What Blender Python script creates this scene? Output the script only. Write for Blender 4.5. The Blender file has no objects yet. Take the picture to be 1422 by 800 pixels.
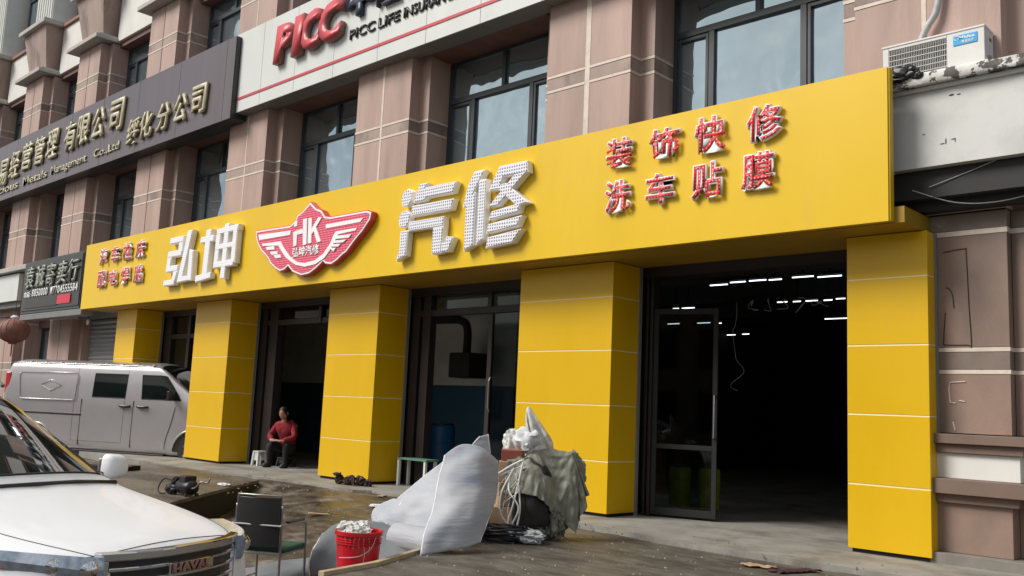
import bpy, bmesh, math, random
from mathutils import Vector, Matrix, noise
random.seed(7)
R = math.radians
SC = bpy.context.scene
COL = SC.collection
# ------------------------------------------------------------------ camera
yaw, pit, rol, FPX = R(-43.89), R(7.654), R(2.565), 1286.7
F = Vector((math.sin(yaw)*math.cos(pit), math.cos(yaw)*math.cos(pit), math.sin(pit)))
r0 = Vector((math.cos(yaw), -math.sin(yaw), 0)); u0 = r0.cross(F)
rr = r0*math.cos(rol) + u0*math.sin(rol); uu = -r0*math.sin(rol) + u0*math.cos(rol)
cam = bpy.data.cameras.new('camera'); cam.sensor_width = 36; cam.lens = FPX/1422*36
cam.clip_start = .05; cam.clip_end = 1500
camo = bpy.data.objects.new('camera', cam); COL.objects.link(camo)
m = Matrix((rr, uu, -F)).transposed().to_4x4(); m.translation = (0, 0, 1.2)
camo.matrix_world = m; SC.camera = camo
# ------------------------------------------------------------------ world and sun
SUN_DIR = Vector((.44, .66, -.74)).normalized()          # the way the light travels
el = math.asin(-SUN_DIR.z); az = math.atan2(-SUN_DIR.x, -SUN_DIR.y)
W = bpy.data.worlds.new('World'); SC.world = W; W.use_nodes = True
nt = W.node_tree; nt.nodes.clear()
out = nt.nodes.new('ShaderNodeOutputWorld'); bg = nt.nodes.new('ShaderNodeBackground')
sky = nt.nodes.new('ShaderNodeTexSky'); sky.sky_type = 'NISHITA'; sky.sun_disc = False
sky.sun_elevation = el; sky.sun_rotation = az; sky.air_density = 1.2; sky.dust_density = 3.0
tc = nt.nodes.new('ShaderNodeTexCoord')
cl = nt.nodes.new('ShaderNodeTexNoise'); cl.inputs['Scale'].default_value = 4.2; cl.inputs['Detail'].default_value = 7; cl.inputs['Roughness'].default_value = .58
cr = nt.nodes.new('ShaderNodeValToRGB'); cr.color_ramp.elements[0].position = .34; cr.color_ramp.elements[1].position = .60
cc = nt.nodes.new('ShaderNodeValToRGB'); cc.color_ramp.elements[0].position = .40; cc.color_ramp.elements[1].position = .66
cc.color_ramp.elements[0].color = (4.2, 4.8, 5.6, 1); cc.color_ramp.elements[1].color = (14, 13.6, 13.0, 1)
mx = nt.nodes.new('ShaderNodeMix'); mx.data_type = 'RGBA'
L = nt.links.new
L(tc.outputs['Generated'], cl.inputs['Vector']); L(cl.outputs['Fac'], cr.inputs['Fac']); L(cl.outputs['Fac'], cc.inputs['Fac'])
L(cr.outputs['Color'], mx.inputs['Factor']); L(sky.outputs['Color'], mx.inputs[6]); L(cc.outputs['Color'], mx.inputs[7])
L(mx.outputs[2], bg.inputs['Color']); bg.inputs['Strength'].default_value = .072
L(bg.outputs['Background'], out.inputs['Surface'])
sl = bpy.data.lights.new('sun', 'SUN'); sl.energy = 3.2; sl.angle = R(26); sl.color = (1, .96, .9)
so = bpy.data.objects.new('sun', sl); COL.objects.link(so); so.rotation_euler = SUN_DIR.to_track_quat('-Z', 'Y').to_euler()
so.location = (-10, -5, 20)
SC.view_settings.view_transform = 'Standard'; SC.view_settings.look = 'None'
SC.view_settings.exposure = 0.18; SC.view_settings.gamma = 1
SC.render.engine = 'CYCLES'
# ------------------------------------------------------------------ helpers
def tag(o, label=None, cat=None, group=None, kind=None):
    if label: o['label'] = label
    if cat: o['category'] = cat
    if group: o['group'] = group
    if kind: o['kind'] = kind
    return o
def empty(name, loc=(0, 0, 0), rz=0, parent=None):
    o = bpy.data.objects.new(name, None); COL.objects.link(o); o.location = loc; o.rotation_euler = (0, 0, rz)
    if parent: o.parent = parent
    return o
BASE = {}
def root(name, base=(0, 0, 0)):             # an Empty at the thing's base; its parts are written in world coordinates
    o = empty(name, base); BASE[o.name] = Matrix.Translation(Vector(base)); return o
def setp(o, parent):
    if parent:
        o.parent = parent
        if parent.name in BASE: o.matrix_parent_inverse = BASE[parent.name].inverted()
class MB:
    def __init__(s): s.v = []; s.f = []
    def add(s, vs, fs):
        n = len(s.v); s.v += [tuple(p) for p in vs]; s.f += [tuple(i+n for i in q) for q in fs]; return s
    def box(s, x0, x1, y0, y1, z0, z1):
        return s.add([(x0,y0,z0),(x1,y0,z0),(x1,y1,z0),(x0,y1,z0),(x0,y0,z1),(x1,y0,z1),(x1,y1,z1),(x0,y1,z1)],
                     [(0,3,2,1),(4,5,6,7),(0,1,5,4),(1,2,6,5),(2,3,7,6),(3,0,4,7)])
    def prism_xz(s, pts, y0, y1):           # outline in x,z pulled from y0 (front) to y1
        n = len(pts)
        return s.add([(x,y0,z) for x,z in pts]+[(x,y1,z) for x,z in pts],
                     [tuple(range(n)), tuple(range(2*n-1,n-1,-1))]+[(i,i+n,(i+1)%n+n,(i+1)%n) for i in range(n)])
    def prism_xy(s, pts, z0, z1):
        n = len(pts)
        return s.add([(x,y,z0) for x,y in pts]+[(x,y,z1) for x,y in pts],
                     [tuple(range(n-1,-1,-1)), tuple(range(n,2*n))]+[(i,(i+1)%n,(i+1)%n+n,i+n) for i in range(n)])
    def tube(s, path, r, n=8, cap=True):
        path = [Vector(p) for p in path]; rs = r if isinstance(r, (list, tuple)) else [r]*len(path)
        up = Vector((0, 0, 1)); rings = []
        for i, p in enumerate(path):
            d = (path[min(i+1, len(path)-1)]-path[max(i-1, 0)]).normalized()
            if abs(d.dot(up)) > .95: up = Vector((1, 0, 0)) if abs(d.x) < .9 else Vector((0, 1, 0))
            a = d.cross(up).normalized(); b = a.cross(d).normalized(); up = b
            rings.append([p+(a*math.cos(2*math.pi*k/n)+b*math.sin(2*math.pi*k/n))*rs[i] for k in range(n)])
        vs = [q for g in rings for q in g]; fs = []
        for i in range(len(path)-1):
            for k in range(n): fs.append((i*n+k, i*n+(k+1)%n, (i+1)*n+(k+1)%n, (i+1)*n+k))
        if cap: fs.append(tuple(range(n-1, -1, -1))); fs.append(tuple((len(path)-1)*n+k for k in range(n)))
        return s.add(vs, fs)
    def lathe(s, prof, cx=0, cy=0, n=24, axis='z', cz=0):
        vs = []; fs = []
        for r_, h in prof:
            for k in range(n):
                a = 2*math.pi*k/n; c, t = math.cos(a)*r_, math.sin(a)*r_
                vs.append((cx+c, cy+t, cz+h) if axis == 'z' else ((cx+c, cy+h, cz+t) if axis == 'y' else (cx+h, cy+c, cz+t)))
        for i in range(len(prof)-1):
            for k in range(n): fs.append((i*n+k, i*n+(k+1)%n, (i+1)*n+(k+1)%n, (i+1)*n+k))
        fs.append(tuple(range(n-1, -1, -1))); fs.append(tuple((len(prof)-1)*n+k for k in range(n)))
        return s.add(vs, fs)
    def build(s, name, mat, parent=None, smooth=False, bevel=0, recalc=True, loc=None):
        me = bpy.data.meshes.new(name); me.from_pydata(s.v, [], s.f)
        if recalc:
            b = bmesh.new(); b.from_mesh(me); bmesh.ops.recalc_face_normals(b, faces=b.faces); b.to_mesh(me); b.free()
        me.materials.append(mat)
        o = bpy.data.objects.new(name, me); COL.objects.link(o)
        setp(o, parent)
        if smooth:
            for p in me.polygons: p.use_smooth = True
            if smooth == 'auto': 
                try: me.set_sharp_from_angle(angle=R(38))
                except Exception: pass
        if bevel:
            md = o.modifiers.new('b', 'BEVEL'); md.width = bevel; md.segments = 2; md.limit_method = 'ANGLE'
        if loc: o.location = loc
        return o
def bx(name, mat, parent, *d, **k): return MB().box(*d).build(name, mat, parent, **k)
def smoothpath(pts, k=6):
    P = [Vector(p) for p in pts]; o = []
    for i in range(len(P)-1):
        a = P[max(i-1, 0)]; b = P[i]; c = P[i+1]; d = P[min(i+2, len(P)-1)]
        for j in range(k):
            t = j/k; o.append(.5*((2*b)+(c-a)*t+(2*a-5*b+4*c-d)*t*t+(3*b-a-3*c+d)*t**3))
    o.append(P[-1]); return o
def share(o, parent, loc=None, rz=None):    # a copy that shares mesh data
    c = o.copy(); COL.objects.link(c); c.parent = parent
    if loc is not None: c.location = loc
    if rz is not None: c.rotation_euler.z = rz
    return c
# ------------------------------------------------------------------ materials
def mat(name, col, rough=.6, metal=0, var=.12, vscale=3, bump=0, bscale=40, col2=None, c2scale=2, c2pos=(.5, .6), spec=.5, stretch=None, coat=0, alpha=1, rv=0):
    m = bpy.data.materials.new(name); m.use_nodes = True; t = m.node_tree; p = t.nodes['Principled BSDF']; N = t.nodes.new; K = t.links.new
    tcn = N('ShaderNodeNewGeometry'); vec = tcn.outputs['Position']
    if stretch:
        mp = N('ShaderNodeMapping'); mp.inputs['Scale'].default_value = stretch; K(vec, mp.inputs['Vector']); vec = mp.outputs['Vector']
    n1 = N('ShaderNodeTexNoise'); n1.inputs['Scale'].default_value = vscale; n1.inputs['Detail'].default_value = 6; n1.inputs['Roughness'].default_value = .6; K(vec, n1.inputs['Vector'])
    mr = N('ShaderNodeMapRange'); mr.inputs[1].default_value = .25; mr.inputs[2].default_value = .75; mr.inputs[3].default_value = 1-var; mr.inputs[4].default_value = 1+var; K(n1.outputs['Fac'], mr.inputs[0])
    base = N('ShaderNodeRGB'); base.outputs[0].default_value = (*col, 1); src = base.outputs[0]
    if col2:
        n2 = N('ShaderNodeTexNoise'); n2.inputs['Scale'].default_value = c2scale; n2.inputs['Detail'].default_value = 8; n2.inputs['Roughness'].default_value = .65; K(vec, n2.inputs['Vector'])
        rp = N('ShaderNodeValToRGB'); rp.color_ramp.elements[0].position = c2pos[0]; rp.color_ramp.elements[1].position = c2pos[1]; K(n2.outputs['Fac'], rp.inputs['Fac'])
        mc = N('ShaderNodeMix'); mc.data_type = 'RGBA'; K(rp.outputs['Color'], mc.inputs['Factor']); K(src, mc.inputs[6]); mc.inputs[7].default_value = (*col2, 1); src = mc.outputs[2]
    mul = N('ShaderNodeVectorMath'); mul.operation = 'SCALE'; K(src, mul.inputs[0]); K(mr.outputs[0], mul.inputs['Scale']); K(mul.outputs[0], p.inputs['Base Color'])
    p.inputs['Roughness'].default_value = rough; p.inputs['Metallic'].default_value = metal
    if rv:
        m3 = N('ShaderNodeMapRange'); m3.inputs[1].default_value = .3; m3.inputs[2].default_value = .7; m3.inputs[3].default_value = max(.02, rough-rv); m3.inputs[4].default_value = min(1, rough+rv); K(n1.outputs['Fac'], m3.inputs[0]); K(m3.outputs[0], p.inputs['Roughness'])
    p.inputs['Specular IOR Level'].default_value = spec
    if coat: p.inputs['Coat Weight'].default_value = coat; p.inputs['Coat Roughness'].default_value = .04
    if alpha < 1: p.inputs['Alpha'].default_value = alpha
    if bump:
        nb = N('ShaderNodeTexNoise'); nb.inputs['Scale'].default_value = bscale; nb.inputs['Detail'].default_value = 5; K(vec, nb.inputs['Vector'])
        b = N('ShaderNodeBump'); b.inputs['Strength'].default_value = bump; b.inputs['Distance'].default_value = .01; K(nb.outputs['Fac'], b.inputs['Height']); K(b.outputs[0], p.inputs['Normal'])
    return m
def led(name, c1, c2, n=22., lo=.28, hi=.33):   # letter face pressed into a grid of small lamps
    m = bpy.data.materials.new(name); m.use_nodes = True; t = m.node_tree; p = t.nodes['Principled BSDF']; N = t.nodes.new; K = t.links.new
    tcn = N('ShaderNodeNewGeometry'); mp = N('ShaderNodeMapping'); mp.inputs['Scale'].default_value = (n, 0, n); K(tcn.outputs['Position'], mp.inputs['Vector'])
    fr = N('ShaderNodeVectorMath'); fr.operation = 'FRACTION'; K(mp.outputs[0], fr.inputs[0])
    su = N('ShaderNodeVectorMath'); su.operation = 'DISTANCE'; K(fr.outputs[0], su.inputs[0]); su.inputs[1].default_value = (.5, 0, .5)
    rp = N('ShaderNodeMapRange'); rp.inputs[1].default_value = lo; rp.inputs[2].default_value = hi; K(su.outputs['Value'], rp.inputs[0])
    mc = N('ShaderNodeMix'); mc.data_type = 'RGBA'; K(rp.outputs[0], mc.inputs['Factor']); mc.inputs[6].default_value = (*c2, 1); mc.inputs[7].default_value = (*c1, 1)
    K(mc.outputs[2], p.inputs['Base Color']); p.inputs['Roughness'].default_value = .4
    return m
def glassmat(name, col, metal=.85, rough=.03, wav=.02):
    m = mat(name, col, rough, metal, var=.05, vscale=1.2); t = m.node_tree; p = t.nodes['Principled BSDF']
    tcn = t.nodes.new('ShaderNodeNewGeometry'); nb = t.nodes.new('ShaderNodeTexNoise'); nb.inputs['Scale'].default_value = 1.6; nb.inputs['Detail'].default_value = 1
    b = t.nodes.new('ShaderNodeBump'); b.inputs['Strength'].default_value = 1; b.inputs['Distance'].default_value = wav
    t.links.new(tcn.outputs['Position'], nb.inputs['Vector']); t.links.new(nb.outputs['Fac'], b.inputs['Height']); t.links.new(b.outputs[0], p.inputs['Normal']); return m
def clearglass(name, tint=(.8, .85, .85)):
    m = bpy.data.materials.new(name); m.use_nodes = True; t = m.node_tree; t.nodes.clear(); N = t.nodes.new
    o = N('ShaderNodeOutputMaterial'); tr = N('ShaderNodeBsdfTransparent'); tr.inputs[0].default_value = (*tint, 1); g = N('ShaderNodeBsdfGlossy'); g.inputs['Roughness'].default_value = .03
    fz = N('ShaderNodeFresnel'); fz.inputs[0].default_value = 1.3; x = N('ShaderNodeMixShader')
    t.links.new(fz.outputs[0], x.inputs[0]); t.links.new(tr.outputs[0], x.inputs[1]); t.links.new(g.outputs[0], x.inputs[2]); t.links.new(x.outputs[0], o.inputs[0]); return m
M = dict(
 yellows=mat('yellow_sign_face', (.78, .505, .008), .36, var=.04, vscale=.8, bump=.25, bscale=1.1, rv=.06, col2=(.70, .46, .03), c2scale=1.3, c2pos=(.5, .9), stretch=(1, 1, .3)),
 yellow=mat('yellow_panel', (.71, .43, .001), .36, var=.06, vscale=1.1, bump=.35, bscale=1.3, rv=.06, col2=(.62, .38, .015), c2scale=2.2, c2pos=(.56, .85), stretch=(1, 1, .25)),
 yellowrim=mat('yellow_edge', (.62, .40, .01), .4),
 soffity=mat('fascia_underside_shaded', (.34, .20, .012), .5, var=.08),  # darker copy of the sign yellow; shade under the fascia put into the colour
 seam=mat('seam_cream', (.80, .72, .45), .5),
 stone=mat('facade_stone', (.45, .318, .270), .62, var=.18, vscale=1.1, bump=.3, bscale=70, col2=(.36, .25, .21), c2scale=2.6, c2pos=(.46, .72), stretch=(1.2, 1.2, .16)),
 stone2=mat('facade_stone_grey', (.37, .275, .235), .62, var=.2, vscale=2, bump=.15, bscale=90, col2=(.23, .175, .15), c2scale=1.4, stretch=(1, 1, .4)),
 stonel=mat('sooty_lower_stone', (.275, .185, .143), .65, var=.22, vscale=1.6, bump=.2, bscale=80, col2=(.20, .15, .125), c2scale=1.3, c2pos=(.45, .7), stretch=(1, 1, .6)), stonel2=mat('sooty_lower_band_stone', (.205, .158, .130), .65, var=.25, vscale=3, col2=(.28, .25, .23), c2scale=3, c2pos=(.6, .7)),
 cream=mat('cream_band', (.66, .57, .48), .6, var=.12, vscale=9, col2=(.42, .33, .27), c2scale=14, c2pos=(.6, .75)),
 soffit=mat('soffit_brown', (.17, .085, .07), .6, var=.2),
 white=mat('white_paint_wall', (.70, .69, .65), .6, var=.08, vscale=2, col2=(.5, .48, .44), c2scale=2.2, c2pos=(.6, .8), stretch=(1, 1, .5)),
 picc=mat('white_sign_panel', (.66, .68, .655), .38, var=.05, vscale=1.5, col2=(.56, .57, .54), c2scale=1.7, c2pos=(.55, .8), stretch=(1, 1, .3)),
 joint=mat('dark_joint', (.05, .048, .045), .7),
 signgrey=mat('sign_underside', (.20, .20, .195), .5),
 redp=mat('red_sign_paint', (.55, .06, .075), .4, var=.05),
 reddark=mat('red_sign_side', (.25, .14, .12), .5),
 navy=mat('navy_letter', (.035, .045, .075), .4), blackl=mat('black_letter', (.03, .03, .03), .4),
 bronze=mat('brown_grey_sign', (.128, .110, .122), .33, var=.1, vscale=1.2, stretch=(3, 1, .2)),
 gold=mat('gold_letter', (.55, .47, .28), .35, metal=.4, var=.2, vscale=6), goldface=mat('pale_gold_letter_face', (.50, .46, .33), .4, var=.25, vscale=9),
 blacks=mat('black_sign', (.025, .027, .025), .35, var=.25, vscale=3), silverl=mat('grey_letter', (.30, .32, .27), .4, var=.3, vscale=8), whitel=mat('white_letter', (.75, .75, .75), .5),
 ledred=led('led_red_matrix', (.5, .01, .03), (.9, .05, .1), 30),
 frame=mat('window_frame', (.042, .050, .058), .4, var=.1), glass=glassmat('window_glass', (.42, .53, .58), wav=.03),
 dframe=mat('door_frame', (.024, .019, .021), .45, var=.2), dglass=clearglass('door_glass', (.55, .60, .62)),
 ledw2=led('led_white_face_bright', (.90, .90, .92), (.45, .45, .55), 26, .12, .26), ledw=led('led_white_face', (.84, .84, .87), (.20, .20, .30), 23, .25, .36), ledr=led('led_red_face', (.72, .03, .035), (.80, .55, .55), 24, .12, .26),
 lpink=led('led_emblem_face', (.66, .03, .10), (.85, .45, .50), 26, .2, .3),
 lside=mat('letter_side', (.84, .83, .82), .4), wface=mat('white_face', (.88, .87, .87), .4),
 shutter=mat('shutter_steel', (.36, .38, .39), .45, metal=.3, var=.1, stretch=(1, 1, 5)),
 conc=mat('apron_concrete', (.27, .258, .228), .8, var=.25, vscale=2.5, bump=.25, bscale=60, col2=(.15, .13, .10), c2scale=1.3, c2pos=(.48, .68)),
 mud=mat('muddy_ground', (.062, .048, .034), .42, var=.6, vscale=3.2, bump=1., bscale=16, col2=(.22, .20, .17), c2scale=2.2, c2pos=(.48, .74), stretch=(.7, 1.3, 1), rv=.25),
 slab=mat('slab_top', (.108, .098, .078), .6, var=.45, vscale=6, bump=.8, bscale=22, col2=(.055, .042, .038), c2scale=2.1, c2pos=(.46, .66), stretch=(.6, 1.3, 1), rv=.15),
 slabl=mat('old_slab_top', (.155, .13, .10), .5, var=.35, vscale=2.4, bump=.5, bscale=25, col2=(.06, .05, .042), c2scale=.9, c2pos=(.42, .6), stretch=(.5, 1.6, 1), rv=.2),
 asphalt=mat('asphalt', (.06, .057, .052), .8, var=.25, vscale=5, bump=.4, bscale=80),
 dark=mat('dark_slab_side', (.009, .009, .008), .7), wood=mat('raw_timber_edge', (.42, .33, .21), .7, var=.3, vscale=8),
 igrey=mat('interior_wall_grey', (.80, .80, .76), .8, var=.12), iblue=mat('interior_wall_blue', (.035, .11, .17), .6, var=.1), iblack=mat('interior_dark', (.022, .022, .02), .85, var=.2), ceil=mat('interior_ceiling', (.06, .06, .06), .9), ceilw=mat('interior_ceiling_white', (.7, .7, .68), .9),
 black=mat('black_plastic', (.018, .018, .02), .4, var=.2), rubber=mat('rubber', (.018, .018, .018), .75), chrome=mat('chrome', (.62, .62, .63), .14, metal=1, var=.04), steel=mat('grey_steel_tube', (.30, .30, .28), .35, metal=.7, var=.2),
 carw=mat('white_car_paint', (.83, .84, .85), .42, var=.015, coat=.28), carglass=mat('car_glass', (.012, .016, .016), .03, var=.1, spec=.9, coat=.6),
 van=mat('silver_van_paint', (.53, .505, .515), .27, metal=.55, var=.06, vscale=2, coat=.5), vanglass=mat('van_glass', (.006, .010, .010), .04, spec=.35),
 lamp=mat('headlamp_lens', (.36, .42, .50), .08, metal=.35, var=.45, vscale=14, coat=1), amber=mat('amber_lens', (.5, .2, .16), .15, coat=1), tail=mat('rear_lamp', (.55, .05, .05), .2, coat=1),
 foam=mat('grey_foam', (.40, .41, .44), .7, var=.12, vscale=3, bump=.9, bscale=5, col2=(.22, .27, .34), c2scale=1.5, c2pos=(.50, .74), stretch=(.8, .8, 5)), foamd=mat('dark_foam', (.15, .16, .17), .75, var=.15, bump=.3, bscale=20), foame=mat('foam_edge', (.74, .75, .76), .6),
 bucket=mat('red_bucket', (.52, .012, .022), .32, var=.12, col2=(.72, .55, .55), c2scale=9, c2pos=(.70, .76), stretch=(1, 1, .35)), rub=mat('white_rubble', (.60, .60, .57), .8, var=.3, vscale=20, bump=.5),
 green=mat('green_seat', (.012, .075, .045), .6, var=.3), card=mat('cardboard', (.42, .28, .17), .8, var=.15), redbox=mat('red_brown_box', (.25, .07, .05), .6),
 bag=mat('clear_plastic_bag', (.74, .75, .72), .28, var=.4, vscale=9, col2=(.42, .43, .41), c2scale=7, c2pos=(.42, .62), spec=.8, alpha=.82), tarp=mat('grey_green_tarpaulin', (.21, .21, .165), .62, var=.35, vscale=5, bump=.4, bscale=12),
 blackbag=mat('black_sack', (.022, .018, .018), .8, var=.3), strap=mat('white_strap', (.72, .71, .68), .6), cable=mat('black_cable', (.015, .015, .017), .38), scrap=mat('white_scrap', (.62, .63, .65), .5, var=.3),
 skin=mat('skin', (.42, .22, .15), .5, var=.08), hair=mat('black_hair', (.012, .01, .01), .6), jred=mat('red_jacket', (.24, .012, .022), .85, var=.45, vscale=11, bump=1., bscale=16), jgrey=mat('grey_yoke', (.15, .15, .17), .8), trouser=mat('dark_trousers', (.016, .018, .022), .85), shoe=mat('shoe', (.03, .03, .03), .6),
 stool=mat('white_plastic', (.66, .67, .66), .45), ac=mat('ac_white', (.66, .655, .63), .4, var=.05), acside=mat('ac_side', (.50, .51, .53), .45), acin=mat('ac_inside', (.12, .125, .12), .6), blue=mat('logo_blue', (.02, .36, .72), .4, var=.02), wl=mat('logo_white', (.9, .9, .9), .4, var=0),
 canopy=mat('canopy_white', (.63, .635, .61), .6, var=.05, vscale=2.2, col2=(.50, .50, .48), c2scale=1.6, c2pos=(.5, .75)), capm=mat('peeling_cap', (.66, .65, .62), .75, var=.1, vscale=8, bump=.6, bscale=26, col2=(.10, .095, .085), c2scale=5.0, c2pos=(.525, .545)), beam=mat('dark_beam', (.03, .028, .028), .7, var=.2),
 lantern=mat('faded_lantern', (.25, .12, .09), .7, var=.3, vscale=5), pipe=mat('pipe_wrap', (.42, .42, .42), .5, var=.2, vscale=20), drumb=mat('blue_drum', (.01, .09, .22), .4), drumy=mat('yellow_green_drum', (.36, .42, .02), .45), table=mat('green_table', (.10, .22, .17), .5), mach=mat('oily_metal', (.02, .02, .023), .4, metal=.5, var=.4, vscale=12), rust=mat('oily_brown_metal', (.05, .03, .025), .5, metal=.3, var=.4, vscale=15),
 flute_w=mat('white_fluting', (.62, .63, .60), .6, var=.08), flute_b=mat('beige_fluting', (.36, .31, .26), .65, var=.1), ledge=mat('cornice_grey', (.42, .40, .37), .65, var=.15, vscale=5), terr=mat('terracotta_ledge', (.30, .15, .10), .7), marker=mat('marker_ink', (.02, .015, .013), .7), chalk=mat('chalk_mark', (.55, .48, .43), .8),
 rag=mat('maroon_cloth', (.06, .015, .025), .8, var=.3), grit=mat('grit', (.22, .20, .17), .85, var=.6, vscale=30), plinth=mat('grey_plinth', (.21, .19, .165), .75, var=.2, vscale=5), ledgeb=mat('brown_ledge', (.188, .126, .098), .65, var=.15))
tube = bpy.data.materials.new('lit_tube'); tube.use_nodes = True
tp = tube.node_tree.nodes['Principled BSDF']; tp.inputs['Emission Color'].default_value = (.9, .97, 1, 1); tp.inputs['Emission Strength'].default_value = 2.0; tp.inputs['Base Color'].default_value = (.8, .8, .8, 1); M['tube'] = tube
# ================================================================== GROUND
def lerp(a, b, t): return a+(b-a)*t
def clamp(x, a=0., b=1.): return max(a, min(b, x))
EDGE = [(-5.80, 4.15), (-5.94, 4.76), (-6.55, 6.10), (-6.98, 7.30), (-7.10, 8.30)]   # left edge of the near slab
def edge_x(y):
    for (a, b), (c, d) in zip(EDGE, EDGE[1:]):
        if y <= d: return lerp(a, c, clamp((y-b)/(d-b), -3, 1))
    return EDGE[-1][0]
def ground_z(x, y):
    s = clamp((8.35-y)/3.6)                       # falls from the apron to the street
    z = -.035-.465*s*s*(3-2*s)
    if x < -10.5: z -= .16*clamp((8.2-y)/1.0)*clamp((-10.5-x)/1.5)*clamp((y-3.5)/2)*clamp((x+14)/1.0)
    if x < -14: z = lerp(z, -.13, clamp((-14-x)/2.)*clamp((y-5.2)/1.5))
    ex = edge_x(y)
    if x > ex-.05: z = min(z, -.20) if y < 8.0 else min(z, -.06)
    if -7.2 < x < -5.4 and y < 5.8: z += .12*clamp((x+7.2)/.6)*clamp((5.8-y)/.4)*clamp((y-3.6)/.5)
    z += .020*noise.noise((x*1.7, y*2.3, 0))+.009*noise.noise((x*6, y*7, 3))
    return z
vs = []; fs = []; NX, NY = 300, 105
for j in range(NY+1):
    for i in range(NX+1):
        x = lerp(-32, 3, i/NX); y = lerp(-1.5, 8.75, j/NY); vs.append((x, y, ground_z(x, y)))
for j in range(NY):
    for i in range(NX): a = j*(NX+1)+i; fs.append((a, a+1, a+NX+2, a+NX+1))
g = MB().add(vs, fs).build('muddy_ground', M['mud'], smooth=True); tag(g, kind='structure')
g = MB().box(-900, 900, -900, 900, -1.2, -.62).build('road', M['asphalt']); tag(g, kind='structure')
# concrete apron in front of and inside the shop, uneven broken edge
pts = []
x = -24.2
while x < -1.0:
    pts.append((x, 8.36-.05*(x < -7)*1+(.30 if -11 < x < -7.2 else 0)*.6+.07*noise.noise((x*1.3, 0, 5))+.03*noise.noise((x*6, 0, 5))-(.30 if x > -6.5 else 0)*clamp((x+6.5)/1.)-(.25 if x < -13 else 0)*clamp((-13-x)/2))); x += .22
mb = MB(); mb.prism_xy(pts+[(-1, 25), (-24.2, 25)], -.3, 0.0)
ap = mb.build('concrete_apron', M['conc']); tag(ap, kind='structure')
# near slab: brown covered paving whose left edge has a raw timber strip
sl = [(x_, y_) for x_, y_ in EDGE]
sb = MB().prism_xy([(EDGE[0][0]+.3, 2.6)]+[(-1.2, 2.6), (-1.2, 7.94), (-4, 7.98), (-5.2, 8.02), (-6.2, 8.08), (-7.05, 8.2)]+[(a, b) for a, b in reversed(EDGE[:-1])], -.20, -.045).build('pavement', M['slab'], bevel=.01); tag(sb, kind='structure')
mb = MB()
for (a, b), (c, d) in zip(EDGE[:3], EDGE[1:4]):
    d_ = Vector((c-a, d-b, 0)).normalized(); n_ = Vector((-d_.y, d_.x, 0))*.028
    mb.prism_xy([(a-n_.x, b-n_.y), (c-n_.x, d-n_.y), (c+n_.x, d+n_.y), (a+n_.x, b+n_.y)], -.12, -.012)
tag(mb.build('timber_batten', M['wood'], bevel=.004), 'long raw timber batten along the slab edge below the grey foam sheets', 'batten')
# left slab, top flush with the apron, dark open side
sp = [(-12.90, 7.95), (-12.35, 7.36), (-10.71, 5.60), (-9.2, 4.05), (-11, 3.4), (-15.2, 5.2), (-16.6, 7.2), (-16.2, 8.0)]
tag(MB().prism_xy(sp, -.05, -.004).build('pavement_slab', M['slabl'], bevel=.006), kind='structure')
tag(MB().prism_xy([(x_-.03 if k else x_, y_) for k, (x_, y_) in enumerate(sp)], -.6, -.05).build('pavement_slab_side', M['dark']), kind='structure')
# ================================================================== BUILDING
CX = [-3.29, -7.71, -12.17, -16.54, -20.85, -25.25, -29.3, -33.7]
B = empty('office_building'); tag(B, 'brown stone office block with stepped pilasters and cream bands behind the shop signs', 'building')
YF, YS, YW = 9.30, 9.52, 9.95
def half(side, w, z0, z1, e=0):
    pr = [(.94, YW+.3), (.94+e, YS-e), (.72+e, YS-e), (.72+e, YF-e), (w, YF-e), (w, YW+.3)]
    return MB().prism_xy([(side*a, b) for a, b in pr], z0, z1)
def pil_parts(segs, bands, parent, w, strip=None):
    """built once in coordinates relative to the pilaster's centre line"""
    o = []
    for z0, z1, mt in segs:
        for s in (-1, 1):
            o.append(half(s, w/2, z0+.004, z1-.004).build('stone_panel', M[mt], parent, bevel=.004))
    for z0, z1 in bands:
        for s in (-1, 1):
            o.append(half(s, w/2+.001, z0, z1, .006).build('band', M['cream'], parent, bevel=.003))
    o.append(bx('core', M['joint'], parent, -.70, .70, YF+.025, YW+.28, segs[0][0], segs[-1][1]))
    return o
def pilaster(cx, protos, strip, sw):
    e = empty('pilaster', (cx, 0, 0), parent=B)
    for p in protos: share(p, e)
    s = bx('centre_strip', M[strip], e, -sw/2, sw/2, YF-(.004 if sw > .05 else -.006), YF+.1, zlo, 10.5)
    return e
segs_up = [(3.31, 5.65, 'stone'), (5.69, 5.86, 'stone2'), (5.90, 9.41, 'stone'), (9.45, 9.64, 'stone2'), (9.68, 10.5, 'stone')]
bands_up = [(5.65, 5.69), (5.86, 5.90), (9.41, 9.45), (9.64, 9.68)]
segs_lo = [(.12, 1.75, 'stone'), (1.79, 1.96, 'stone2'), (2.0, 3.08, 'stone'), (3.13, 3.30, 'stone2')]
bands_lo = [(1.75, 1.79), (1.96, 2.0), (3.08, 3.13)]
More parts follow.
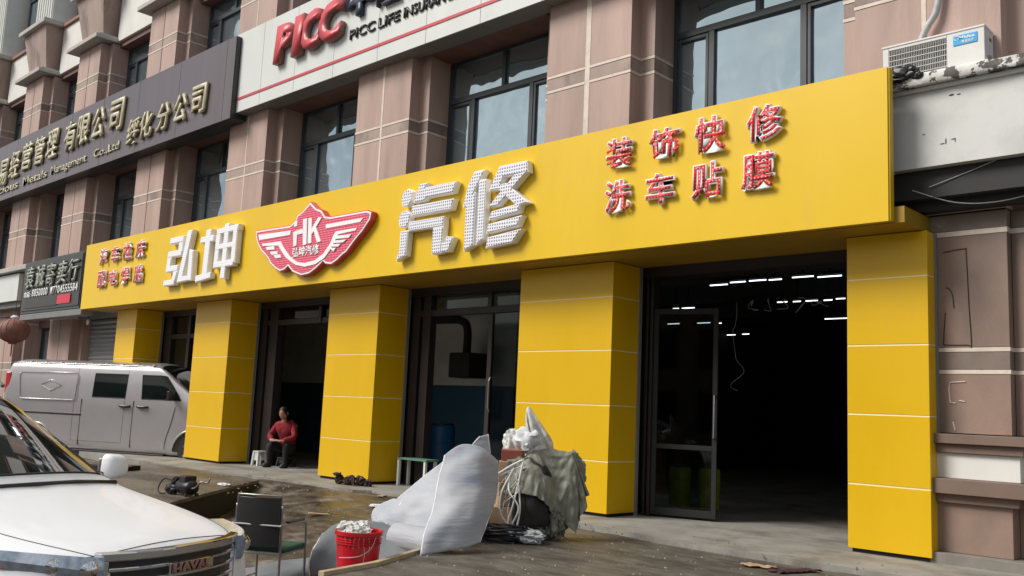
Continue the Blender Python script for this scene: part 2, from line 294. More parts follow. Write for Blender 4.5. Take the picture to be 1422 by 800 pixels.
for k, cx in enumerate(CX):
    sw, st = {0: (.05, 'cream'), 1: (.085, 'cream'), 2: (.05, 'cream'), 3: (.036, 'cream')}.get(k, (.03, 'joint'))
    zlo = 3.31 if 1 <= k <= 4 else .12
    if k == 0: zlo = 3.31
    key = ('u', sw)
    if k in (0, 1, 2, 3, 4):
        e = empty('pilaster', (cx, 0, 0), parent=B); first = pil_parts(segs_up, bands_up, e, sw)
        bx('centre_strip', M[st], e, -sw/2+.001, sw/2-.001, YF-.004 if sw > .03 else YF+.012, YF+.1, zlo, 10.5)
        if k == 4: proto_up = first
        if k == 0:
            pil = []
            for z0, z1, mt in segs_lo[0:1]+segs_lo[1:]:
                z0 = max(z0, 1.19); mt = {'stone': 'stonel', 'stone2': 'stonel2'}[mt]
                MB().prism_xy([(-.72, YW), (-.72, YF), (.72, YF), (.72, YW)], z0+.003, z1-.003).build('stone_panel', M[mt], e, bevel=.004)
                MB().prism_xy([(.724, YW), (.724, YS-.1), (1.7, YS-.1), (1.7, YW)], z0+.003, z1-.003).build('stone_panel', M[mt], e, bevel=.004)
            for z0, z1 in bands_lo:
                MB().prism_xy([(-.72, YW), (-.72, YF-.005), (.726, YF-.005), (.726, YS-.105), (1.7, YS-.105), (1.7, YW)], z0, z1).build('band', M['cream'], e, bevel=.003)
    else:
        e = empty('pilaster', (cx, 0, 0), parent=B)
        if k == 5:
            for p in proto_up: share(p, e)
            lo5 = pil_parts(segs_lo, bands_lo, e, .03)
        else:
            for p in proto_up+lo5: share(p, e)
# base mouldings of the right pilaster
p0 = [c for c in B.children if c.name == 'pilaster'][0]
def rel(name, mt, x0, x1, y0, z0, z1, **k): return bx(name, M[mt], p0, x0+3.29, x1+3.29, y0, YW, z0, z1, **k)
rel('ledge', 'ledgeb', -3.6, -2.43, 9.17, 1.095, 1.185, bevel=.006); rel('ledge', 'ledgeb', -3.6, -2.46, 9.22, 1.01, 1.093, bevel=.006)
rel('base_panel', 'white', -3.6, -2.50, 9.26, .775, 1.008, bevel=.004)
rel('ledge', 'ledgeb', -3.6, -2.43, 9.13, .635, .773, bevel=.006); rel('ledge', 'ledgeb', -3.6, -2.50, 9.20, .552, .633, bevel=.006)
rel('base_block', 'stonel', -3.6, -2.57, 9.25, .10, .550, bevel=.004)
rel('plinth', 'plinth', -3.6, -1.0, 9.12, -.02, .098, bevel=.006)
rel('base_block', 'stonel', -2.568, -1.0, 9.45, .10, .62, bevel=.004)
rel('ledge', 'ledgeb', -2.56, -1.0, 9.36, .635, .77, bevel=.005); rel('ledge', 'ledgeb', -2.5, -1.0, 9.37, 1.01, 1.18, bevel=.005); rel('base_panel', 'white', -2.49, -1.0, 9.42, .775, 1.005)
# ink marks and chalk marks left on the stone by the shop's right-hand pilaster
mk = smoothpath([(-3.14, YF-.004, 2.93), (-2.95, YF-.004, 2.95), (-2.93, YF-.004, 2.90), (-2.915, YF-.004, 2.4), (-2.90, YF-.004, 2.02), (-2.93, YF-.004, 1.995+.03), (-3.13, YF-.004, 2.03), (-3.15, YF-.004, 2.07), (-3.13, YF-.004, 2.34)], 4)
MB().tube([(p.x+3.29, p.y, p.z) for p in mk], .0042, 5).build('ink_outline', M['marker'], p0)
mk = smoothpath([(-3.12, YF-.004, 2.58), (-3.09, YF-.004, 2.57), (-3.06, YF-.004, 2.50), (-3.05, YF-.004, 2.38)], 4)
MB().tube([(p.x+3.29, p.y, p.z) for p in mk], .004, 5).build('ink_outline', M['marker'], p0)
mb = MB()
for a in ([(-2.96, 1.68), (-3.10, 1.67), (-3.11, 1.60), (-3.10, 1.48), (-3.05, 1.475)], [(-3.02, 1.5), (-2.97, 1.49)], [(-3.08, 1.30), (-3.06, 1.22)]):
    mb.tube([(x_+3.29, YF-.003, z_) for x_, z_ in a], .007, 5)
mb.build('chalk_mark', M['chalk'], p0)
# capitals: lower cap, flared block, upper cap, fluted shaft
cap = []
for k, cx in enumerate(CX[3:], 3):
    e = empty('capital', (cx, 0, 0), parent=B)
    if not cap:
        cap.append(MB().box(-1.0, 1.0, 9.03, 10.2, 10.52, 10.64).build('cap_slab', M['ledge'], e, bevel=.015))
        cap.append(MB().box(-.92, .92, 9.13, 10.2, 10.64, 10.70).build('cap_moulding', M['ledge'], e, bevel=.01))
        mb = MB(); a = [(-.66, 10.70, 9.34), (-.92, 12.05, 9.10)]
        mb.add([(-.66, 9.34, 10.70), (.66, 9.34, 10.70), (.66, 10.2, 10.70), (-.66, 10.2, 10.70), (-.90, 9.12, 12.02), (.90, 9.12, 12.02), (.90, 10.2, 12.02), (-.90, 10.2, 12.02)], [(0, 3, 2, 1), (4, 5, 6, 7), (0, 1, 5, 4), (1, 2, 6, 5), (2, 3, 7, 6), (3, 0, 4, 7)])
        cap.append(mb.build('flared_block', M['stone2'], e, bevel=.02))
        cap.append(MB().box(-1.05, 1.05, 9.0, 10.2, 12.02, 12.16).build('cap_slab', M['ledge'], e, bevel=.02))
        mb = MB().box(-.66, .66, 9.34, 10.2, 12.16, 15.5)
        for q in range(7): mb.box(-.62+q*.19, -.62+q*.19+.10, 9.31, 9.36, 12.18, 15.5)
        cap.append(mb.build('fluted_shaft', M['flute_w'], e, bevel=.008))
        # ribs on the flared block of the nearer capitals
    else:
        for p in cap: share(p, e)
for cx in (CX[4], CX[3]):
    mb = MB()
    for q in range(9):
        t = -.60+q*.145
        mb.add([(cx+t, 9.335, 10.71), (cx+t+.07, 9.335, 10.71), (cx+t*1.36+.09, 9.115, 12.01), (cx+t*1.36, 9.115, 12.01), (cx+t, 9.31, 10.71), (cx+t+.07, 9.31, 10.71), (cx+t*1.36+.09, 9.09, 12.01), (cx+t*1.36, 9.09, 12.01)],
               [(0, 1, 2, 3), (7, 6, 5, 4), (0, 4, 5, 1), (1, 5, 6, 2), (2, 6, 7, 3), (3, 7, 4, 0)])
    mb.build('fluting', M['flute_b'], B)
# spandrels and window heads between the pilasters
for k in range(len(CX)-1):
    xr, xl = CX[k]-.942, CX[k+1]+.942
    bx('lintel', M['soffit'], B, xl, xr, 9.42, 10.25, 6.95, 8.0)
    bx('lintel', M['soffit'], B, xl, xr, 9.70, 10.25, 10.42, 10.56)
    bx('spandrel', M['white'], B, xl, xr, 9.62, 10.24, 10.56, 12.0, bevel=.01)
    bx('ledge', M['terr'], B, xl, xr, 9.55, 10.25, 12.0, 12.10, bevel=.01)
    bx('spandrel', M['stone2'], B, xl, xr, 9.80, 10.25, 3.31, 4.55)
    bx('spandrel', M['stone2'], B, xl, xr, 9.80, 10.25, 8.0, 8.55)
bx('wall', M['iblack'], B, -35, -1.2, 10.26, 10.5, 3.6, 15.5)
# windows
def window(x0, x1, z0, z1, tr, parent, mull=(.23, .73), top=(.49,)):
    w = empty('window', (0, 0, 0), parent=parent); f = .055; y = YW
    mb = MB().box(x0, x0+f, y, y+.09, z0, z1).box(x1-f, x1, y, y+.09, z0, z1).box(x0+f, x1-f, y, y+.09, z1-f, z1).box(x0+f, x1-f, y, y+.09, z0, z0+f)
    mb.box(x0+f, x1-f, y-.01, y+.08, tr-.045, tr+.045)
    fr = mb.build('window_frame', M['frame'], w, bevel=.004)
    xs = [x0+f]+[x0+(x1-x0)*t for t in mull]+[x1-f]
    for t in mull: bx('mullion', M['frame'], w, x0+(x1-x0)*t-.04, x0+(x1-x0)*t+.04, y-.005, y+.08, z0+f, tr-.045, bevel=.003)
    xt = [x0+f]+[x0+(x1-x0)*t for t in top]+[x1-f]
    for t in top: bx('mullion', M['frame'], w, x0+(x1-x0)*t-.035, x0+(x1-x0)*t+.035, y-.005, y+.08, tr+.045, z1-f, bevel=.003)
    h = .04
    for i in range(len(xs)-1):
        a = xs[i]+(h if i else 0); b = xs[i+1]-(h if i < len(xs)-2 else 0)
        if i != 1 and len(xs) == 4:       # opening casements have a sash of their own
            mb = MB().box(a+.01, a+.05, y+.0, y+.05, z0+f, tr-.055).box(b-.05, b-.01, y+.0, y+.05, z0+f, tr-.055).box(a+.05, b-.05, y+.0, y+.05, tr-.10, tr-.055)
            mb.build('sash', M['frame'], w, bevel=.003)
        tl = random.uniform(-.010, .010)
        MB().add([(a-.01, y+.045+tl, z0+f-.01), (b+.01, y+.045-tl, z0+f-.01), (b+.01, y+.045-tl, tr-.04), (a-.01, y+.045+tl, tr-.04), (a-.01, y+.055+tl, z0+f-.01), (b+.01, y+.055-tl, z0+f-.01), (b+.01, y+.055-tl, tr-.04), (a-.01, y+.055+tl, tr-.04)],
                 [(0, 1, 2, 3), (7, 6, 5, 4), (0, 4, 5, 1), (1, 5, 6, 2), (2, 6, 7, 3), (3, 7, 4, 0)]).build('pane', M['glass'], w)
    for i in range(len(xt)-1):
        a = xt[i]+(.035 if i else 0); b = xt[i+1]-(.035 if i < len(xt)-2 else 0)
        bx('pane', M['glass'], w, a-.01, b+.01, y+.045, y+.055, tr+.04, z1-f+.01)
    return w
for k in range(len(CX)-1):
    xr, xl = CX[k]-.943, CX[k+1]+.943
    window(xl, xr, 4.56, 6.945, 6.27, B)
    window(xl, xr, 8.56, 10.415, 10.0, B)
    if k >= 3: window(xl, xr, 12.2, 15.4, 14.2, B, mull=(.5,), top=())
    if k >= 5: 
        bx('wall', M['soffit'], B, xl, xr, 9.85, 10.25, 3.0, 3.30); window(xl, xr, .9, 2.995, 2.0, B, mull=(.3, .6), top=(.6,)); bx('wall', M['stone2'], B, xl, xr, 9.9, 10.25, 0, .89)
# ================================================================== text helper
def glyph(ch, offset=0.0, res=3):
    c = bpy.data.curves.new('t', 'FONT'); c.body = ch; c.offset = offset; c.resolution_u = res; c.fill_mode = 'BOTH'
    o = bpy.data.objects.new('t', c); COL.objects.link(o); bpy.context.view_layer.update()
    me = bpy.data.meshes.new_from_object(o.evaluated_get(bpy.context.evaluated_depsgraph_get()))
    bpy.data.objects.remove(o); bpy.data.curves.remove(c)
    return me
def place_text(ch, x0, x1, z0, z1, yf, depth, mt, name, parent, offset=0., shear=0., res=3, box=None, mat_side=None):
    """flat text filled into the box x0..x1, z0..z1 on a plane facing -y, pulled back by depth"""
    me = glyph(ch, offset, res)
    xs = [v.co.x for v in me.vertices]; ys = [v.co.y for v in me.vertices]
    if box is None: box = (min(xs), max(xs), min(ys), max(ys))
    bm = bmesh.new(); bm.from_mesh(me); bpy.data.meshes.remove(me)
    bmesh.ops.remove_doubles(bm, verts=bm.verts, dist=1e-4)
    if depth > 0:
        r = bmesh.ops.extrude_face_region(bm, geom=bm.faces[:]); nv = [g for g in r['geom'] if isinstance(g, bmesh.types.BMVert)]
        for v in nv: v.co.z -= depth
    for v in bm.verts:
        u = (v.co.x-box[0])/(box[1]-box[0]); w = (v.co.y-box[2])/(box[3]-box[2]); d = -v.co.z
        v.co = Vector((x0+(x1-x0)*u+shear*(w-.5)*(z1-z0), yf+d, z0+(z1-z0)*w))
    bmesh.ops.recalc_face_normals(bm, faces=bm.faces)
    o_ = bpy.data.meshes.new(name); bm.to_mesh(o_); bm.free(); o_.materials.append(mt)
    if mat_side:
        o_.materials.append(mat_side)
        for p in o_.polygons:
            if abs(p.normal.y) < .7: p.material_index = 1
    ob = bpy.data.objects.new(name, o_); COL.objects.link(ob); setp(ob, parent)
    return ob, box
# ================================================================== YELLOW SHOP SIGN
SG = root('shop_sign', (-12.7, 8.6, 3.13)); tag(SG, 'long yellow fascia sign with raised car repair lettering and winged emblem', 'sign')
bx('sign_face', M['yellows'], SG, -22.10, -3.37, 8.54, 8.555, 3.135, 4.64)
bx('sign_frame', M['yellowrim'], SG, -22.09, -3.355, 8.556, 8.64, 3.14, 4.635)
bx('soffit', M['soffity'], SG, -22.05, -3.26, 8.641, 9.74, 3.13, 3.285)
bx('sign_back', M['beam'], SG, -22.0, -3.42, 8.645, 8.72, 3.29, 4.6)
for k in range(24): bx('bracket', M['steel'], SG, -21.8+k*.78, -21.76+k*.78, 8.721, 9.29, 3.9, 3.94)
YB = 8.538
def led_letter(ch, x0, x1, z0, z1, red=True):
    off = .042; o, box = place_text(ch, x0, x1, z0, z1, YB-.055, .04, M['lside'], 'letter', SG, offset=off)
    place_text(ch, x0, x1, z0, z1, YB-.0585, .003, M['ledr'], 'letter_face', o, offset=off-.030, box=box)
for ch, a in zip('装饰快修洗车贴膜', [(-6.72, -6.29, 4.10, 4.48), (-6.08, -5.66, 4.09, 4.49), (-5.48, -5.06, 4.09, 4.51), (-4.84, -4.41, 4.11, 4.51), (-6.71, -6.32, 3.57, 3.97), (-6.12, -5.72, 3.60, 3.97), (-5.51, -5.11, 3.58, 4.0), (-4.89, -4.49, 3.60, 4.01)]): led_letter(ch, *a)
for ch, a in zip('汽车检床配电焊胎', [(-21.17, -20.74, 4.07, 4.46), (-20.57, -20.12, 4.08, 4.46), (-19.96, -19.52, 4.09, 4.49), (-19.34, -18.88, 4.09, 4.48), (-21.16, -20.73, 3.57, 3.95), (-20.57, -20.14, 3.57, 3.93), (-19.96, -19.52, 3.57, 3.95), (-19.32, -18.87, 3.56, 3.95)]): led_letter(ch, *a)
# four large white characters drawn as square brush strokes
BIG = {
 '汽': [[(.06,.74),(.16,.72),(.23,.80),(.24,.92),(.16,.97),(.07,.94),(.03,.85)], [(.03,.46),(.14,.44),(.21,.52),(.22,.62),(.14,.68),(.05,.66),(.0,.57)], [(.0,0),(.18,.06),(.20,.40),(.05,.40),(.05,.15)],
       [(.26,.76),(.36,1.0),(.50,1.0),(.47,.94),(1.0,.94),(.95,.80),(.5,.80),(.44,.76)], [(.24,.58),(.93,.58),(.97,.72),(.24,.72)], [(.20,.38),(.82,.38),(.82,.51),(.20,.51)], [(.64,.03),(.80,.03),(.82,.38),(.64,.38)], [(.79,.04),(.92,.04),(1.0,.22),(.88,.24),(.85,.16),(.80,.16)]],
 '修': [[(.0,.55),(.10,.55),(.17,.72),(.33,.98),(.16,.98),(.06,.80)], [(.05,.0),(.20,.06),(.20,.72),(.05,.66)], [(.24,.06),(.36,.12),(.36,.86),(.24,.86)], [(.40,.70),(.55,.98),(.96,.98),(.98,.84),(.62,.84),(.56,.70)], [(.78,.84),(.97,.86),(.55,.50),(.40,.50)], [(.50,.74),(.66,.76),(1.0,.48),(.84,.46)], [(.42,.34),(.86,.38),(.90,.49),(.46,.44)], [(.40,.18),(.86,.22),(.92,.34),(.42,.29)], [(.40,.0),(.80,.03),(.92,.18),(.42,.13)]],
 '弘': [[(.12,.80),(.60,.80),(.60,.92),(.12,.92)], [(.44,.56),(.60,.62),(.60,.80),(.44,.80)], [(.08,.54),(.56,.54),(.58,.66),(.08,.66)], [(.06,.28),(.21,.28),(.23,.54),(.08,.54)], [(.06,.26),(.48,.26),(.50,.38),(.06,.38)], [(.30,.06),(.42,.06),(.49,.26),(.33,.26)], [(.02,.0),(.40,.0),(.42,.11),(.02,.11)],
       [(.50,.04),(.66,.04),(.90,1.0),(.73,1.0)], [(.50,.03),(.92,.05),(.92,.15),(.52,.14)], [(.84,.05),(1.0,.04),(.98,.60),(.84,.64)]],
 '坤': [[(.16,.08),(.30,.08),(.32,.96),(.18,.96)], [(.05,.72),(.40,.72),(.40,.84),(.05,.84)], [(.0,.0),(.40,.05),(.40,.16),(.0,.13)], [(.44,.22),(.56,.26),(.58,.94),(.46,.92)], [(.64,.02),(.76,.0),(.78,1.0),(.66,1.0)], [(.87,.30),(.985,.26),(.985,.937),(.88,.937)], [(.46,.82),(1.0,.84),(1.0,.95),(.46,.93)], [(.46,.54),(.98,.55),(.98,.65),(.46,.64)], [(.45,.215),(.94,.215),(.97,.34),(.45,.33)]]}
def big(ch, x0, x1, z0, z1):
    def w(p): return (x0+(x1-x0)*p[0], z0+(z1-z0)*p[1])
    mb = MB(); mf = MB()
    for i, s in enumerate(BIG[ch]):
        P = [w(p) for p in s]; mb.prism_xz(P, YB-.105-.0007*i, YB-.012)
        cx_ = sum(p[0] for p in P)/len(P); cz_ = sum(p[1] for p in P)/len(P); Q = []
        n = len(P); ar = sum(P[j][0]*P[(j+1) % n][1]-P[(j+1) % n][0]*P[j][1] for j in range(n)); sg = 1 if ar > 0 else -1
        for j in range(n):                    # inset the stroke by 14 mm
            a, b, c = Vector(P[j-1]), Vector(P[j]), Vector(P[(j+1) % n])
            e1 = (b-a).normalized(); e2 = (c-b).normalized(); n1 = Vector((-e1.y, e1.x))*sg; n2 = Vector((-e2.y, e2.x))*sg
            q = (n1+n2); q = q/max(.35, 1+n1.dot(n2)); Q.append(tuple(b+q*.014))
        mf.prism_xz(Q, YB-.1145-.0009*i, YB-.105)
    o = mb.build('letter', M['lside'], SG); mf.build('letter_face', M['ledw2' if ch in '弘坤' else 'ledw'], o)
big('弘', -17.80, -16.62, 3.39, 4.44); big('坤', -16.48, -15.03, 3.38, 4.42); big('汽', -10.48, -9.26, 3.31, 4.40); big('修', -9.11, -7.89, 3.33, 4.44)
EM_OUT=[(-12.788,4.491),(-12.624,4.372),(-12.453,4.313),(-12.343,4.203),(-12.18,4.175),(-11.242,4.167),(-11.122,4.125),(-11.152,4.002),(-11.323,3.839),(-11.487,3.727),(-11.569,3.661),(-11.706,3.545),(-11.793,3.516),(-11.937,3.435),(-12.086,3.381),(-12.246,3.403),(-12.315,3.446),(-12.496,3.346),(-12.683,3.274),(-12.915,3.261),(-13.164,3.337),(-13.318,3.448),(-13.416,3.395),(-13.556,3.376),(-13.708,3.437),(-13.867,3.53),(-13.954,3.619),(-14.079,3.711),(-14.203,3.784),(-14.337,3.921),(-14.415,4.054),(-14.415,4.18),(-13.345,4.158),(-13.196,4.222),(-13.155,4.307),(-12.992,4.367)]
EM_WH=[[(-14.304,4.084),(-13.296,4.059),(-13.303,3.984),(-14.271,3.987)],[(-12.292,4.05),(-11.316,4.048),(-11.383,3.991),(-12.285,3.986)],[(-14.165,3.915),(-13.575,3.9),(-13.49,3.801),(-13.272,3.622),(-13.049,3.505),(-12.807,3.463),(-12.8,3.404),(-13.077,3.458),(-13.374,3.601),(-13.554,3.747),(-13.638,3.835),(-14.14,3.871)],[(-12.807,3.463),(-12.514,3.491),(-12.299,3.578),(-12.128,3.733),(-12.049,3.867),(-11.992,3.908),(-11.448,3.91),(-11.488,3.87),(-11.939,3.855),(-11.993,3.786),(-12.087,3.654),(-12.259,3.508),(-12.505,3.423),(-12.8,3.404)],[(-13.192,4.192),(-13.107,4.198),(-13.113,4.113),(-13.205,4.107)],[(-13.215,4.024),(-13.096,4.038),(-13.086,3.784),(-13.178,3.772)],[(-13.096,4.038),(-12.933,4.045),(-12.923,3.969),(-13.086,3.962)],[(-12.945,4.213),(-12.83,4.212),(-12.794,3.776),(-12.897,3.766)],[(-12.792,4.206),(-12.695,4.205),(-12.655,3.783),(-12.755,3.782)],[(-12.673,4.027),(-12.503,4.193),(-12.411,4.182),(-12.661,3.928)],[(-12.628,4.012),(-12.569,4.064),(-12.389,3.786),(-12.494,3.777)],[(-14.023,3.84),(-13.765,3.837),(-13.738,3.773),(-13.978,3.784)],[(-13.88,3.745),(-13.642,3.734),(-13.635,3.683),(-13.817,3.689)],[(-13.76,3.674),(-13.544,3.675),(-13.517,3.613),(-13.679,3.616)],[(-11.999,3.833),(-11.586,3.82),(-11.641,3.77),(-12.009,3.787)],[(-12.053,3.763),(-11.698,3.748),(-11.785,3.71),(-12.064,3.727)],[(-12.093,3.707),(-11.844,3.693),(-11.901,3.655),(-12.105,3.674)],[(-12.117,3.647),(-11.961,3.642),(-12.017,3.587)]]
EM = MB().prism_xz(EM_OUT, YB-.10, YB-.01).build('emblem', M['redp'], SG)
def grow(P, d):
    n = len(P); ar = sum(P[j][0]*P[(j+1) % n][1]-P[(j+1) % n][0]*P[j][1] for j in range(n)); sg = 1 if ar > 0 else -1; Q = []
    for j in range(n):
        a, b, c = Vector(P[j-1]), Vector(P[j]), Vector(P[(j+1) % n]); e1 = (b-a).normalized(); e2 = (c-b).normalized()
        n1 = Vector((-e1.y, e1.x))*sg; n2 = Vector((-e2.y, e2.x))*sg; q = (n1+n2)/max(.5, 1+n1.dot(n2)); Q.append(tuple(b+q*d))
    return Q
MB().prism_xz(grow(EM_OUT, .016), YB-.112, YB-.10).build('emblem_rim', M['wface'], EM)
MB().prism_xz(grow(EM_OUT, .042), YB-.115, YB-.112).build('emblem_face', M['lpink'], EM)
mb = MB()
for i, P in enumerate(EM_WH): mb.prism_xz(P, YB-.124-.0006*i, YB-.115)
mb.build('emblem_mark', M['wface'], EM)
place_text('弘坤汽修', -13.20, -12.43, 3.575, 3.75, YB-.124, .006, M['wface'], 'emblem_lettering', EM, offset=.02)
# ================================================================== PICC SIGN
PS = root('insurance_sign', (-12, 9.1, 6.93)); tag(PS, 'white panelled insurance company sign with red stripe above the first floor windows', 'sign')
YP = 9.055
xs = [-16.86, -15.78, -14.60, -13.36, -12.09, -10.86, -9.62, -8.38, -7.1, -5.9, -4.6, -3.3, -2.0]
for a, b in zip(xs, xs[1:]):
    bx('panel', M['picc'], PS, a+.005, b-.005, YP, YP+.02, 6.935, 8.62, bevel=.002)
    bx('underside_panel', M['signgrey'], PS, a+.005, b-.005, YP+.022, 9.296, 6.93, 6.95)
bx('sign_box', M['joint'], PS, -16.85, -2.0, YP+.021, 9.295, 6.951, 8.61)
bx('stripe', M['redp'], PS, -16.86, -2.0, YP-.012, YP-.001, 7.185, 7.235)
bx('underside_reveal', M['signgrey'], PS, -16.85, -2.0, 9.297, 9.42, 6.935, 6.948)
for ch, a in zip('PICC', [(-15.16, -14.58, 7.57, 8.31), (-14.55, -14.25, 7.57, 8.34), (-14.30, -13.68, 7.58, 8.33), (-13.74, -13.03, 7.58, 8.34)]):
    o, bb = place_text(ch, *a, YP-.12, .11, M['redp'], 'letter', PS, offset=.055, shear=.10, mat_side=M['reddark'])
x = -12.95
for ch in '中国人民人寿保险':
    place_text(ch, x, x+.72, 7.86, 8.56, YP-.09, .085, M['navy'], 'letter', PS, offset=.05, shear=.0); x += .86
# small dark line of letters, one part per word
for w_, a, b in (('PICC', -12.88, -12.18), ('LIFE', -12.08, -11.52), ('INSURANCE', -11.42, -10.12), ('COMPANY', -10.02, -8.95), ('LIMITED', -8.8, -7.95)):
    place_text(w_, a, b, 7.50, 7.68, YP-.03, .028, M['blackl'], 'letter', PS, offset=.012)
# ================================================================== BROWN GREY SIGN
DS = root('metals_company_sign', (-25, 8.95, 6.85)); tag(DS, 'long brown grey company sign with gold characters and an English line', 'sign')
YD = 8.94
bx('sign_face', M['bronze'], DS, -34.5, -16.66, YD, YD+.02, 6.80, 8.53)
bx('sign_box', M['blackl'], DS, -34.5, -16.64, YD+.021, 9.41, 6.81, 8.52)
for k in range(9): bx('panel_joint', M['blackl'], DS, -33+k*2, -32.988+k*2, YD-.002, YD-.0005, 6.81, 8.52)
CHARS1 = [('易', -29.84, 7.62), ('经', -28.91, 7.74), ('营', -27.95, 7.83), ('管', -27.02, 7.84), ('理', -26.09, 7.87), ('有', -24.86, 7.87), ('限', -24.02, 7.89), ('公', -23.09, 7.89), ('司', -22.05, 7.89)]
CHARS2 = [('绥', -21.01, 7.29), ('化', -20.36, 7.34), ('分', -19.51, 7.36), ('公', -18.72, 7.4), ('司', -17.93, 7.43)]
def gold(ch, xc, w, zc, h, sh=.0):
    place_text(ch, xc-w/2, xc+w/2, zc-h/2, zc+h/2, YD-.075, .06, M['goldface'], 'letter', DS, offset=.016, shear=sh, mat_side=M['gold'])
for ch, xc, zc in CHARS1: gold(ch, xc, .74, zc, .80, .10)
for ch, xc, zc in CHARS2: gold(ch, xc, .60, zc, .64, .08)
for w_, a, b in (('Precious', -31.2, -28.55), ('Metals', -28.15, -26.35), ('Management', -26.05, -23.72), ('Co.,Ltd', -23.25, -21.8)):
    place_text(w_, a, b, 6.99 if w_ != 'Management' else 6.94, 7.23, YD-.035, .03, M['goldface'], 'letter', DS, offset=.004)
# ================================================================== BLACK SHOP SIGN with lamp matrix
KS = root('black_shop_sign', (-24.2, 8.65, 3.2)); tag(KS, 'black consignment shop sign with grey characters, phone number and red lamp panel', 'sign')
YK = 8.60
bx('sign_face', M['blacks'], KS, -26.2, -22.42, YK, YK+.15, 3.25, 4.52, bevel=.01)
bx('sign_frame', M['frame'], KS, -26.24, -22.38, YK+.02, YK+.3, 3.19, 4.56)
bx('gutter', M['signgrey'], KS, -26.2, -22.2, YK+.0, YK+.28, 3.02, 3.17, bevel=.01)
bx('lamp_matrix', M['ledred'], KS, -23.72, -22.9, YK-.02, YK-.001, 3.34, 3.56)
bx('lamp_matrix_housing', M['blackl'], KS, -25.9, -23.74, YK-.02, YK-.001, 3.32, 3.58)
for ch, xc in zip('袁诚寄卖行', (-25.65, -24.95, -24.25, -23.5, -22.85)):
    place_text(ch, xc-.29, xc+.29, 3.80+(.02 if ch != '行' else .05), 4.40, YK-.05, .045, M['silverl'], 'letter', KS, offset=.012, shear=.12)
place_text('电话:', -26.0, -25.55, 3.60, 3.76, YK-.02, .018, M['whitel'], 'letter', KS, offset=.02)
for i, ch in enumerate('8850000'): place_text(ch, -25.45+i*.155, -25.33+i*.155, 3.60, 3.80, YK-.02, .018, M['whitel'], 'letter', KS, offset=.012)
for i, ch in enumerate('17704555584'): place_text(ch, -24.20+i*.155, -24.08+i*.155, 3.60, 3.80, YK-.02, .018, M['whitel'], 'letter', KS, offset=.012)
WS = root('white_shop_sign', (-29, 8.9, 3.66)); tag(WS, 'plain white sign board at the far left beside the black shop sign', 'sign')
bx('panel', M['picc'], WS, -32, -27.45, 8.88, 9.0, 3.66, 4.42, bevel=.005); bx('ledge', M['ledge'], WS, -32, -26.5, 8.75, 9.25, 4.46, 4.60, bevel=.02); bx('sign_box', M['signgrey'], WS, -32, -27.5, 9.001, 9.28, 3.5, 4.45)
# roller shutter next to the yellow column
RS = root('roller_shutter', (-23.8, 9.75, 0)); tag(RS, 'closed grey steel roller shutter left of the first yellow column', 'shutter')
for k in range(27): 
    z = .02+k*.113; sl_ = MB().prism_xz if 0 else None
    MB().add([(-25.15, 9.72, z), (-21.95, 9.72, z), (-21.95, 9.695, z+.05), (-25.15, 9.695, z+.05), (-25.15, 9.72, z+.108), (-21.95, 9.72, z+.108), (-21.95, 9.74, z+.108), (-25.15, 9.74, z+.108), (-25.15, 9.74, z), (-21.95, 9.74, z)],
             [(0, 1, 2, 3), (3, 2, 5, 4), (4, 5, 6, 7), (7, 6, 9, 8), (8, 9, 1, 0), (0, 3, 4, 7, 8), (1, 9, 6, 5, 2)]).build('slat', M['shutter'], RS)
bx('guide_rail', M['signgrey'], RS, -25.27, -25.16, 9.66, 9.78, 0, 3.15); bx('guide_rail', M['signgrey'], RS, -21.94, -21.84, 9.66, 9.78, 0, 3.1); bx('shutter_box', M['signgrey'], RS, -25.27, -21.84, 9.45, 9.8, 3.09, 3.29)
bx('wall', M['stone2'], B, -24.3, -21.35, 9.85, 10.2, 0, 3.3); bx('wall', M['iblack'], B, -26.0, -24.3, 9.96, 10.3, 0, 3.3)
# ================================================================== YELLOW COLUMNS
def column(x0, x1, yb, label):
    e = root('yellow_column', (x0/2+x1/2, 9.3, 0)); tag(e, label, 'column', 'yellow clad columns of the shop front')
    zs = [.035, .66, 1.34, 2.02, 2.685, 3.128]
    for a, b in zip(zs, zs[1:]):
        bx('front_panel', M['yellow'], e, x0, x1, 9.08, 9.10, a+.006, b-.006, bevel=.003)
        bx('side_panel', M['yellow'], e, x1-.02, x1-.0015, 9.1015, yb, a+.006, b-.006, bevel=.003)
        bx('side_panel', M['yellow'], e, x0+.0015, x0+.02, 9.1015, yb, a+.006, b-.006, bevel=.003)
        if a > .1:
            MB().box(x0+.002, x1-.002, 9.084, 9.112, a-.006, a+.006).box(x1-.03, x1-.004, 9.112, yb, a-.006, a+.006).box(x0+.004, x0+.03, 9.112, yb, a-.006, a+.006).build('seam', M['seam'], e)
    bx('core', M['dark'], e, x0+.03, x1-.03, 9.115, yb, .0, 3.12)
    bx('edge_trim', M['signgrey'], e, x1-.0005, x1+.02, yb-.03, yb+.02, .0, 3.12)
column(-4.01, -3.215, 9.295, 'narrow yellow clad column at the right end beside bare brown stone')
column(-8.57, -6.995, 9.66, 'widest yellow clad column, behind the heap with the tarpaulin')
column(-12.98, -11.64, 9.70, 'yellow clad column right of the seated man')
column(-17.58, -16.21, 9.70, 'yellow clad column between the silver van and the seated man')
column(-21.30, -20.30, 9.70, 'leftmost yellow clad column, rising behind the silver van')
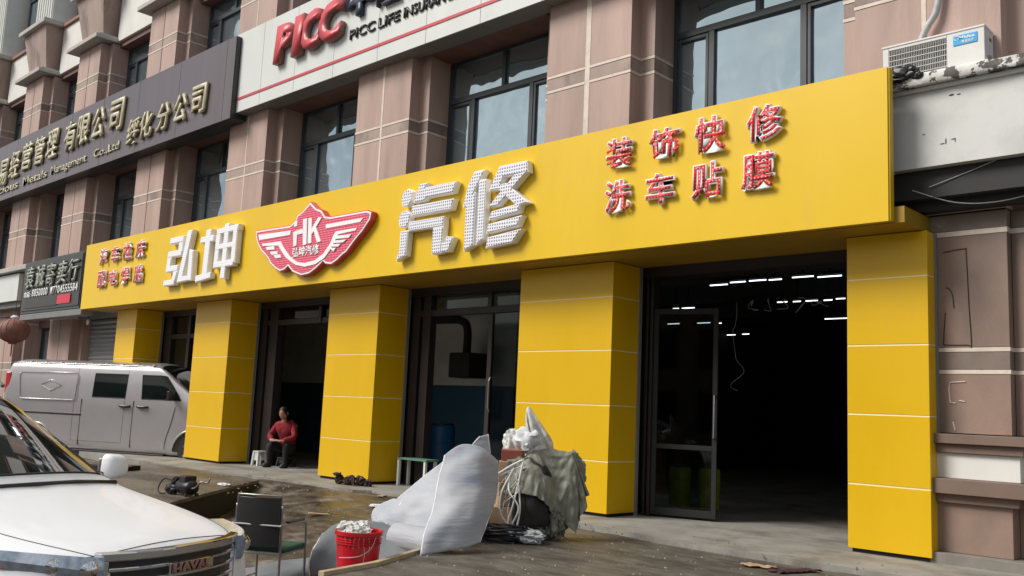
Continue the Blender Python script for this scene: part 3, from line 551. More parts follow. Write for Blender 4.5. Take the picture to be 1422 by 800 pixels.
# canopy of the next shop
CA = root('shop_canopy', (-2.4, 9, 3.7)); tag(CA, 'white fascia canopy with peeling top edge right of the yellow sign', 'canopy')
bx('fascia', M['canopy'], CA, -3.48, -.8, 8.90, 9.29, 3.70, 4.443)
MB().box(-3.5, -.8, 8.86, 9.29, 4.445, 4.488).build('fascia_step', M['canopy'], CA, bevel=.01)
vs = []; fs = []; n = 90; pr = [(8.80, 4.49), (8.785, 4.51), (8.785, 4.58), (8.80, 4.605), (8.86, 4.617), (9.29, 4.62)]
for i in range(n+1):
    x = -3.62+2.9*i/n
    for j, (y, z) in enumerate(pr):
        q = noise.noise((x*7, y*9, z*9)); c_ = noise.noise((x*3.2, 1, z*4)); ch = .02*max(0, c_-.15)*4 if j < 5 else 0
        vs.append((x, y+.008*q+ch, z+.006*q-(ch if j >= 3 else 0)))
for i in range(n):
    for j in range(len(pr)-1): a = i*len(pr)+j; fs.append((a, a+len(pr), a+len(pr)+1, a+1))
MB().add(vs, fs).build('peeling_cap', M['capm'], CA, smooth=True)
bx('cap_core', M['capm'], CA, -3.6, -.8, 8.81, 9.28, 4.491, 4.595)
for (x_, z_, w_, h_) in ((-2.93, 4.36, .05, .012), (-2.86, 4.355, .04, .008), (-3.02, 3.90, .05, .006), (-2.97, 3.91, .012, .04), (-2.92, 3.93, .05, .006), (-2.885, 3.91, .008, .03), (-3.18, 4.02, .03, .006)):
    MB().add([(x_, 8.897, z_), (x_+w_*.5, 8.897, z_-h_*.6), (x_+w_, 8.897, z_+h_*.2), (x_+w_*.8, 8.897, z_+h_), (x_+w_*.2, 8.897, z_+h_*.9), (x_+w_*.4, 8.9, z_)], [(0, 1, 5), (1, 2, 5), (2, 3, 5), (3, 4, 5), (4, 0, 5), (4, 3, 2, 1, 0)]).build('paint_chip', M['beam'], CA)
bx('shaded_recess', M['beam'], CA, -3.95, -.8, 9.0, 9.29, 3.42, 3.695)  # near-black boxes: dark signboard frame, with the wall's shadow put into the colour
bx('shaded_recess', M['beam'], CA, -3.95, -.8, 9.14, 9.29, 3.32, 3.418)
MB().tube(smoothpath([(-3.30, 8.95, 3.50), (-2.95, 9.05, 3.36), (-2.6, 9.1, 3.33), (-2.2, 9.08, 3.38), (-1.6, 9.0, 3.5)], 8), .005, 5).build('hanging_wire', M['pipe'], CA)
MB().tube(smoothpath([(-3.15, 8.98, 3.52), (-2.8, 8.99, 3.62), (-2.55, 8.97, 3.69)], 6), .004, 5).build('hanging_wire', M['pipe'], CA)
# air conditioner
A = root('air_conditioner', (-3.1, 9.1, 4.68)); tag(A, 'white outdoor air conditioner unit on the canopy with blue logo plate', 'air conditioner')
x0, x1, y0, y1, z0, z1 = -3.60, -2.64, 9.02, 9.28, 4.63, 5.03
gx0, gx1 = x0+.06, x0+.62
mb = MB().box(x0, gx0, y0, y0+.02, z0, z1).box(gx1, x1, y0, y0+.02, z0, z1).box(gx0, gx1, y0, y0+.02, z1-.04, z1).box(gx0, gx1, y0, y0+.02, z0, z0+.02)
mb.box(x0, x0+.015, y0+.02, y1, z0, z1).box(x0, x1, y1-.015, y1, z0, z1)
mb.build('front_panel', M['ac'], A, bevel=.005)
bx('side_panel', M['acside'], A, x1-.02, x1+.001, y0+.022, y1, z0, z1-.012, bevel=.006); bx('lid', M['ac'], A, x0-.008, x1+.008, y0-.008, y1+.006, z1-.010, z1+.012, bevel=.006)
bx('back_plate', M['acin'], A, gx0-.02, gx1+.02, y0+.16, y0+.18, z0, z1-.01)
fc = ((gx0+gx1)/2, (z0+z1)/2-.01); mb = MB()
for k in range(3):
    a = 2*math.pi*k/3
    P = [(fc[0]+math.cos(a+t)*q, fc[1]+math.sin(a+t)*q) for q, t in ((.03, 0), (.15, -.15), (.16, .75), (.04, .6))]
    mb.prism_xz(P, y0+.08, y0+.10)
mb.lathe([(.035, -.02), (.035, .03)], fc[0], y0+.08, 14, 'y', fc[1]); mb.build('fan', M['black'], A)
mb = MB()
for k in range(34): xx = gx0+(gx1-gx0)*(k+.5)/34; mb.box(xx-.0016, xx+.0016, y0+.006, y0+.010, z0+.02, z1-.04)
for k in range(1, 6): zz = z0+.02+(z1-.06-z0)*k/6; mb.box(gx0, gx1, y0+.002, y0+.006, zz-.003, zz+.003)
mb.build('grille', M['ac'], A)
lp = bx('logo_plate', M['blue'], A, -2.92, -2.70, y0-.008, y0-.0005, 4.885, 4.985, bevel=.004)
place_text('Midea', -2.865, -2.72, 4.938, 4.970, y0-.010, .0015, M['wl'], 'logo_lettering', lp, offset=.02, shear=.2)
place_text('美的空调', -2.84, -2.73, 4.898, 4.926, y0-.010, .0015, M['wl'], 'logo_lettering', lp, offset=.02)
mb = MB().tube([(-2.885+.025*math.cos(t), y0-.010, 4.955+.018*math.sin(t)) for t in [R(40+d*22) for d in range(13)]], .003, 5); mb.build('logo_mark', M['wl'], lp)
bx('handle_recess', M['black'], A, x1+.0015, x1+.003, 9.16, 9.22, 4.92, 4.95); MB().lathe([(.02, 0), (.018, .03)], x1, 9.12, 10, 'x', 4.74).build('valve', M['steel'], A)
tag(MB().tube(smoothpath([(-3.27, 9.20, 5.04), (-3.28, 9.21, 5.12), (-3.22, 9.22, 5.25), (-3.14, 9.23, 5.40), (-3.1, 9.24, 5.8), (-3.1, 9.24, 6.9)], 6), .035, 10).build('insulated_pipe', M['pipe'], smooth=True), 'grey wrapped pipe curving up the wall above the air conditioner', 'pipe')
# ================================================================== SHOP DOORS AND INTERIOR
def shopdoor(label, x0, x1, posts, transom, extra=None):
    d = root('shop_door', (x0/2+x1/2, 9.75, 0)); tag(d, label, 'door', 'glazed doors between the yellow columns'); y = 9.75
    for a, b in posts: bx('door_post', M['dframe'], d, a, b, y, y+.14, .0, 3.12, bevel=.005)
    bx('shutter_box', M['dframe'], d, x0, x1, y-.04, y+.3, 3.0, 3.128)
    if transom: bx('transom', M['dframe'], d, x0+.02, x1-.02, y+.01, y+.12, transom-.05, transom+.05, bevel=.004)
    return d
d3 = shopdoor('widest door opening at the right, dark hall with lit tubes inside', -6.97, -4.03, [(-6.97, -6.93), (-6.90, -6.86), (-4.08, -4.03)], None)
d2 = shopdoor('glazed door opening behind the grey foam heap with a duct and blue wall inside', -11.6, -8.6, [(-11.60, -11.42), (-11.34, -11.16), (-8.70, -8.6)], 2.72)
for a, b in ((-11.15, -9.86), (-9.86, -8.71)):
    bx('pane', M['dglass'], d2, a, b, 9.80, 9.808, 2.78, 2.99)
bx('pane', M['dglass'], d2, -9.80, -8.72, 9.80, 9.808, .06, 2.66); bx('door_rail', M['dframe'], d2, -9.86, -9.78, 9.78, 9.83, .02, 2.66)
bx('door_rail', M['dframe'], d2, -9.78, -8.72, 9.78, 9.83, .02, .12)
MB().tube([(-9.72, 9.73, 1.20), (-9.72, 9.70, 1.25), (-9.72, 9.70, 1.65), (-9.72, 9.73, 1.70)], .013, 8).build('handle', M['steel'], d2)
bx('hanging_sign', M['black'], d2, -9.86, -9.78, 9.74, 9.79, 2.76, 2.98)
d1 = shopdoor('glazed door opening where the man in red sits', -16.2, -12.99, [(-16.2, -15.98), (-15.88, -15.60), (-13.1, -12.99)], 2.72)
bx('pane', M['dglass'], d1, -15.58, -13.12, 9.80, 9.808, 2.78, 2.99); bx('hanging_sign', M['black'], d1, -14.25, -14.17, 9.74, 9.79, 2.68, 2.98)
bx('side_wall', M['dframe'], d1, -16.2, -15.7, 9.89, 10.0, 0, 3.0)
d0 = shopdoor('dark glazed door behind the nose of the silver van', -20.28, -17.6, [(-20.28, -19.95), (-19.2, -19.08), (-17.7, -17.6)], 2.55)
bx('pane', M['vanglass'], d0, -19.94, -19.21, 9.82, 9.83, .05, 2.5); bx('pane', M['vanglass'], d0, -19.94, -17.7, 9.82, 9.83, 2.61, 3.0); bx('pane', M['vanglass'], d0, -19.07, -17.71, 9.82, 9.83, .05, 2.5)
# the swung-in leaf of the right door
an = R(18); lf = empty('door_leaf', (-6.86, 9.80, 0)); lf.rotation_euler.z = an; lf.parent = d3; lf.matrix_parent_inverse = BASE[d3.name].inverted()
W_ = .82
mb = MB().box(0, .06, -.02, .02, .03, 2.6).box(W_-.06, W_, -.02, .02, .03, 2.6).box(.06, W_-.06, -.02, .02, .03, .12).box(.06, W_-.06, -.02, .02, .84, .90).box(.06, W_-.06, -.02, .02, 2.53, 2.6)
o = mb.build('leaf_frame', M['rubber'], None, bevel=.004); o.parent = lf
o = MB().box(.06, W_-.06, -.004, .004, .12, .84).build('pane', M['dglass']); o.parent = lf
o = MB().box(.06, W_-.06, -.004, .004, .90, 2.53).build('pane', M['dglass']); o.parent = lf
o = MB().tube([(W_-.03, -.02, 1.0), (W_-.03, -.07, 1.0), (W_-.03, -.07, 1.52), (W_-.03, -.02, 1.52)], .014, 8).build('handle', M['chrome']); o.parent = lf
# interior
def st(name, mt, *d): return tag(bx(name, M[mt], None, *d), kind='structure')
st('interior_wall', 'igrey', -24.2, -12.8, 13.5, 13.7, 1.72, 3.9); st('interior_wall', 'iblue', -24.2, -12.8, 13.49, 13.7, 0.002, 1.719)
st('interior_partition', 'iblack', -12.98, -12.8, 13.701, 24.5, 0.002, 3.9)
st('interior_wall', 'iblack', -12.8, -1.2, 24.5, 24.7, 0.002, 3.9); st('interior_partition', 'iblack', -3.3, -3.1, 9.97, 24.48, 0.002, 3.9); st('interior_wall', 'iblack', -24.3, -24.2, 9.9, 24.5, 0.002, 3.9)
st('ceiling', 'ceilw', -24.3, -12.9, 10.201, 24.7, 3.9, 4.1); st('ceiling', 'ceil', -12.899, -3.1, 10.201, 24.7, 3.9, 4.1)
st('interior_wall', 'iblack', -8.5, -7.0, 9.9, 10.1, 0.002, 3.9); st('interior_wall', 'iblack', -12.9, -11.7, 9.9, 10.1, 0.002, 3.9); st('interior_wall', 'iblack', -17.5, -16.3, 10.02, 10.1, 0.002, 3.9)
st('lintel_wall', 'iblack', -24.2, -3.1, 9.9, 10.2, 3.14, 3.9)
rows_ = [(13.4, [(-8.28, -7.95), (-7.90, -7.62), (-7.55, -7.25), (-7.20, -6.98), (-6.80, -6.45), (-6.38, -6.0)], 'first'), (16.0, [(-8.42, -8.22), (-8.1, -7.95), (-7.85, -7.62), (-7.5, -7.34), (-7.27, -7.1), (-7.04, -6.9), (-6.8, -6.5)], 'second'), (18.9, [(-8.84, -8.35), (-8.25, -7.8)], 'third'),
         (16.12, [(-10.84, -10.7), (-10.62, -10.32)], 'upper left reflection'), (18.8, [(-12.78, -12.45), (-11.95, -11.6), (-11.5, -11.3)], 'lower left reflection'), (21.5, [(-12.75, -12.5), (-12.3, -12.1)], 'farthest left reflection')]  # left rows: tubes added to stand in for reflections on the door leaf
for y, sp_, nm_ in rows_:
    for k_, (a, b) in enumerate(sp_):
        t = root('ceiling_tube_lamp', ((a+b)/2, y, 3.5)); tag(t, '%s lit ceiling tube from the left in the %s row' % (('leftmost', 'second', 'third', 'fourth', 'fifth', 'sixth', 'seventh')[k_], nm_), 'ceiling light', 'lit ceiling tubes of the %s row' % nm_)
        zz = 3.48+random.uniform(-.02, .02)
        MB().lathe([(.010, 0), (.010, b-a)], a, y, 8, 'x', zz).build('tube', M['tube'], t); bx('housing', M['black'], t, a-.02, b+.02, y-.03, y+.03, zz+.03, 3.56); bx('hanger', M['black'], t, (a+b)/2-.01, (a+b)/2+.01, y-.01, y+.01, 3.561, 3.899)
# tangled pale strings hanging behind the door
hs = root('hanging_string', (-6.1, 10.6, 2.7)); tag(hs, 'thin pale strings dangling inside the wide right door', 'string')
for k in range(6):
    p = [(-6.15+k*.22+.20*noise.noise((i*.9, k, 1)), 10.6+.1*noise.noise((i, k, 4)), 2.75-.15*i*(1 if k == 0 else .16)+.16*noise.noise((i*.8, k, 7))) for i in range(9 if k == 0 else 6)]
    MB().tube(smoothpath(p, 4), .003, 4).build('strand', M['pipe'], hs)
dk = root('air_duct', (-13.6, 12.8, 2.9)); tag(dk, 'dark round duct turning down inside the glazed door bay', 'duct')
MB().tube(smoothpath([(-15.6, 12.9, 3.05), (-14.2, 12.9, 3.05), (-13.75, 12.9, 3.0), (-13.6, 12.9, 2.8), (-13.6, 12.9, 2.3)], 5), .085, 12).build('duct_pipe', M['beam'], dk, smooth=True); bx('fan_box', M['beam'], dk, -13.9, -13.3, 12.7, 13.2, 1.85, 2.35, bevel=.02)
def drum(name, x, y, r_, h, mt, label, cat='drum', cap=True):
    d = root(name, (x, y, 0)); tag(d, label, cat)
    MB().lathe([(r_*.95, 0), (r_, .02), (r_, h*.33), (r_*1.03, h*.34), (r_*1.03, h*.36), (r_, h*.37), (r_, h*.66), (r_*1.03, h*.67), (r_*1.03, h*.69), (r_, h*.70), (r_, h-.03), (r_*.9, h)], x, y, 24).build('barrel', M[mt], d, smooth='auto')
    MB().lathe([(r_*.93, 0), (r_*.93, .02), (r_*.3, .035)], x, y, 24, cz=h+.001).build('lid', M['black'], d, smooth='auto'); return d
drum('plastic_drum', -7.42, 11.3, .15, .55, 'drumy', 'yellow green plastic drum behind the door leaf, left one'); drum('plastic_drum', -7.04, 11.45, .15, .55, 'drumy', 'yellow green plastic drum behind the door leaf, right one')
drum('blue_drum', -11.75, 10.6, .27, .95, 'drumb', 'blue drum standing just inside the glazed door')
tb = root('work_table', (-11.25, 9.55, 0)); tag(tb, 'small pale green topped table beside the door post', 'table')
bx('table_top', M['table'], tb, -11.45, -10.75, 9.72-.25, 9.72+.1-.09, .40, .43, bevel=.004)
for x_, y_ in ((-11.42, 9.5), (-10.8, 9.5), (-11.42, 9.7), (-10.8, 9.7)): bx('leg', M['stool'], tb, x_-.02, x_+.02, y_-.02, y_+.02, .0, .399)
# ================================================================== PERSON
PX, PY = -15.32, 10.0
P_ = root('person', (PX, PY, 0)); tag(P_, 'person in red jacket with grey yoke sitting forward on a low stool in the doorway', 'person')
# local frame: the man faces the street, slightly towards the camera
fa = R(-62); fwd = Vector((math.cos(fa), math.sin(fa), 0)); lat = Vector((-math.sin(fa), math.cos(fa), 0))   # lat: his left
def pp(f, l, z): return Vector((PX, PY, 0))+fwd*f+lat*l+Vector((0, 0, z))
def skin(name, joints, edges, mt, parent, rootidx=0, sub=2):
    me = bpy.data.meshes.new(name); me.from_pydata([j[0] for j in joints], edges, []); me.materials.append(mt)
    o = bpy.data.objects.new(name, me); COL.objects.link(o)
    o.modifiers.new('s', 'SKIN'); s = o.modifiers.new('u', 'SUBSURF'); s.levels = sub; s.render_levels = sub
    lay = me.skin_vertices[0] if me.skin_vertices else None
    if lay is None:
        bm = bmesh.new(); bm.from_mesh(me); bm.verts.layers.skin.verify(); bm.to_mesh(me); bm.free(); lay = me.skin_vertices[0]
    for i, j in enumerate(joints):
        r_ = j[1]; lay.data[i].radius = (r_, r_) if not isinstance(r_, tuple) else r_; lay.data[i].use_root = (i == rootidx)
    bpy.context.view_layer.update()
    m2 = bpy.data.meshes.new_from_object(o.evaluated_get(bpy.context.evaluated_depsgraph_get()))
    bpy.data.objects.remove(o); m2.name = name
    for p in m2.polygons: p.use_smooth = True
    if not m2.materials: m2.materials.append(mt)
    o = bpy.data.objects.new(name, m2); COL.objects.link(o); setp(o, parent); return o
# body (trunk, legs, arms, neck) one surface; jacket sits on it
J = [(pp(-.02, 0, .33), .14), (pp(.01, 0, .48), .105), (pp(.07, 0, .64), .10), (pp(.14, 0, .77), .07), (pp(.20, 0, .855), .052), (pp(.225, 0, .91), .048),
     (pp(.02, .11, .33), .095), (pp(.40, .17, .42), .065), (pp(.38, .17, .22), .052), (pp(.36, .17, .07), .038),
     (pp(.02, -.11, .33), .095), (pp(.40, -.17, .42), .065), (pp(.38, -.17, .22), .052), (pp(.36, -.17, .07), .038)]
E_ = [(0, 1), (1, 2), (2, 3), (3, 4), (4, 5), (0, 6), (6, 7), (7, 8), (8, 9), (0, 10), (10, 11), (11, 12), (12, 13)]
body = skin('body', J, E_, M['trouser'], P_)
body.data.materials.append(M['skin'])
for p in body.data.polygons:
    if p.center.z > .80: p.material_index = 1
J = [(pp(-.03, 0, .34), .165), (pp(.02, 0, .48), .155), (pp(.09, 0, .64), .16), (pp(.155, 0, .775), .135), (pp(.195, 0, .84), .072),
     (pp(.14, .17, .765), .075), (pp(.26, .27, .56), .058), (pp(.40, .10, .49), .050), (pp(.14, -.17, .765), .075), (pp(.24, -.27, .56), .058), (pp(.39, -.12, .50), .050)]
jk = skin('jacket', J, [(0, 1), (1, 2), (2, 3), (3, 4), (3, 5), (5, 6), (6, 7), (3, 8), (8, 9), (9, 10)], M['jred'], P_)
skin('grey_yoke', [(pp(.125, -.15, .80), .068), (pp(.095, -.07, .815), .075), (pp(.145, -.20, .73), .070)], [(0, 1), (0, 2)], M['jgrey'], jk)
skin('grey_yoke', [(pp(.125, .15, .80), .068), (pp(.095, .07, .815), .075), (pp(.145, .20, .73), .070)], [(0, 1), (0, 2)], M['jgrey'], jk)
skin('collar', [(pp(.215, -.055, .85), .024), (pp(.16, 0, .885), .026), (pp(.215, .055, .85), .024)], [(0, 1), (1, 2)], M['jred'], jk)
# forearms crossed on the knees and hands with five fingers each
def hand(base, dirv, side, parent):
    d = Vector(dirv).normalized(); s = d.cross(Vector((0, 0, 1))).normalized()*side; dn = Vector((0, 0, -1))
    js = [(base-d*.13, .032), (base-d*.02, .026), (base+d*.03, (.036, .017)), (base+d*.07, (.036, .016))]; ed = [(0, 1), (1, 2), (2, 3)]
    for k, ln in enumerate((.060, .072, .068, .052)):
        b = base+d*.085+s*(.028-.019*k); n = len(js)
        js += [(b, .010), (b+d*ln*.5+dn*.006, .0088), (b+d*ln*.8+dn*.022, .008)]; ed += [(3, n), (n, n+1), (n+1, n+2)]
    n = len(js); b = base+d*.02+s*.035
    js += [(b, .012), (b+d*.03+s*.022, .0105), (b+d*.058+s*.026+dn*.01, .0095)]; ed += [(1, n), (n, n+1), (n+1, n+2)]
    return skin('hand', js, ed, M['skin'], parent)
hand(pp(.43, .02, .49), -lat+fwd*.25, -1, body); hand(pp(.45, -.03, .50), lat+fwd*.2, 1, body)
# head
hc = pp(.255, 0, .995); vs = []; fs = []; NU, NV = 28, 20
for j in range(NV+1):
    ph = math.pi*j/NV
    for i in range(NU):
        th = 2*math.pi*i/NU; x_, y_, z_ = math.sin(ph)*math.cos(th), math.sin(ph)*math.sin(th), math.cos(ph)
        rx, ry, rz = .098, .078, .122
        if z_ < 0: ry *= 1-.30*(-z_)**1.3; rx *= 1-.10*(-z_)
        fx = x_*rx; ly = y_*ry; zz = z_*rz
        if x_ > .75 and -.35 < z_ < .22: fx += .020*math.exp(-(y_/.16)**2)*math.exp(-((z_+.12)/.17)**2)      # nose
        if x_ > .5: fx -= .010*math.exp(-((abs(y_)-.36)/.15)**2)*math.exp(-((z_-.08)/.10)**2); fx += .006*math.exp(-(z_+.52)**2/.01)*math.exp(-(y_/.3)**2)
        tl = R(14); p = hc+fwd*(fx*math.cos(tl)+zz*math.sin(tl))+lat*ly+Vector((0, 0, zz*math.cos(tl)-fx*math.sin(tl))); vs.append(p)
for j in range(NV):
    for i in range(NU): fs.append((j*NU+i, j*NU+(i+1) % NU, (j+1)*NU+(i+1) % NU, (j+1)*NU+i))
hd = MB().add(vs, fs).build('head', M['skin'], P_, smooth=True)
def hp(f, l, z): tl = R(14); return hc+fwd*(f*math.cos(tl)+z*math.sin(tl))+lat*l+Vector((0, 0, z*math.cos(tl)-f*math.sin(tl)))
for s in (-1, 1): MB().tube([hp(.088, s*.018, .010), hp(.084, s*.044, .010)], [.006, .004], 6).build('eye', M['hair'], hd)
MB().tube([hp(.088, -.02, -.066), hp(.094, 0, -.064), hp(.088, .02, -.066)], .0042, 6).build('mouth', M['redbox'], hd)
for s in (-1, 1): MB().tube([hp(.093, s*.012, .030), hp(.089, s*.045, .030)], .004, 5).build('eyebrow', M['hair'], hd)
for s in (-1, 1): MB().tube([hp(.0, s*.076, -.03), hp(-.006, s*.088, 0), hp(-.002, s*.082, .028)], [.008, .013, .009], 7).build('ear', M['skin'], hd, smooth=True)
vs = []; fs = []
for j in range(9):
    ph = math.pi*.50*j/8
    for i in range(28):
        th = 2*math.pi*i/28; fr = max(0, math.cos(th)); ph2 = ph*(1.30-.78*fr**1.5); q = 1+.03*noise.noise((th*6, ph*6, 0))
        vs.append(hp(math.sin(ph2)*math.cos(th)*.105*q, math.sin(ph2)*math.sin(th)*.086*q, math.cos(ph2)*.131*q))
for j in range(8):
    for i in range(28): fs.append((j*28+i, j*28+(i+1) % 28, (j+1)*28+(i+1) % 28, (j+1)*28+i))
MB().add(vs, fs).build('hair', M['hair'], hd, smooth=True)
for s in (-1, 1): MB().tube([pp(.31, s*.17, .04), pp(.42, s*.175, .045), pp(.53, s*.18, .035)], [.045, .048, .035], 10).build('shoe', M['shoe'], body, smooth=True)
def stool(name, x, y, h, w, label, mt='stool'):
    s = root(name, (x, y, 0)); tag(s, label, 'stool'); bx('seat', M[mt], s, x-w, x+w, y-w, y+w, h-.025, h, bevel=.008)
    for a in (-1, 1):
        for b in (-1, 1):
            MB().add([(x+a*w*.95-.02, y+b*w*.95-.02, 0), (x+a*w*.95+.02, y+b*w*.95-.02, 0), (x+a*w*.95+.02, y+b*w*.95+.02, 0), (x+a*w*.95-.02, y+b*w*.95+.02, 0), (x+a*w*.75-.025, y+b*w*.75-.025, h-.026), (x+a*w*.75+.025, y+b*w*.75-.025, h-.026), (x+a*w*.75+.025, y+b*w*.75+.025, h-.026), (x+a*w*.75-.025, y+b*w*.75+.025, h-.026)],
                     [(0, 3, 2, 1), (4, 5, 6, 7), (0, 1, 5, 4), (1, 2, 6, 5), (2, 3, 7, 6), (3, 0, 4, 7)]).build('leg', M[mt], s)
    for a in (-1, 1): bx('apron_panel', M[mt], s, x-w*.8, x+w*.8, y+a*w*.8-.006, y+a*w*.8+.006, h*.35, h-.026)
stool('low_stool', PX-.02, PY-.0, .17, .13, 'low dark stool the seated man sits on', 'shoe')
stool('white_stool', -15.72, 9.66, .27, .10, 'small white plastic stool at the foot of the seated man')
# ================================================================== SHEETS, HEAP
def sheet(name, ctrl, mt, label, cat, thick=.012, nu=26, nv=26, amp=.012, edge=True, seed=0, foldf=3., parent=None):
    """a sheet through a grid of 3-D control points (rows of equal length), interpolated smoothly and given thickness"""
    rows = [smoothpath(r_, 8) for r_ in ctrl]; cols = []
    n = len(rows[0]); G = []
    for i in range(n): G.append(smoothpath([r_[i] for r_ in rows], 8))
    nv_ = len(G[0]); vs = []
    for i in range(n):
        for j in range(nv_):
            p = G[i][j]; q = noise.noise(p*foldf+Vector((seed, 0, 0)))+.5*noise.noise(p*foldf*2.6+Vector((0, seed, 0))); vs.append(p+Vector((.4, -.8, .3))*q*amp)
    fs = [(i*nv_+j, i*nv_+j+1, (i+1)*nv_+j+1, (i+1)*nv_+j) for i in range(n-1) for j in range(nv_-1)]
    r_ = parent or root(name, tuple(G[0][0])); 
    if label: tag(r_, label, cat)
    o = MB().add(vs, fs).build('sheet', M[mt], r_, smooth=True, recalc=False); s = o.modifiers.new('s', 'SOLIDIFY'); s.thickness = thick; s.offset = 0
    if edge:
        for pth in ([vs[j] for j in range(nv_)], [vs[(n-1)*nv_+j] for j in range(nv_)]): MB().tube(pth[::2]+[pth[-1]], thick*.62, 6).build('edge', M['foame'], r_, smooth=True)
    return r_
# front sheet leaning against the heap
sheet('foam_sheet', [[(-6.13, 5.39, -.04), (-6.09, 5.57, -.02), (-6.02, 5.76, .0), (-6.02, 5.99, .04)], [(-6.23, 5.54, .16), (-6.13, 5.69, .24), (-6.07, 5.94, .28), (-6.14, 6.24, .28)],
                     [(-6.39, 5.76, .41), (-6.29, 5.91, .51), (-6.24, 6.16, .54), (-6.30, 6.47, .50)], [(-6.49, 5.90, .62), (-6.43, 6.08, .72), (-6.36, 6.29, .76), (-6.38, 6.54, .66)],
                     [(-6.57, 6.02, .77), (-6.54, 6.20, .865), (-6.48, 6.40, .85), (-6.45, 6.60, .73)]], 'foam', 'tall grey foam sheet leaning up with a straight white left edge', 'foam sheet', amp=.055, foldf=2.6)
sheet('foam_sheet', [[(-7.26, 5.82, .11), (-7.0, 5.79, .07), (-6.65, 5.72, .03), (-6.36, 5.66, .02)], [(-7.26, 5.94, .22), (-6.92, 5.84, .25), (-6.66, 5.82, .24), (-6.42, 5.76, .22)],
                     [(-7.21, 6.10, .36), (-6.97, 6.05, .40), (-6.73, 6.01, .40), (-6.52, 5.92, .40)], [(-7.08, 6.26, .55), (-6.92, 6.24, .60), (-6.78, 6.20, .62), (-6.60, 6.08, .60)],
                     [(-6.88, 6.34, .72), (-6.80, 6.33, .76), (-6.70, 6.30, .78), (-6.62, 6.16, .76)]], 'foam', 'slanting grey foam sheet behind the tallest one, running down to the left', 'foam sheet', amp=.055, seed=5, foldf=3.0)
sheet('foam_sheet', [[(-7.45, 5.90, .10), (-7.30, 5.80, .05), (-7.14, 5.78, .06), (-7.02, 5.80, .12)], [(-7.50, 5.96, .18), (-7.34, 5.90, .20), (-7.16, 5.86, .19), (-7.04, 5.84, .19)], [(-7.40, 6.02, .26), (-7.28, 6.02, .30), (-7.14, 5.98, .30), (-7.06, 5.94, .30)]], 'foam', 'curled lower left corner of foam, open like a tube, right of the chair', 'foam sheet', amp=.012, seed=15, thick=.018)
sheet('foam_sheet', [[(-6.71, 6.51, .68), (-6.65, 6.58, .66), (-6.59, 6.65, .62)], [(-6.71, 6.50, .84), (-6.64, 6.56, .83), (-6.58, 6.63, .79)], [(-6.64, 6.54, .95), (-6.61, 6.57, .965), (-6.59, 6.60, .975)]], 'foam', 'small pointed corner of foam sheet sticking up above the others', 'foam sheet', amp=.006, seed=2)
sheet('foam_sheet', [[(-7.09, 4.94, -.31), (-6.98, 5.19, -.34), (-6.62, 5.39, -.28), (-6.23, 5.52, -.12)], [(-7.15, 4.99, -.12), (-7.13, 5.27, -.01), (-6.74, 5.50, .01), (-6.40, 5.62, -.03)],
                     [(-7.32, 5.22, .0), (-7.33, 5.47, .10), (-7.05, 5.70, .09), (-6.80, 5.78, .03)], [(-7.71, 5.68, -.02), (-7.63, 5.88, .03), (-7.47, 6.03, .06), (-7.32, 6.10, .03)]], 'foamd', 'darker grey foam sheet heaped on the ground behind the red bucket', 'foam sheet', amp=.05, seed=9, foldf=3.4)
sheet('foam_sheet', [[(-7.75, 4.55, -.44), (-7.5, 4.66, -.45), (-7.22, 4.80, -.44), (-7.04, 4.99, -.42)], [(-7.9, 4.75, -.38), (-7.70, 4.88, -.32), (-7.50, 5.03, -.30), (-7.2, 5.15, -.28)], [(-8.05, 5.0, -.38), (-7.9, 5.13, -.32), (-7.74, 5.24, -.28), (-7.5, 5.35, -.24)]], 'foamd', 'flat grey foam offcut on the ground between chair and bucket', 'foam sheet', amp=.04, seed=4)
mb = MB().lathe([(.0, 0), (.13, 0), (.13, .50), (.11, .50), (.11, .02)], -6.72, 5.62, 20, 'x', .03)
tag(mb.build('foam_roll', M['foam'], smooth='auto'), 'rolled piece of grey foam lying under the slanting sheets', 'foam roll')
def crumple(name, c, r_, mt, label, cat, amp=.35, fr=3, seed=0, sub=5, flat=None, parent=None, st=(1, 1, 1), facet=.5, smooth=True):
    """a lump of crumpled material: long warped folds plus flat facets with sharp creases"""
    bm = bmesh.new(); bmesh.ops.create_icosphere(bm, subdivisions=sub, radius=1)
    c = Vector(c); so_ = Vector((seed*1.7, seed*.9, seed*2.3))
    for v in bm.verts:
        d = v.co.normalized(); w = Vector((d.x*st[0], d.y*st[1], d.z*st[2])); w = w+.35*Vector((noise.noise(w*1.6+so_), noise.noise(w*1.6-so_), noise.noise(w*1.6+so_*2)))
        ds = noise.voronoi(w*fr+so_)[0]; fa = (ds[1]-ds[0]); fold = 1-abs(noise.noise(w*fr*.8+so_))*2.4
        k = 1+amp*(.62*(fold-.4)+facet*(.35-ds[0])+.18*min(fa*2.5, 1))
        p = Vector((d.x*r_[0]*k, d.y*r_[1]*k, d.z*r_[2]*k)); v.co = p+c
        if flat is not None and v.co.z < flat: v.co.z = flat+.002*noise.noise(p*9)
    me = bpy.data.meshes.new(name); bm.to_mesh(me); bm.free(); me.materials.append(M[mt])
    for p in me.polygons: p.use_smooth = smooth and sub >= 4
    o = bpy.data.objects.new(name, me); COL.objects.link(o)
    if smooth and sub >= 4: me.set_sharp_from_angle(angle=R(34))
    if parent: setp(o, parent)
    if label: tag(o, label, cat)
    return o
crumple('tar_patch', (-3.33, 8.80, 4.63), (.15, .07, .085), 'black', None, None, amp=.35, fr=2.2, seed=2, sub=4, parent=CA); crumple('tar_patch', (-3.17, 8.79, 4.58), (.06, .03, .035), 'black', None, None, amp=.4, fr=2.2, seed=3, sub=4, parent=CA)
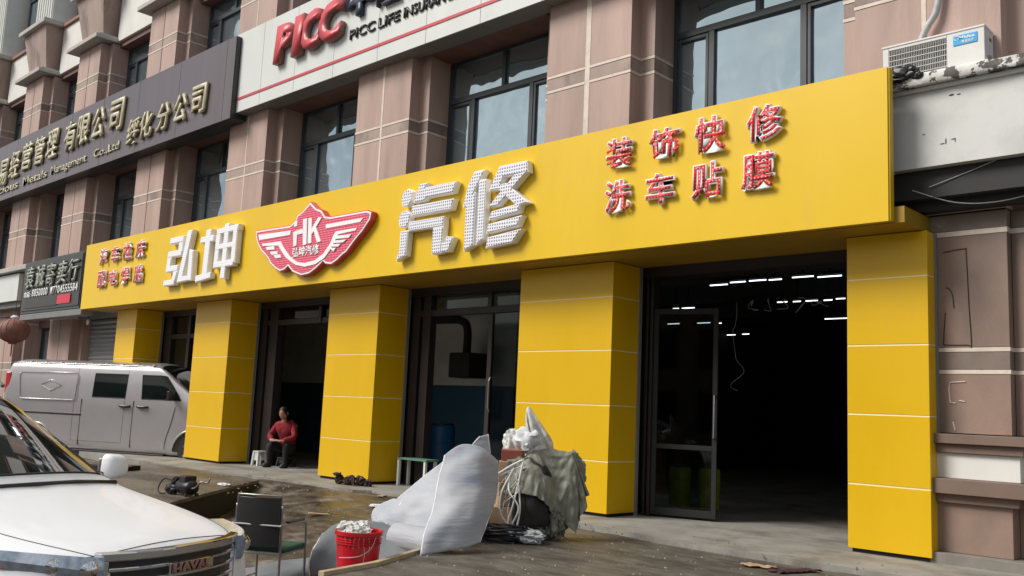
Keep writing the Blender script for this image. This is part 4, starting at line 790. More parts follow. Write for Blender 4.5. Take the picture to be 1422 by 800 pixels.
# black sack and boxes
crumple('black_sack', (-6.39, 7.06, .36), (.22, .22, .40), 'blackbag', 'black sack in the middle of the heap, bound with white straps', 'sack', amp=.16, fr=1.6, seed=3, flat=-.035)
def rotbox(name, c, s, rz, mt, label, cat, tilt=0):
    o = bx(name, M[mt], None, -s[0]/2, s[0]/2, -s[1]/2, s[1]/2, 0, s[2], bevel=.006); o.location = c; o.rotation_euler = (tilt, 0, rz); tag(o, label, cat)
    t_ = MB().box(-s[0]/2-.001, s[0]/2+.001, -.025, .025, s[2]-.002, s[2]+.002).build('tape', M['wood'], None); t_.parent = o; return o
rotbox('cardboard_box', (-6.62, 6.95, -.04), (.30, .26, .30), R(35), 'card', 'lowest cardboard box at the left foot of the heap', 'box')
rotbox('cardboard_box', (-6.60, 6.97, .265), (.26, .24, .24), R(50), 'card', 'brown cardboard box beneath the top one, behind the white straps', 'box')
rotbox('cardboard_box', (-6.60, 6.96, .51), (.24, .20, .20), R(42), 'card', 'small open cardboard box under the red brown one', 'box')
rotbox('red_brown_box', (-6.60, 6.99, .715), (.22, .17, .12), R(35), 'redbox', 'red brown box tucked under the plastic bag', 'box', tilt=.12)
def unpack(t, o=(-7, 6.5, -.5)):            # vertex positions of a hanging cloth: millimetre steps from one vertex to the next, all x, then all y, then all z
    m = len(t)//3; out_ = []
    for k in range(3):
        p = 0; r_ = []
        for d in t[k*m:(k+1)*m]: p += d; r_.append(p/1000+o[k])
        out_.append(r_)
    return list(zip(*out_))
CLOTH_A = [470,13,12,8,5,3,0,-13,15,17,13,11,9,18,9,18,-3,-16,1,19,19,19,14,-2,17,15,18,4,11,15,16,6,16,8,17,11,-2,3,8,5,5,16,16,6,-12,-14,-1,13,15,2,2,0,-7,-11,-13,
-13,-12,-358,13,16,14,6,6,3,-6,-8,16,18,9,10,17,10,18,10,-13,-9,18,19,19,10,2,19,18,15,18,-1,15,16,3,12,15,19,1,4,12,5,6,1,18,14,-11,-10,-6,13,14,0,2,5,
-9,-12,-13,-12,-11,-12,-355,14,18,14,14,4,-1,6,-4,-4,17,15,9,16,11,17,8,7,-15,10,18,19,8,8,21,18,13,18,0,17,15,2,7,20,20,6,6,5,-5,12,8,17,3,-13,-8,14,13,
7,2,-4,-11,-12,-13,-12,-10,-13,-11,-348,17,15,15,12,14,-1,4,3,-7,5,17,11,14,13,15,16,9,-12,3,18,19,3,16,21,19,12,18,1,17,15,2,4,21,21,3,12,-2,-3,8,19,12,
-8,-11,13,13,9,2,-10,-11,-12,-12,-13,-10,-12,-8,-2,-354,19,12,12,16,17,3,5,3,0,-6,11,18,12,13,14,16,14,0,-8,17,19,2,20,19,20,14,16,2,18,14,9,-1,17,21,11,
5,-5,2,13,18,0,-12,13,10,11,-3,-8,-13,-11,-12,-12,-13,-8,-1,2,5,-375,18,8,14,18,14,16,0,4,4,-5,1,17,15,12,14,14,17,5,-7,15,19,4,19,19,20,15,16,3,19,12,
12,-1,13,21,11,1,-3,10,16,10,-14,14,11,7,-5,-11,-8,-12,-13,-13,-9,-2,3,5,6,6,-401,18,7,11,19,16,14,15,-1,4,2,-4,9,16,13,12,15,16,11,-5,14,18,5,19,20,15,
19,16,6,18,8,16,2,9,19,12,-2,3,15,15,-7,1,13,12,-5,-12,-13,-10,-13,-11,-3,4,6,5,6,6,5,-424,18,11,6,14,16,15,16,14,1,3,-3,11,5,15,12,13,16,16,-3,11,19,6,
20,21,13,19,18,8,19,10,5,17,0,16,14,-4,10,17,7,-6,5,17,-4,-13,-14,-13,-12,-4,4,7,6,6,5,5,6,5,-446,16,14,13,3,12,15,16,17,14,1,2,-1,15,5,15,12,14,17,3,8,
19,7,21,21,13,20,13,16,19,5,9,18,4,7,15,-2,16,12,5,-8,16,-3,-11,-13,-13,-10,4,8,6,7,7,5,5,5,4,5,-467,14,14,19,8,1,12,15,16,16,16,1,5,-2,15,9,13,12,17,11,
3,19,9,20,16,19,20,12,18,19,13,5,17,-1,14,3,11,17,8,-14,16,-5,-9,-11,-12,-4,10,9,7,7,9,5,4,2,1,7,8,-486,11,19,16,14,-3,11,12,12,15,16,17,3,4,1,14,11,13,
13,15,2,20,11,19,16,20,19,18,14,19,17,11,11,-2,10,6,17,16,-17,-3,14,-15,-10,-5,6,9,10,8,6,9,-4,2,6,6,7,9,9,-506,9,19,9,19,15,13,11,9,4,9,14,19,3,4,3,16,
12,14,8,8,20,11,19,17,20,18,16,19,17,18,15,8,0,7,13,18,-4,-16,7,3,-14,1,10,11,8,9,5,-1,1,6,6,8,4,8,10,10,-526,7,19,10,13,20,15,17,15,7,2,5,12,17,6,2,5,
17,15,13,4,17,13,19,18,18,20,18,16,19,17,17,7,-1,9,20,6,-14,-12,4,5,8,5,10,11,3,9,-1,3,7,6,6,5,8,9,11,10,-547,6,18,17,15,8,19,13,16,21,9,4,3,7,10,12,0,
7,21,16,1,14,16,19,19,16,18,19,18,19,18,19,1,4,13,19,-12,-8,8,4,7,8,6,6,5,7,10,0,7,6,6,5,7,6,8,8,7,-557,6,19,20,6,14,15,18,18,15,20,9,8,7,1,4,13,1,9,20,
11,5,18,18,17,19,19,19,19,19,19,13,18,-3,13,-1,-2,9,8,5,5,6,5,6,8,7,7,6,6,6,6,6,6,7,8,7,6,-575,8,16,15,16,19,5,15,19,21,17,13,14,13,5,2,0,7,5,8,17,5,20,
16,20,21,18,20,19,19,19,17,16,0,13,-2,7,8,5,6,6,6,7,7,7,6,5,6,4,4,7,9,8,6,8,8,8,-594,12,14,19,14,19,13,1,17,21,19,14,13,14,10,6,4,3,6,5,6,13,18,19,21,19,
19,19,13,16,16,18,18,17,12,8,6,7,5,6,6,6,6,6,6,6,5,6,6,6,5,7,6,7,8,7,6,-604,15,15,16,15,19,15,10,-1,21,20,16,10,13,9,4,14,10,8,8,6,6,18,18,20,19,17,20,
17,17,14,18,18,18,-6,5,9,8,6,6,6,7,6,6,5,6,6,6,5,8,5,6,5,5,6,6,4,-585,17,17,7,20,18,16,13,-11,22,19,18,8,10,8,12,7,4,9,14,8,17,17,18,20,18,18,18,18,13,
20,18,17,18,4,-5,-8,0,5,6,7,6,6,6,6,6,6,5,6,8,5,5,5,5,5,5,5,-563,22,8,18,11,13,17,20,-13,18,21,17,9,7,9,4,6,8,13,15,17,18,18,19,18,18,18,16,13,16,18,20,
19,11,16,5,-7,-4,-6,-4,0,2,3,5,7,7,7,7,6,6,7,6,7,-2,4,4,5,-549,23,18,11,17,10,16,7,10,20,1,18,14,5,7,8,4,18,15,15,16,15,16,17,16,17,17,17,18,18,19,18,13,
11,19,1,14,-3,-7,-1,-6,-2,4,-4,1,2,3,3,3,6,8,6,10,-4,2,4,6,-534,25,15,16,14,18,4,18,18,18,-9,10,18,4,7,4,20,13,16,14,17,17,15,15,17,18,18,17,17,17,16,10,
18,11,19,13,-3,16,1,-6,-5,1,-4,0,1,0,2,2,4,-7,-4,13,2,-5,-2,3,5,-513,23,19,8,20,18,9,19,14,22,-2,-6,16,5,3,19,17,18,17,11,17,15,15,14,16,18,18,15,15,14,
12,18,14,12,19,15,9,-5,16,6,-2,-7,3,-1,-4,-2,3,6,2,-3,-4,-15,-5,2,5,-11,2,-495,22,12,21,14,17,19,19,18,17,2,0,-6,7,15,18,19,17,13,15,15,16,13,12,17,14,
11,17,13,15,19,14,15,13,18,17,10,8,-8,15,9,4,-5,-5,7,-1,-4,-6,-4,-2,-3,9,-9,-10,-3,2,-15,-487,19,16,18,18,17,19,17,20,20,2,1,2,-2,18,17,18,18,15,14,12,
12,11,13,12,8,14,17,16,19,17,15,11,16,18,18,11,8,9,-10,11,12,8,-1,-6,-2,6,0,-9,-6,-3,-2,6,-12,-3,-1,-12,-501,20,19,21,18,17,19,18,18,0,0,1,7,17,18,18,18,
8,10,12,11,12,11,12,13,19,10,17,19,17,16,13,11,18,17,19,14,7,7,9,-12,11,13,9,5,-6,-7,0,8,-4,-8,-6,-2,3,-6,-7,-7,-511,20,18,20,20,19,18,16,-1,-1,2,15,17,
15,18,18,16,8,9,11,10,9,10,13,13,19,15,13,18,16,15,12,10,19,18,18,15,9,11,12,-2,-12,11,14,9,9,-3,-7,-3,2,3,-4,-5,4,-7,-7,-4,-528,20,19,20,19,20,16,0,0,
12,13,14,17,13,16,18,12,17,7,9,8,11,8,11,13,13,15,18,17,13,13,10,12,19,18,17,17,11,10,10,15,-12,-9,13,14,8,12,1,-4,-6,0,0,3,-8,-10,3,1,-542,19,19,19,20,
8,18,-3,18,9,16,15,17,12,14,16,16,10,19,4,7,6,13,11,11,12,14,16,12,12,12,10,13,19,18,17,16,13,11,7,18,4,-12,-7,14,14,7,14,6,-2,-6,-2,-2,-3,-3,-10,-7,-535,
19,19,19,6,14,15,19,4,16,17,15,12,18,15,11,18,9,14,17,3,5,3,9,14,12,12,11,12,13,12,12,13,18,19,17,15,14,13,4,16,11,0,-11,-6,15,14,6,16,9,2,-5,-2,-2,-4,
-7,-9,-546,20,18,17,17,6,17,8,15,17,17,12,15,20,11,18,10,17,3,19,12,3,3,2,7,8,12,12,14,12,13,12,14,18,18,15,16,15,13,10,3,15,10,-2,-11,-4,16,13,7,17,12,
1,-6,-11,3,-8,1,-557,21,19,18,17,6,18,13,10,18,16,11,18,21,8,18,10,16,8,11,19,4,3,5,5,8,-3,10,14,10,13,14,14,19,14,16,17,15,14,13,4,4,16,8,-4,-13,-1,16,
13,12,17,8,0,-3,-11,-6,-2,-552,20,21,18,16,16,2,16,16,6,21,17,19,21,6,17,12,13,17,10,15,6,4,4,8,5,-5,2,8,14,12,12,14,18,11,18,17,18,12,14,14,-3,5,18,6,
-7,-14,1,15,15,16,12,6,1,1,-9,-9,-550,19,19,19,17,4,14,15,3,16,22,18,20,20,7,18,16,14,15,11,11,7,7,4,4,7,0,-2,2,6,11,13,14,18,8,18,18,21,14,7,17,11,-6,
9,19,1,-10,-14,4,15,13,16,12,4,5,1,-5,-556,16,15,11,19,4,19,16,3,17,19,20,19,20,13,19,15,19,10,11,10,8,7,5,5,2,3,-1,0,3,7,9,13,17,8,17,20,22,17,1,14,18,
5,-5,17,12,-1,-15,-14,11,13,11,15,11,11,4,1,-565,14,11,14,19,10,20,14,4,18,19,18,19,20,18,17,19,17,11,10,10,8,8,5,5,3,3,0,2,-2,3,5,9,13,13,17,20,23,18,
-2,12,15,17,-4,5,16,9,-9,-18,-8,16,11,9,11,11,14,8,-571,13,16,12,18,18,7,13,18,16,19,19,19,19,18,17,19,16,12,12,10,10,7,7,4,4,2,3,-1,-1,-1,1,7,12,13,16,
19,23,20,0,7,13,18,11,-4,8,13,2,-14,-15,-1,15,13,6,9,12,14,-562,10,16,13,19,15,7,19,13,21,21,19,18,20,19,16,17,16,13,13,11,9,11,3,6,4,3,2,4,3,0,-5,-3,13,
9,13,20,23,21,5,1,12,14,15,7,0,8,9,-3,-14,-13,1,16,15,3,8,13,-549,9,16,14,18,11,15,18,18,20,20,19,19,19,18,17,16,16,13,13,10,13,5,11,3,5,3,2,0,7,5,0,-4,
-7,16,7,21,23,20,1,10,4,13,14,14,2,2,6,10,-6,-13,-14,5,16,16,1,10,-540,8,15,16,18,18,13,16,19,21,20,18,20,19,15,19,16,18,10,14,12,8,14,2,8,3,7,0,2,-1,6,
-3,5,0,-8,16,20,23,21,-2,5,12,8,12,15,10,0,1,8,9,-6,-13,-17,11,13,12,10,-536,8,15,15,19,18,19,15,19,22,19,17,19,19,17,18,16,19,7,14,14,8,10,14,-2,5,5,9,
-5,2,-2,1,-3,3,-6,19,22,16,21,0,-2,11,11,10,12,16,6,-1,1,10,5,-10,-18,-5,15,7,7,-520,6,18,15,18,19,17,19,21,20,20,16,18,19,17,18,19,17,4,17,13,11,5,14,
12,-7,5,4,9,-5,-2,-1,0,-5,0,10,24,21,15,1,-4,13,11,7,11,11,15,5,-4,1,12,0,-16,-12,1,15,4,-511,5,16,20,16,19,18,20,22,20,20,15,18,18,18,20,18,16,4,19,12,
13,6,3,17,7,-8,5,6,6,-7,-2,-2,0,-2,4,17,19,16,2,-3,14,13,4,10,14,9,14,4,-9,3,11,-7,-13,-8,4,14,-506,3,16,20,18,19,17,20,23,20,20,16,19,17,18,17,19,18,5,
19,12,13,-1,12,3,16,5,-7,3,9,1,-8,-1,-3,1,-3,9,17,16,3,2,14,16,1,8,12,15,13,10,1,-10,3,7,-10,-9,-8,6,-491,3,15,21,19,19,18,17,24,21,19,18,19,16,19,16,17,
19,7,19,15,11,-6,15,8,2,14,4,-8,1,11,-2,-8,0,-5,7,-5,8,14,14,-1,15,18,5,0,12,13,16,16,0,3,-10,4,1,-11,-4,-11,-481,6,14,21,18,19,17,19,23,21,19,19,17,20,
17,14,17,19,14,11,19,10,-9,9,17,6,1,12,5,-13,2,10,-6,0,-2,-8,12,3,-1,9,16,6,18,8,-3,10,14,14,16,14,1,-3,-9,3,-3,-9,-1,-494,14,12,19,16,20,18,19,21,21,19,
19,19,17,20,14,15,19,10,13,20,13,-12,13,6,18,-4,8,-1,13,-13,1,10,-6,3,-3,-10,10,8,4,12,4,17,9,-1,5,14,14,13,13,13,1,-4,-10,3,-4,-8,-494,14,15,18,17,20,
18,19,20,21,19,19,20,14,19,19,12,18,13,11,18,16,-10,3,9,21,6,-10,2,14,5,-12,0,11,-7,-2,3,-11,11,10,4,8,13,12,0,3,10,14,15,14,9,13,1,-6,-10,1,-7,-497,15,
16,19,19,18,19,19,18,21,20,19,18,13,21,12,16,18,11,14,18,19,-9,7,2,23,13,-6,-13,7,9,6,-13,-1,11,0,-2,-5,-6,6,8,13,11,6,7,0,6,16,14,12,16,8,13,-2,-7,-10,
-4,-498,16,17,20,19,18,19,19,19,20,19,18,14,15,20,10,18,15,19,11,19,19,-1,-6,7,24,18,-1,-14,-5,6,4,7,-15,-1,8,0,-3,-2,1,6,8,9,11,5,1,3,13,17,13,11,16,12,
8,-4,-7,-10,-502,18,18,19,19,19,20,18,18,18,21,18,8,17,16,14,19,12,18,18,18,13,10,-8,6,19,21,8,-14,-10,1,0,12,-3,-14,-3,7,0,5,-5,5,6,7,8,7,3,-2,11,16,16,
9,15,16,12,5,-3,-13,755,10,10,13,13,14,15,10,11,-4,11,13,16,5,16,3,14,-1,19,6,5,6,-13,-17,-10,12,7,-17,-2,-11,10,18,12,-18,8,17,19,19,19,19,20,10,-4,-13,
-6,-9,-13,8,8,-12,-11,-10,-10,-5,1,4,6,-247,9,6,10,13,14,14,14,12,8,-1,15,14,7,14,3,13,7,15,5,5,7,-15,-17,-7,7,13,-3,-19,-9,11,19,15,-15,5,19,19,16,18,
19,21,4,-9,-7,-10,-14,9,6,-13,-12,-10,-8,-3,1,4,8,7,-261,9,5,7,10,14,14,15,13,14,1,8,15,9,12,4,14,15,6,15,5,-1,-17,-18,2,0,16,-5,-18,-9,12,19,18,-8,1,18,
18,19,18,15,20,-4,-13,-7,-10,-2,10,-7,-12,-13,-5,-3,-1,6,9,3,-2,-260,4,8,7,12,6,15,14,15,12,14,0,14,11,10,10,6,14,11,17,7,-5,-19,-14,0,2,17,-6,-19,-7,11,
20,18,4,-6,21,15,19,19,18,8,-11,-12,-8,-1,2,-3,-9,-9,-6,-2,0,3,8,-1,-6,-6,-248,0,11,12,6,1,15,14,14,14,13,11,4,13,11,10,7,11,17,14,9,-7,-21,0,0,-6,17,-9,
-18,-7,13,17,19,10,-5,17,18,20,19,14,-1,-15,-10,-1,-3,-3,-7,-5,-1,-6,5,4,1,-7,-7,-5,-2,-241,-2,14,11,0,8,6,15,14,14,13,14,6,11,12,10,10,6,16,15,11,-8,-19,
-1,-3,6,12,-10,-20,-6,15,15,19,14,-1,16,20,20,18,5,-9,-9,-6,-5,-6,-8,0,-6,0,8,1,-5,-7,-7,-1,2,2,-246,-4,15,13,0,4,9,8,13,14,14,13,13,9,10,12,10,6,13,14,
12,-6,-17,-2,0,14,3,-11,-20,-4,18,12,19,17,4,15,20,21,10,-1,-10,-12,-7,-3,-8,-3,1,7,2,-6,-7,-4,-1,1,2,7,1,-255,-7,12,15,12,4,3,5,6,14,13,13,13,14,8,13,
11,8,8,15,13,-5,-16,0,2,15,-2,-14,-19,1,16,19,10,18,13,15,21,17,2,-8,-10,-11,-1,-9,1,4,4,-3,-8,-6,2,2,3,4,1,3,6,-264,-11,10,12,15,10,6,4,2,6,14,14,15,10,
13,10,12,10,5,15,15,-4,-15,5,1,14,-4,-19,-14,3,18,17,7,19,21,16,20,8,-6,-8,-10,-1,-11,3,9,-1,-8,-9,1,2,5,0,3,3,6,7,6,-274,-15,10,7,13,14,10,8,5,0,4,15,
17,13,8,13,11,12,6,12,16,-1,-15,2,13,3,-2,-18,-9,3,14,18,9,20,17,21,15,0,-10,2,-7,-10,0,9,-4,-9,-3,2,6,3,-3,8,6,7,9,5,2,-286,-19,2,10,12,14,11,10,10,8,
4,-2,16,15,12,10,12,11,11,9,15,1,-14,2,11,1,3,-3,-14,2,7,16,15,20,18,18,9,-6,-2,-8,-6,4,-1,-6,-5,3,2,5,1,8,15,8,5,5,5,0,1,-297,-20,-2,17,2,13,12,9,8,9,
10,8,1,15,13,12,9,13,10,13,13,4,-14,2,10,1,-3,11,1,-8,3,13,17,20,18,14,2,-11,0,-8,-6,2,-3,0,3,2,6,9,14,11,11,2,-2,10,1,0,1,-306,-19,-5,16,14,0,9,7,8,12,
8,9,11,6,13,12,13,8,12,12,14,7,-12,2,8,-2,4,6,11,4,-7,8,19,19,17,9,-10,-4,-4,-8,-6,6,9,2,7,10,5,13,11,-1,5,4,10,2,1,3,3,-317,-19,-6,10,12,15,-4,11,9,4,
12,9,6,11,11,13,11,14,8,11,14,11,-10,4,2,9,7,7,6,5,5,-7,20,18,17,-3,-7,-7,3,-8,7,6,8,10,10,8,3,13,1,6,5,5,6,5,6,6,5,-339,-19,1,-3,17,10,10,-6,8,11,4,11,
10,10,6,15,13,12,16,5,12,14,-9,5,11,6,4,4,3,3,6,13,8,17,15,-9,-11,2,2,8,8,8,9,9,9,7,7,5,4,5,4,3,4,3,5,6,-1,-334,-18,-10,11,9,1,12,11,3,-3,7,9,10,12,11,
12,11,13,13,15,4,12,-2,11,1,3,2,4,5,6,8,9,14,18,9,-8,7,6,6,5,6,8,6,5,2,3,4,4,3,4,5,6,5,3,7,6,2,-334,-16,-12,0,11,2,12,12,8,-6,4,8,11,11,10,12,14,11,12,
13,11,9,7,8,9,5,3,-5,15,11,11,8,7,8,1,3,6,4,4,6,6,6,5,2,2,3,4,4,4,5,5,4,4,3,5,4,2,-322,-15,-11,-9,9,4,11,14,12,-9,2,7,12,11,10,13,9,11,12,12,11,9,7,7,9,
6,6,6,9,9,6,7,7,7,4,7,1,2,6,6,5,5,4,4,2,3,4,4,4,5,5,4,5,3,4,5,5,-312,-16,-2,-18,0,6,10,12,10,6,-8,5,12,11,12,9,13,15,11,5,11,7,7,7,8,8,8,6,7,11,2,8,7,7,
12,0,4,11,10,8,8,7,4,3,2,3,5,4,4,10,1,4,2,3,10,-1,2,-320,-10,-14,6,-17,14,4,-1,10,12,3,-10,12,12,11,15,15,11,6,6,7,7,7,8,8,8,7,8,12,8,6,6,4,14,7,15,7,-3,
3,8,11,10,11,8,7,7,6,7,5,5,5,4,5,-5,7,1,-4,-342,-2,-3,-9,7,-12,5,2,6,14,7,-9,8,13,12,13,15,7,6,6,8,10,9,9,9,9,9,8,6,5,6,6,14,14,1,15,11,15,3,-5,0,10,11,
6,8,8,9,10,11,7,5,3,-4,14,0,4,1,-371,1,-4,-8,12,-4,-9,4,8,11,4,6,-1,14,11,14,9,8,5,10,9,8,10,9,8,8,8,7,7,8,10,15,7,15,1,11,15,10,16,8,-1,-9,2,9,8,7,9,9,
9,5,10,0,2,15,10,2,-2,-387,1,-3,7,-3,-4,-6,4,10,8,8,3,2,14,13,7,9,8,7,11,8,9,10,9,10,7,8,10,10,12,14,4,11,14,2,9,14,14,8,14,13,2,-9,-5,2,6,10,10,9,8,9,
-6,11,9,9,10,3,-404,0,5,0,-4,-3,-3,5,8,9,8,8,2,12,10,7,8,8,9,10,9,9,11,11,8,11,15,10,14,11,2,11,9,13,3,7,13,15,11,8,12,14,9,-4,-7,-6,-2,8,10,8,7,11,4,1,
7,14,1,-409,4,5,-3,-3,-1,5,7,5,2,8,9,7,8,7,7,8,9,10,9,11,11,11,12,15,17,11,12,11,2,8,9,14,9,4,5,12,15,14,7,12,9,13,13,4,-5,-7,-8,-2,7,8,7,13,-4,7,11,4,
-416,7,4,1,1,-3,6,3,2,11,10,9,1,4,7,7,7,16,14,11,12,11,12,13,16,6,14,11,8,6,9,12,15,3,8,2,11,16,15,14,3,11,9,13,14,10,0,-7,-10,-8,0,4,10,15,-7,5,9,-424,
8,4,1,1,2,2,2,12,12,7,1,10,-3,7,7,12,14,13,12,12,13,13,14,16,6,11,14,7,9,10,14,16,-1,8,4,9,15,13,13,13,4,12,8,12,14,13,4,-6,-9,-9,-5,3,17,9,7,2,-450,7,
4,1,2,1,2,12,11,6,14,0,9,-4,12,6,13,9,11,12,14,13,13,15,15,14,11,7,9,12,13,16,13,-3,7,8,7,13,14,16,9,6,11,10,7,14,12,12,8,-2,-7,-6,-8,-5,8,13,12,-470,6,
4,2,1,9,-1,13,9,16,8,1,9,-6,13,10,10,12,7,11,15,14,12,14,15,14,11,9,13,13,14,16,13,-3,6,7,8,12,14,16,6,14,7,13,6,8,13,7,13,12,5,-5,-7,-7,-9,1,11,-475,5,
5,3,8,5,5,9,16,12,3,11,-5,0,13,12,7,13,11,9,14,15,14,15,12,14,13,14,13,11,13,15,11,4,2,7,8,11,12,17,6,11,15,8,13,5,7,14,4,14,14,11,-10,-8,-6,-6,1,-490,
6,6,5,11,-1,6,14,14,13,11,-2,-3,3,15,9,12,10,12,8,16,14,15,13,16,17,12,13,11,13,12,13,11,5,2,10,7,11,11,13,16,4,12,16,8,14,2,8,14,4,13,14,16,-6,-8,-4,-8,
-518,6,7,7,9,-1,10,14,12,12,11,-5,3,5,15,5,14,9,13,14,13,14,14,15,16,16,12,14,11,14,12,13,10,3,11,7,6,9,11,11,15,16,1,16,16,6,14,2,7,11,5,13,16,16,3,-6,
-7,-555,7,7,7,7,8,20,-1,11,19,4,-4,8,3,16,3,13,13,11,14,14,15,14,15,16,15,11,15,14,12,13,14,10,5,14,5,5,7,12,11,12,15,15,3,18,14,3,16,1,6,5,10,14,15,15,
9,-2,-591,7,7,8,7,18,14,-1,19,11,2,-1,9,3,14,4,12,13,12,14,14,15,15,15,16,15,14,12,14,15,14,13,11,7,16,3,6,2,11,15,9,14,14,15,8,18,11,2,17,-3,8,5,9,14,
14,14,12,-614,11,11,16,2,18,2,11,18,6,-1,4,7,2,13,6,13,10,14,14,15,15,15,15,15,15,14,13,14,14,15,14,13,9,18,6,2,-2,9,17,14,8,16,15,10,15,17,2,13,13,-8,
11,5,9,12,14,14,-608,13,15,13,-3,15,3,12,18,-1,2,3,4,8,7,11,10,11,14,15,14,15,15,15,15,15,14,14,15,12,15,15,14,15,14,5,5,-4,8,17,15,13,9,14,18,11,16,14,
3,17,5,-8,12,11,9,4,13,-596,14,12,15,-7,9,18,16,-3,-3,6,3,3,9,9,9,11,11,14,14,14,15,14,15,15,15,15,14,14,13,13,15,15,16,15,7,7,-4,5,17,17,15,7,12,17,15,
12,17,11,6,17,-1,-7,14,14,8,1,-588,15,11,14,-5,12,19,4,-11,4,6,2,5,9,6,10,11,12,12,14,14,15,15,14,15,15,15,15,15,15,14,10,16,16,17,12,3,-3,4,16,18,15,12,
7,15,16,14,14,17,8,7,16,-3,-8,17,13,8,-591,16,10,14,-6,16,13,-1,-3,-7,8,4,5,7,5,11,11,11,12,13,15,15,16,13,15,15,15,14,15,16,16,15,14,15,12,15,4,-2,3,17,
15,17,13,9,10,16,16,15,14,14,5,9,18,-5,-10,15,9,-580,18,11,12,-5,6,14,-8,-2,7,0,4,5,4,11,8,11,8,14,12,14,17,14,14,14,15,15,14,15,17,15,15,16,17,15,9,7,
0,1,17,18,13,16,10,7,13,17,17,14,12,15,10,7,14,-11,-11,7,-561,18,12,11,-3,8,2,-8,6,-1,-3,8,6,4,9,9,11,5,16,13,14,16,15,12,12,15,17,15,12,17,16,15,17,15,
14,7,7,9,-1,18,18,14,14,13,12,4,16,16,16,12,14,14,7,17,5,-12,-11,-556,19,8,11,7,-1,-8,4,0,-7,0,11,5,6,8,9,2,11,18,13,14,15,16,12,13,10,17,17,14,15,15,15,
17,14,15,17,-1,3,6,19,19,11,14,15,11,12,7,16,15,17,9,16,10,13,16,2,-12,-571,19,11,1,10,-6,3,-5,0,-8,1,12,4,7,7,3,5,13,20,11,14,14,16,17,7,15,11,17,15,16,
13,15,16,15,15,18,15,-7,5,18,19,11,11,16,13,9,12,10,17,14,15,11,16,10,14,16,-1,-587,20,11,-3,7,3,-8,-4,2,-7,1,11,2,9,7,9,2,10,20,8,14,14,16,13,17,8,15,
12,15,15,16,12,16,15,15,17,19,8,-5,17,18,10,8,17,15,11,5,12,16,17,11,15,13,13,14,15,14,-595,20,12,-2,0,4,-4,-10,4,-5,2,8,2,10,4,12,9,3,19,6,12,15,16,9,
16,16,10,16,10,18,13,14,13,16,14,16,17,16,6,7,18,11,5,16,18,11,10,6,12,17,15,11,14,16,12,15,12,-588,20,12,2,-7,6,-9,-2,1,-4,5,2,8,2,8,13,9,4,16,16,0,15,
15,15,7,17,15,12,16,10,17,11,14,16,15,13,14,16,13,13,9,16,5,14,18,14,9,9,9,11,15,15,11,16,15,12,16,-583,14,15,5,-10,5,-5,-1,-4,1,4,4,-1,11,3,13,11,6,17,
14,-4,14,13,14,17,7,15,14,17,12,9,16,11,15,16,15,12,12,15,14,12,16,7,14,17,16,9,9,9,11,8,16,15,13,14,15,13,-571,12,13,7,-9,1,-4,-3,3,-1,2,-2,2,15,7,3,15,
8,14,16,-6,10,15,17,16,3,16,13,18,9,17,7,15,13,14,15,16,12,13,13,16,14,11,11,17,17,14,7,7,6,12,10,18,16,10,15,14,-561,12,11,5,-2,-6,-2,1,-4,-1,5,4,-9,18,
1,14,11,7,17,14,-8,6,15,16,17,4,13,16,14,15,14,15,4,17,12,15,15,14,15,15,13,11,11,16,16,17,16,6,7,11,2,14,13,17,13,11,14,-549,11,9,4,0,-4,-4,0,-1,-5,9,
4,-15,18,4,16,6,14,9,16,1,-7,18,14,17,6,7,18,12,16,15,16,15,3,16,11,15,15,14,15,14,14,13,13,17,18,18,10,2,10,12,-1,15,16,15,12,11,-537,8,7,3,0,0,-2,-6,
-6,10,3,3,-18,14,13,12,4,17,12,9,8,-13,15,14,17,12,1,17,12,14,17,17,13,16,2,14,12,15,15,14,15,14,15,17,16,18,19,13,-1,6,15,7,4,14,16,14,9,859,10,11,12,
13,14,14,17,10,8,9,11,11,7,10,5,12,11,7,3,1,3,-5,-9,-3,2,-1,8,-16,-7,0,4,2,0,-4,-4,-3,2,1,0,-1,-5,-9,-13,-14,-15,-17,-13,-16,-19,-18,-16,-16,-14,-15,-14,
-14,80,10,10,10,13,13,13,16,16,9,8,11,10,9,9,7,10,12,9,1,2,2,-5,-9,-1,-1,2,-3,-7,-6,-1,5,3,0,-5,-1,-3,-1,1,-1,0,-7,-11,-14,-15,-17,-13,-14,-20,-20,-16,
-15,-15,-14,-14,-14,-13,83,9,9,10,11,13,13,15,15,14,9,9,11,9,9,7,10,11,9,5,2,1,-7,-6,0,-3,2,-4,-6,-6,-1,5,3,0,-4,-1,-3,-1,0,0,-1,-11,-14,-14,-15,-16,-13,
-17,-20,-17,-16,-15,-14,-14,-14,-14,-15,88,8,10,10,10,11,14,15,13,15,12,9,10,10,9,9,7,10,11,8,2,-1,-8,-3,-2,-3,3,-4,-7,-6,0,4,4,-1,-2,-1,-3,-1,0,0,-5,-14,
-15,-14,-15,-14,-17,-17,-17,-18,-15,-15,-14,-14,-15,-16,-18,99,7,10,9,11,8,15,15,13,13,14,12,8,11,9,9,8,8,11,10,3,-2,-8,-1,-3,-2,2,-5,-6,-6,0,2,6,0,-2,
-3,-1,1,0,-3,-10,-16,-14,-14,-16,-16,-18,-16,-15,-18,-14,-14,-15,-17,-18,-18,-19,114,6,9,10,8,10,13,15,13,12,14,14,9,11,9,9,9,7,10,11,5,-3,-7,-3,-3,2,1,
-6,-7,-6,2,1,5,1,-2,-2,1,2,-1,-9,-13,-15,-15,-16,-17,-18,-15,-17,-15,-15,-14,-16,-18,-19,-19,-19,-19,129,4,10,9,8,10,13,11,14,13,13,14,13,10,9,9,9,7,9,
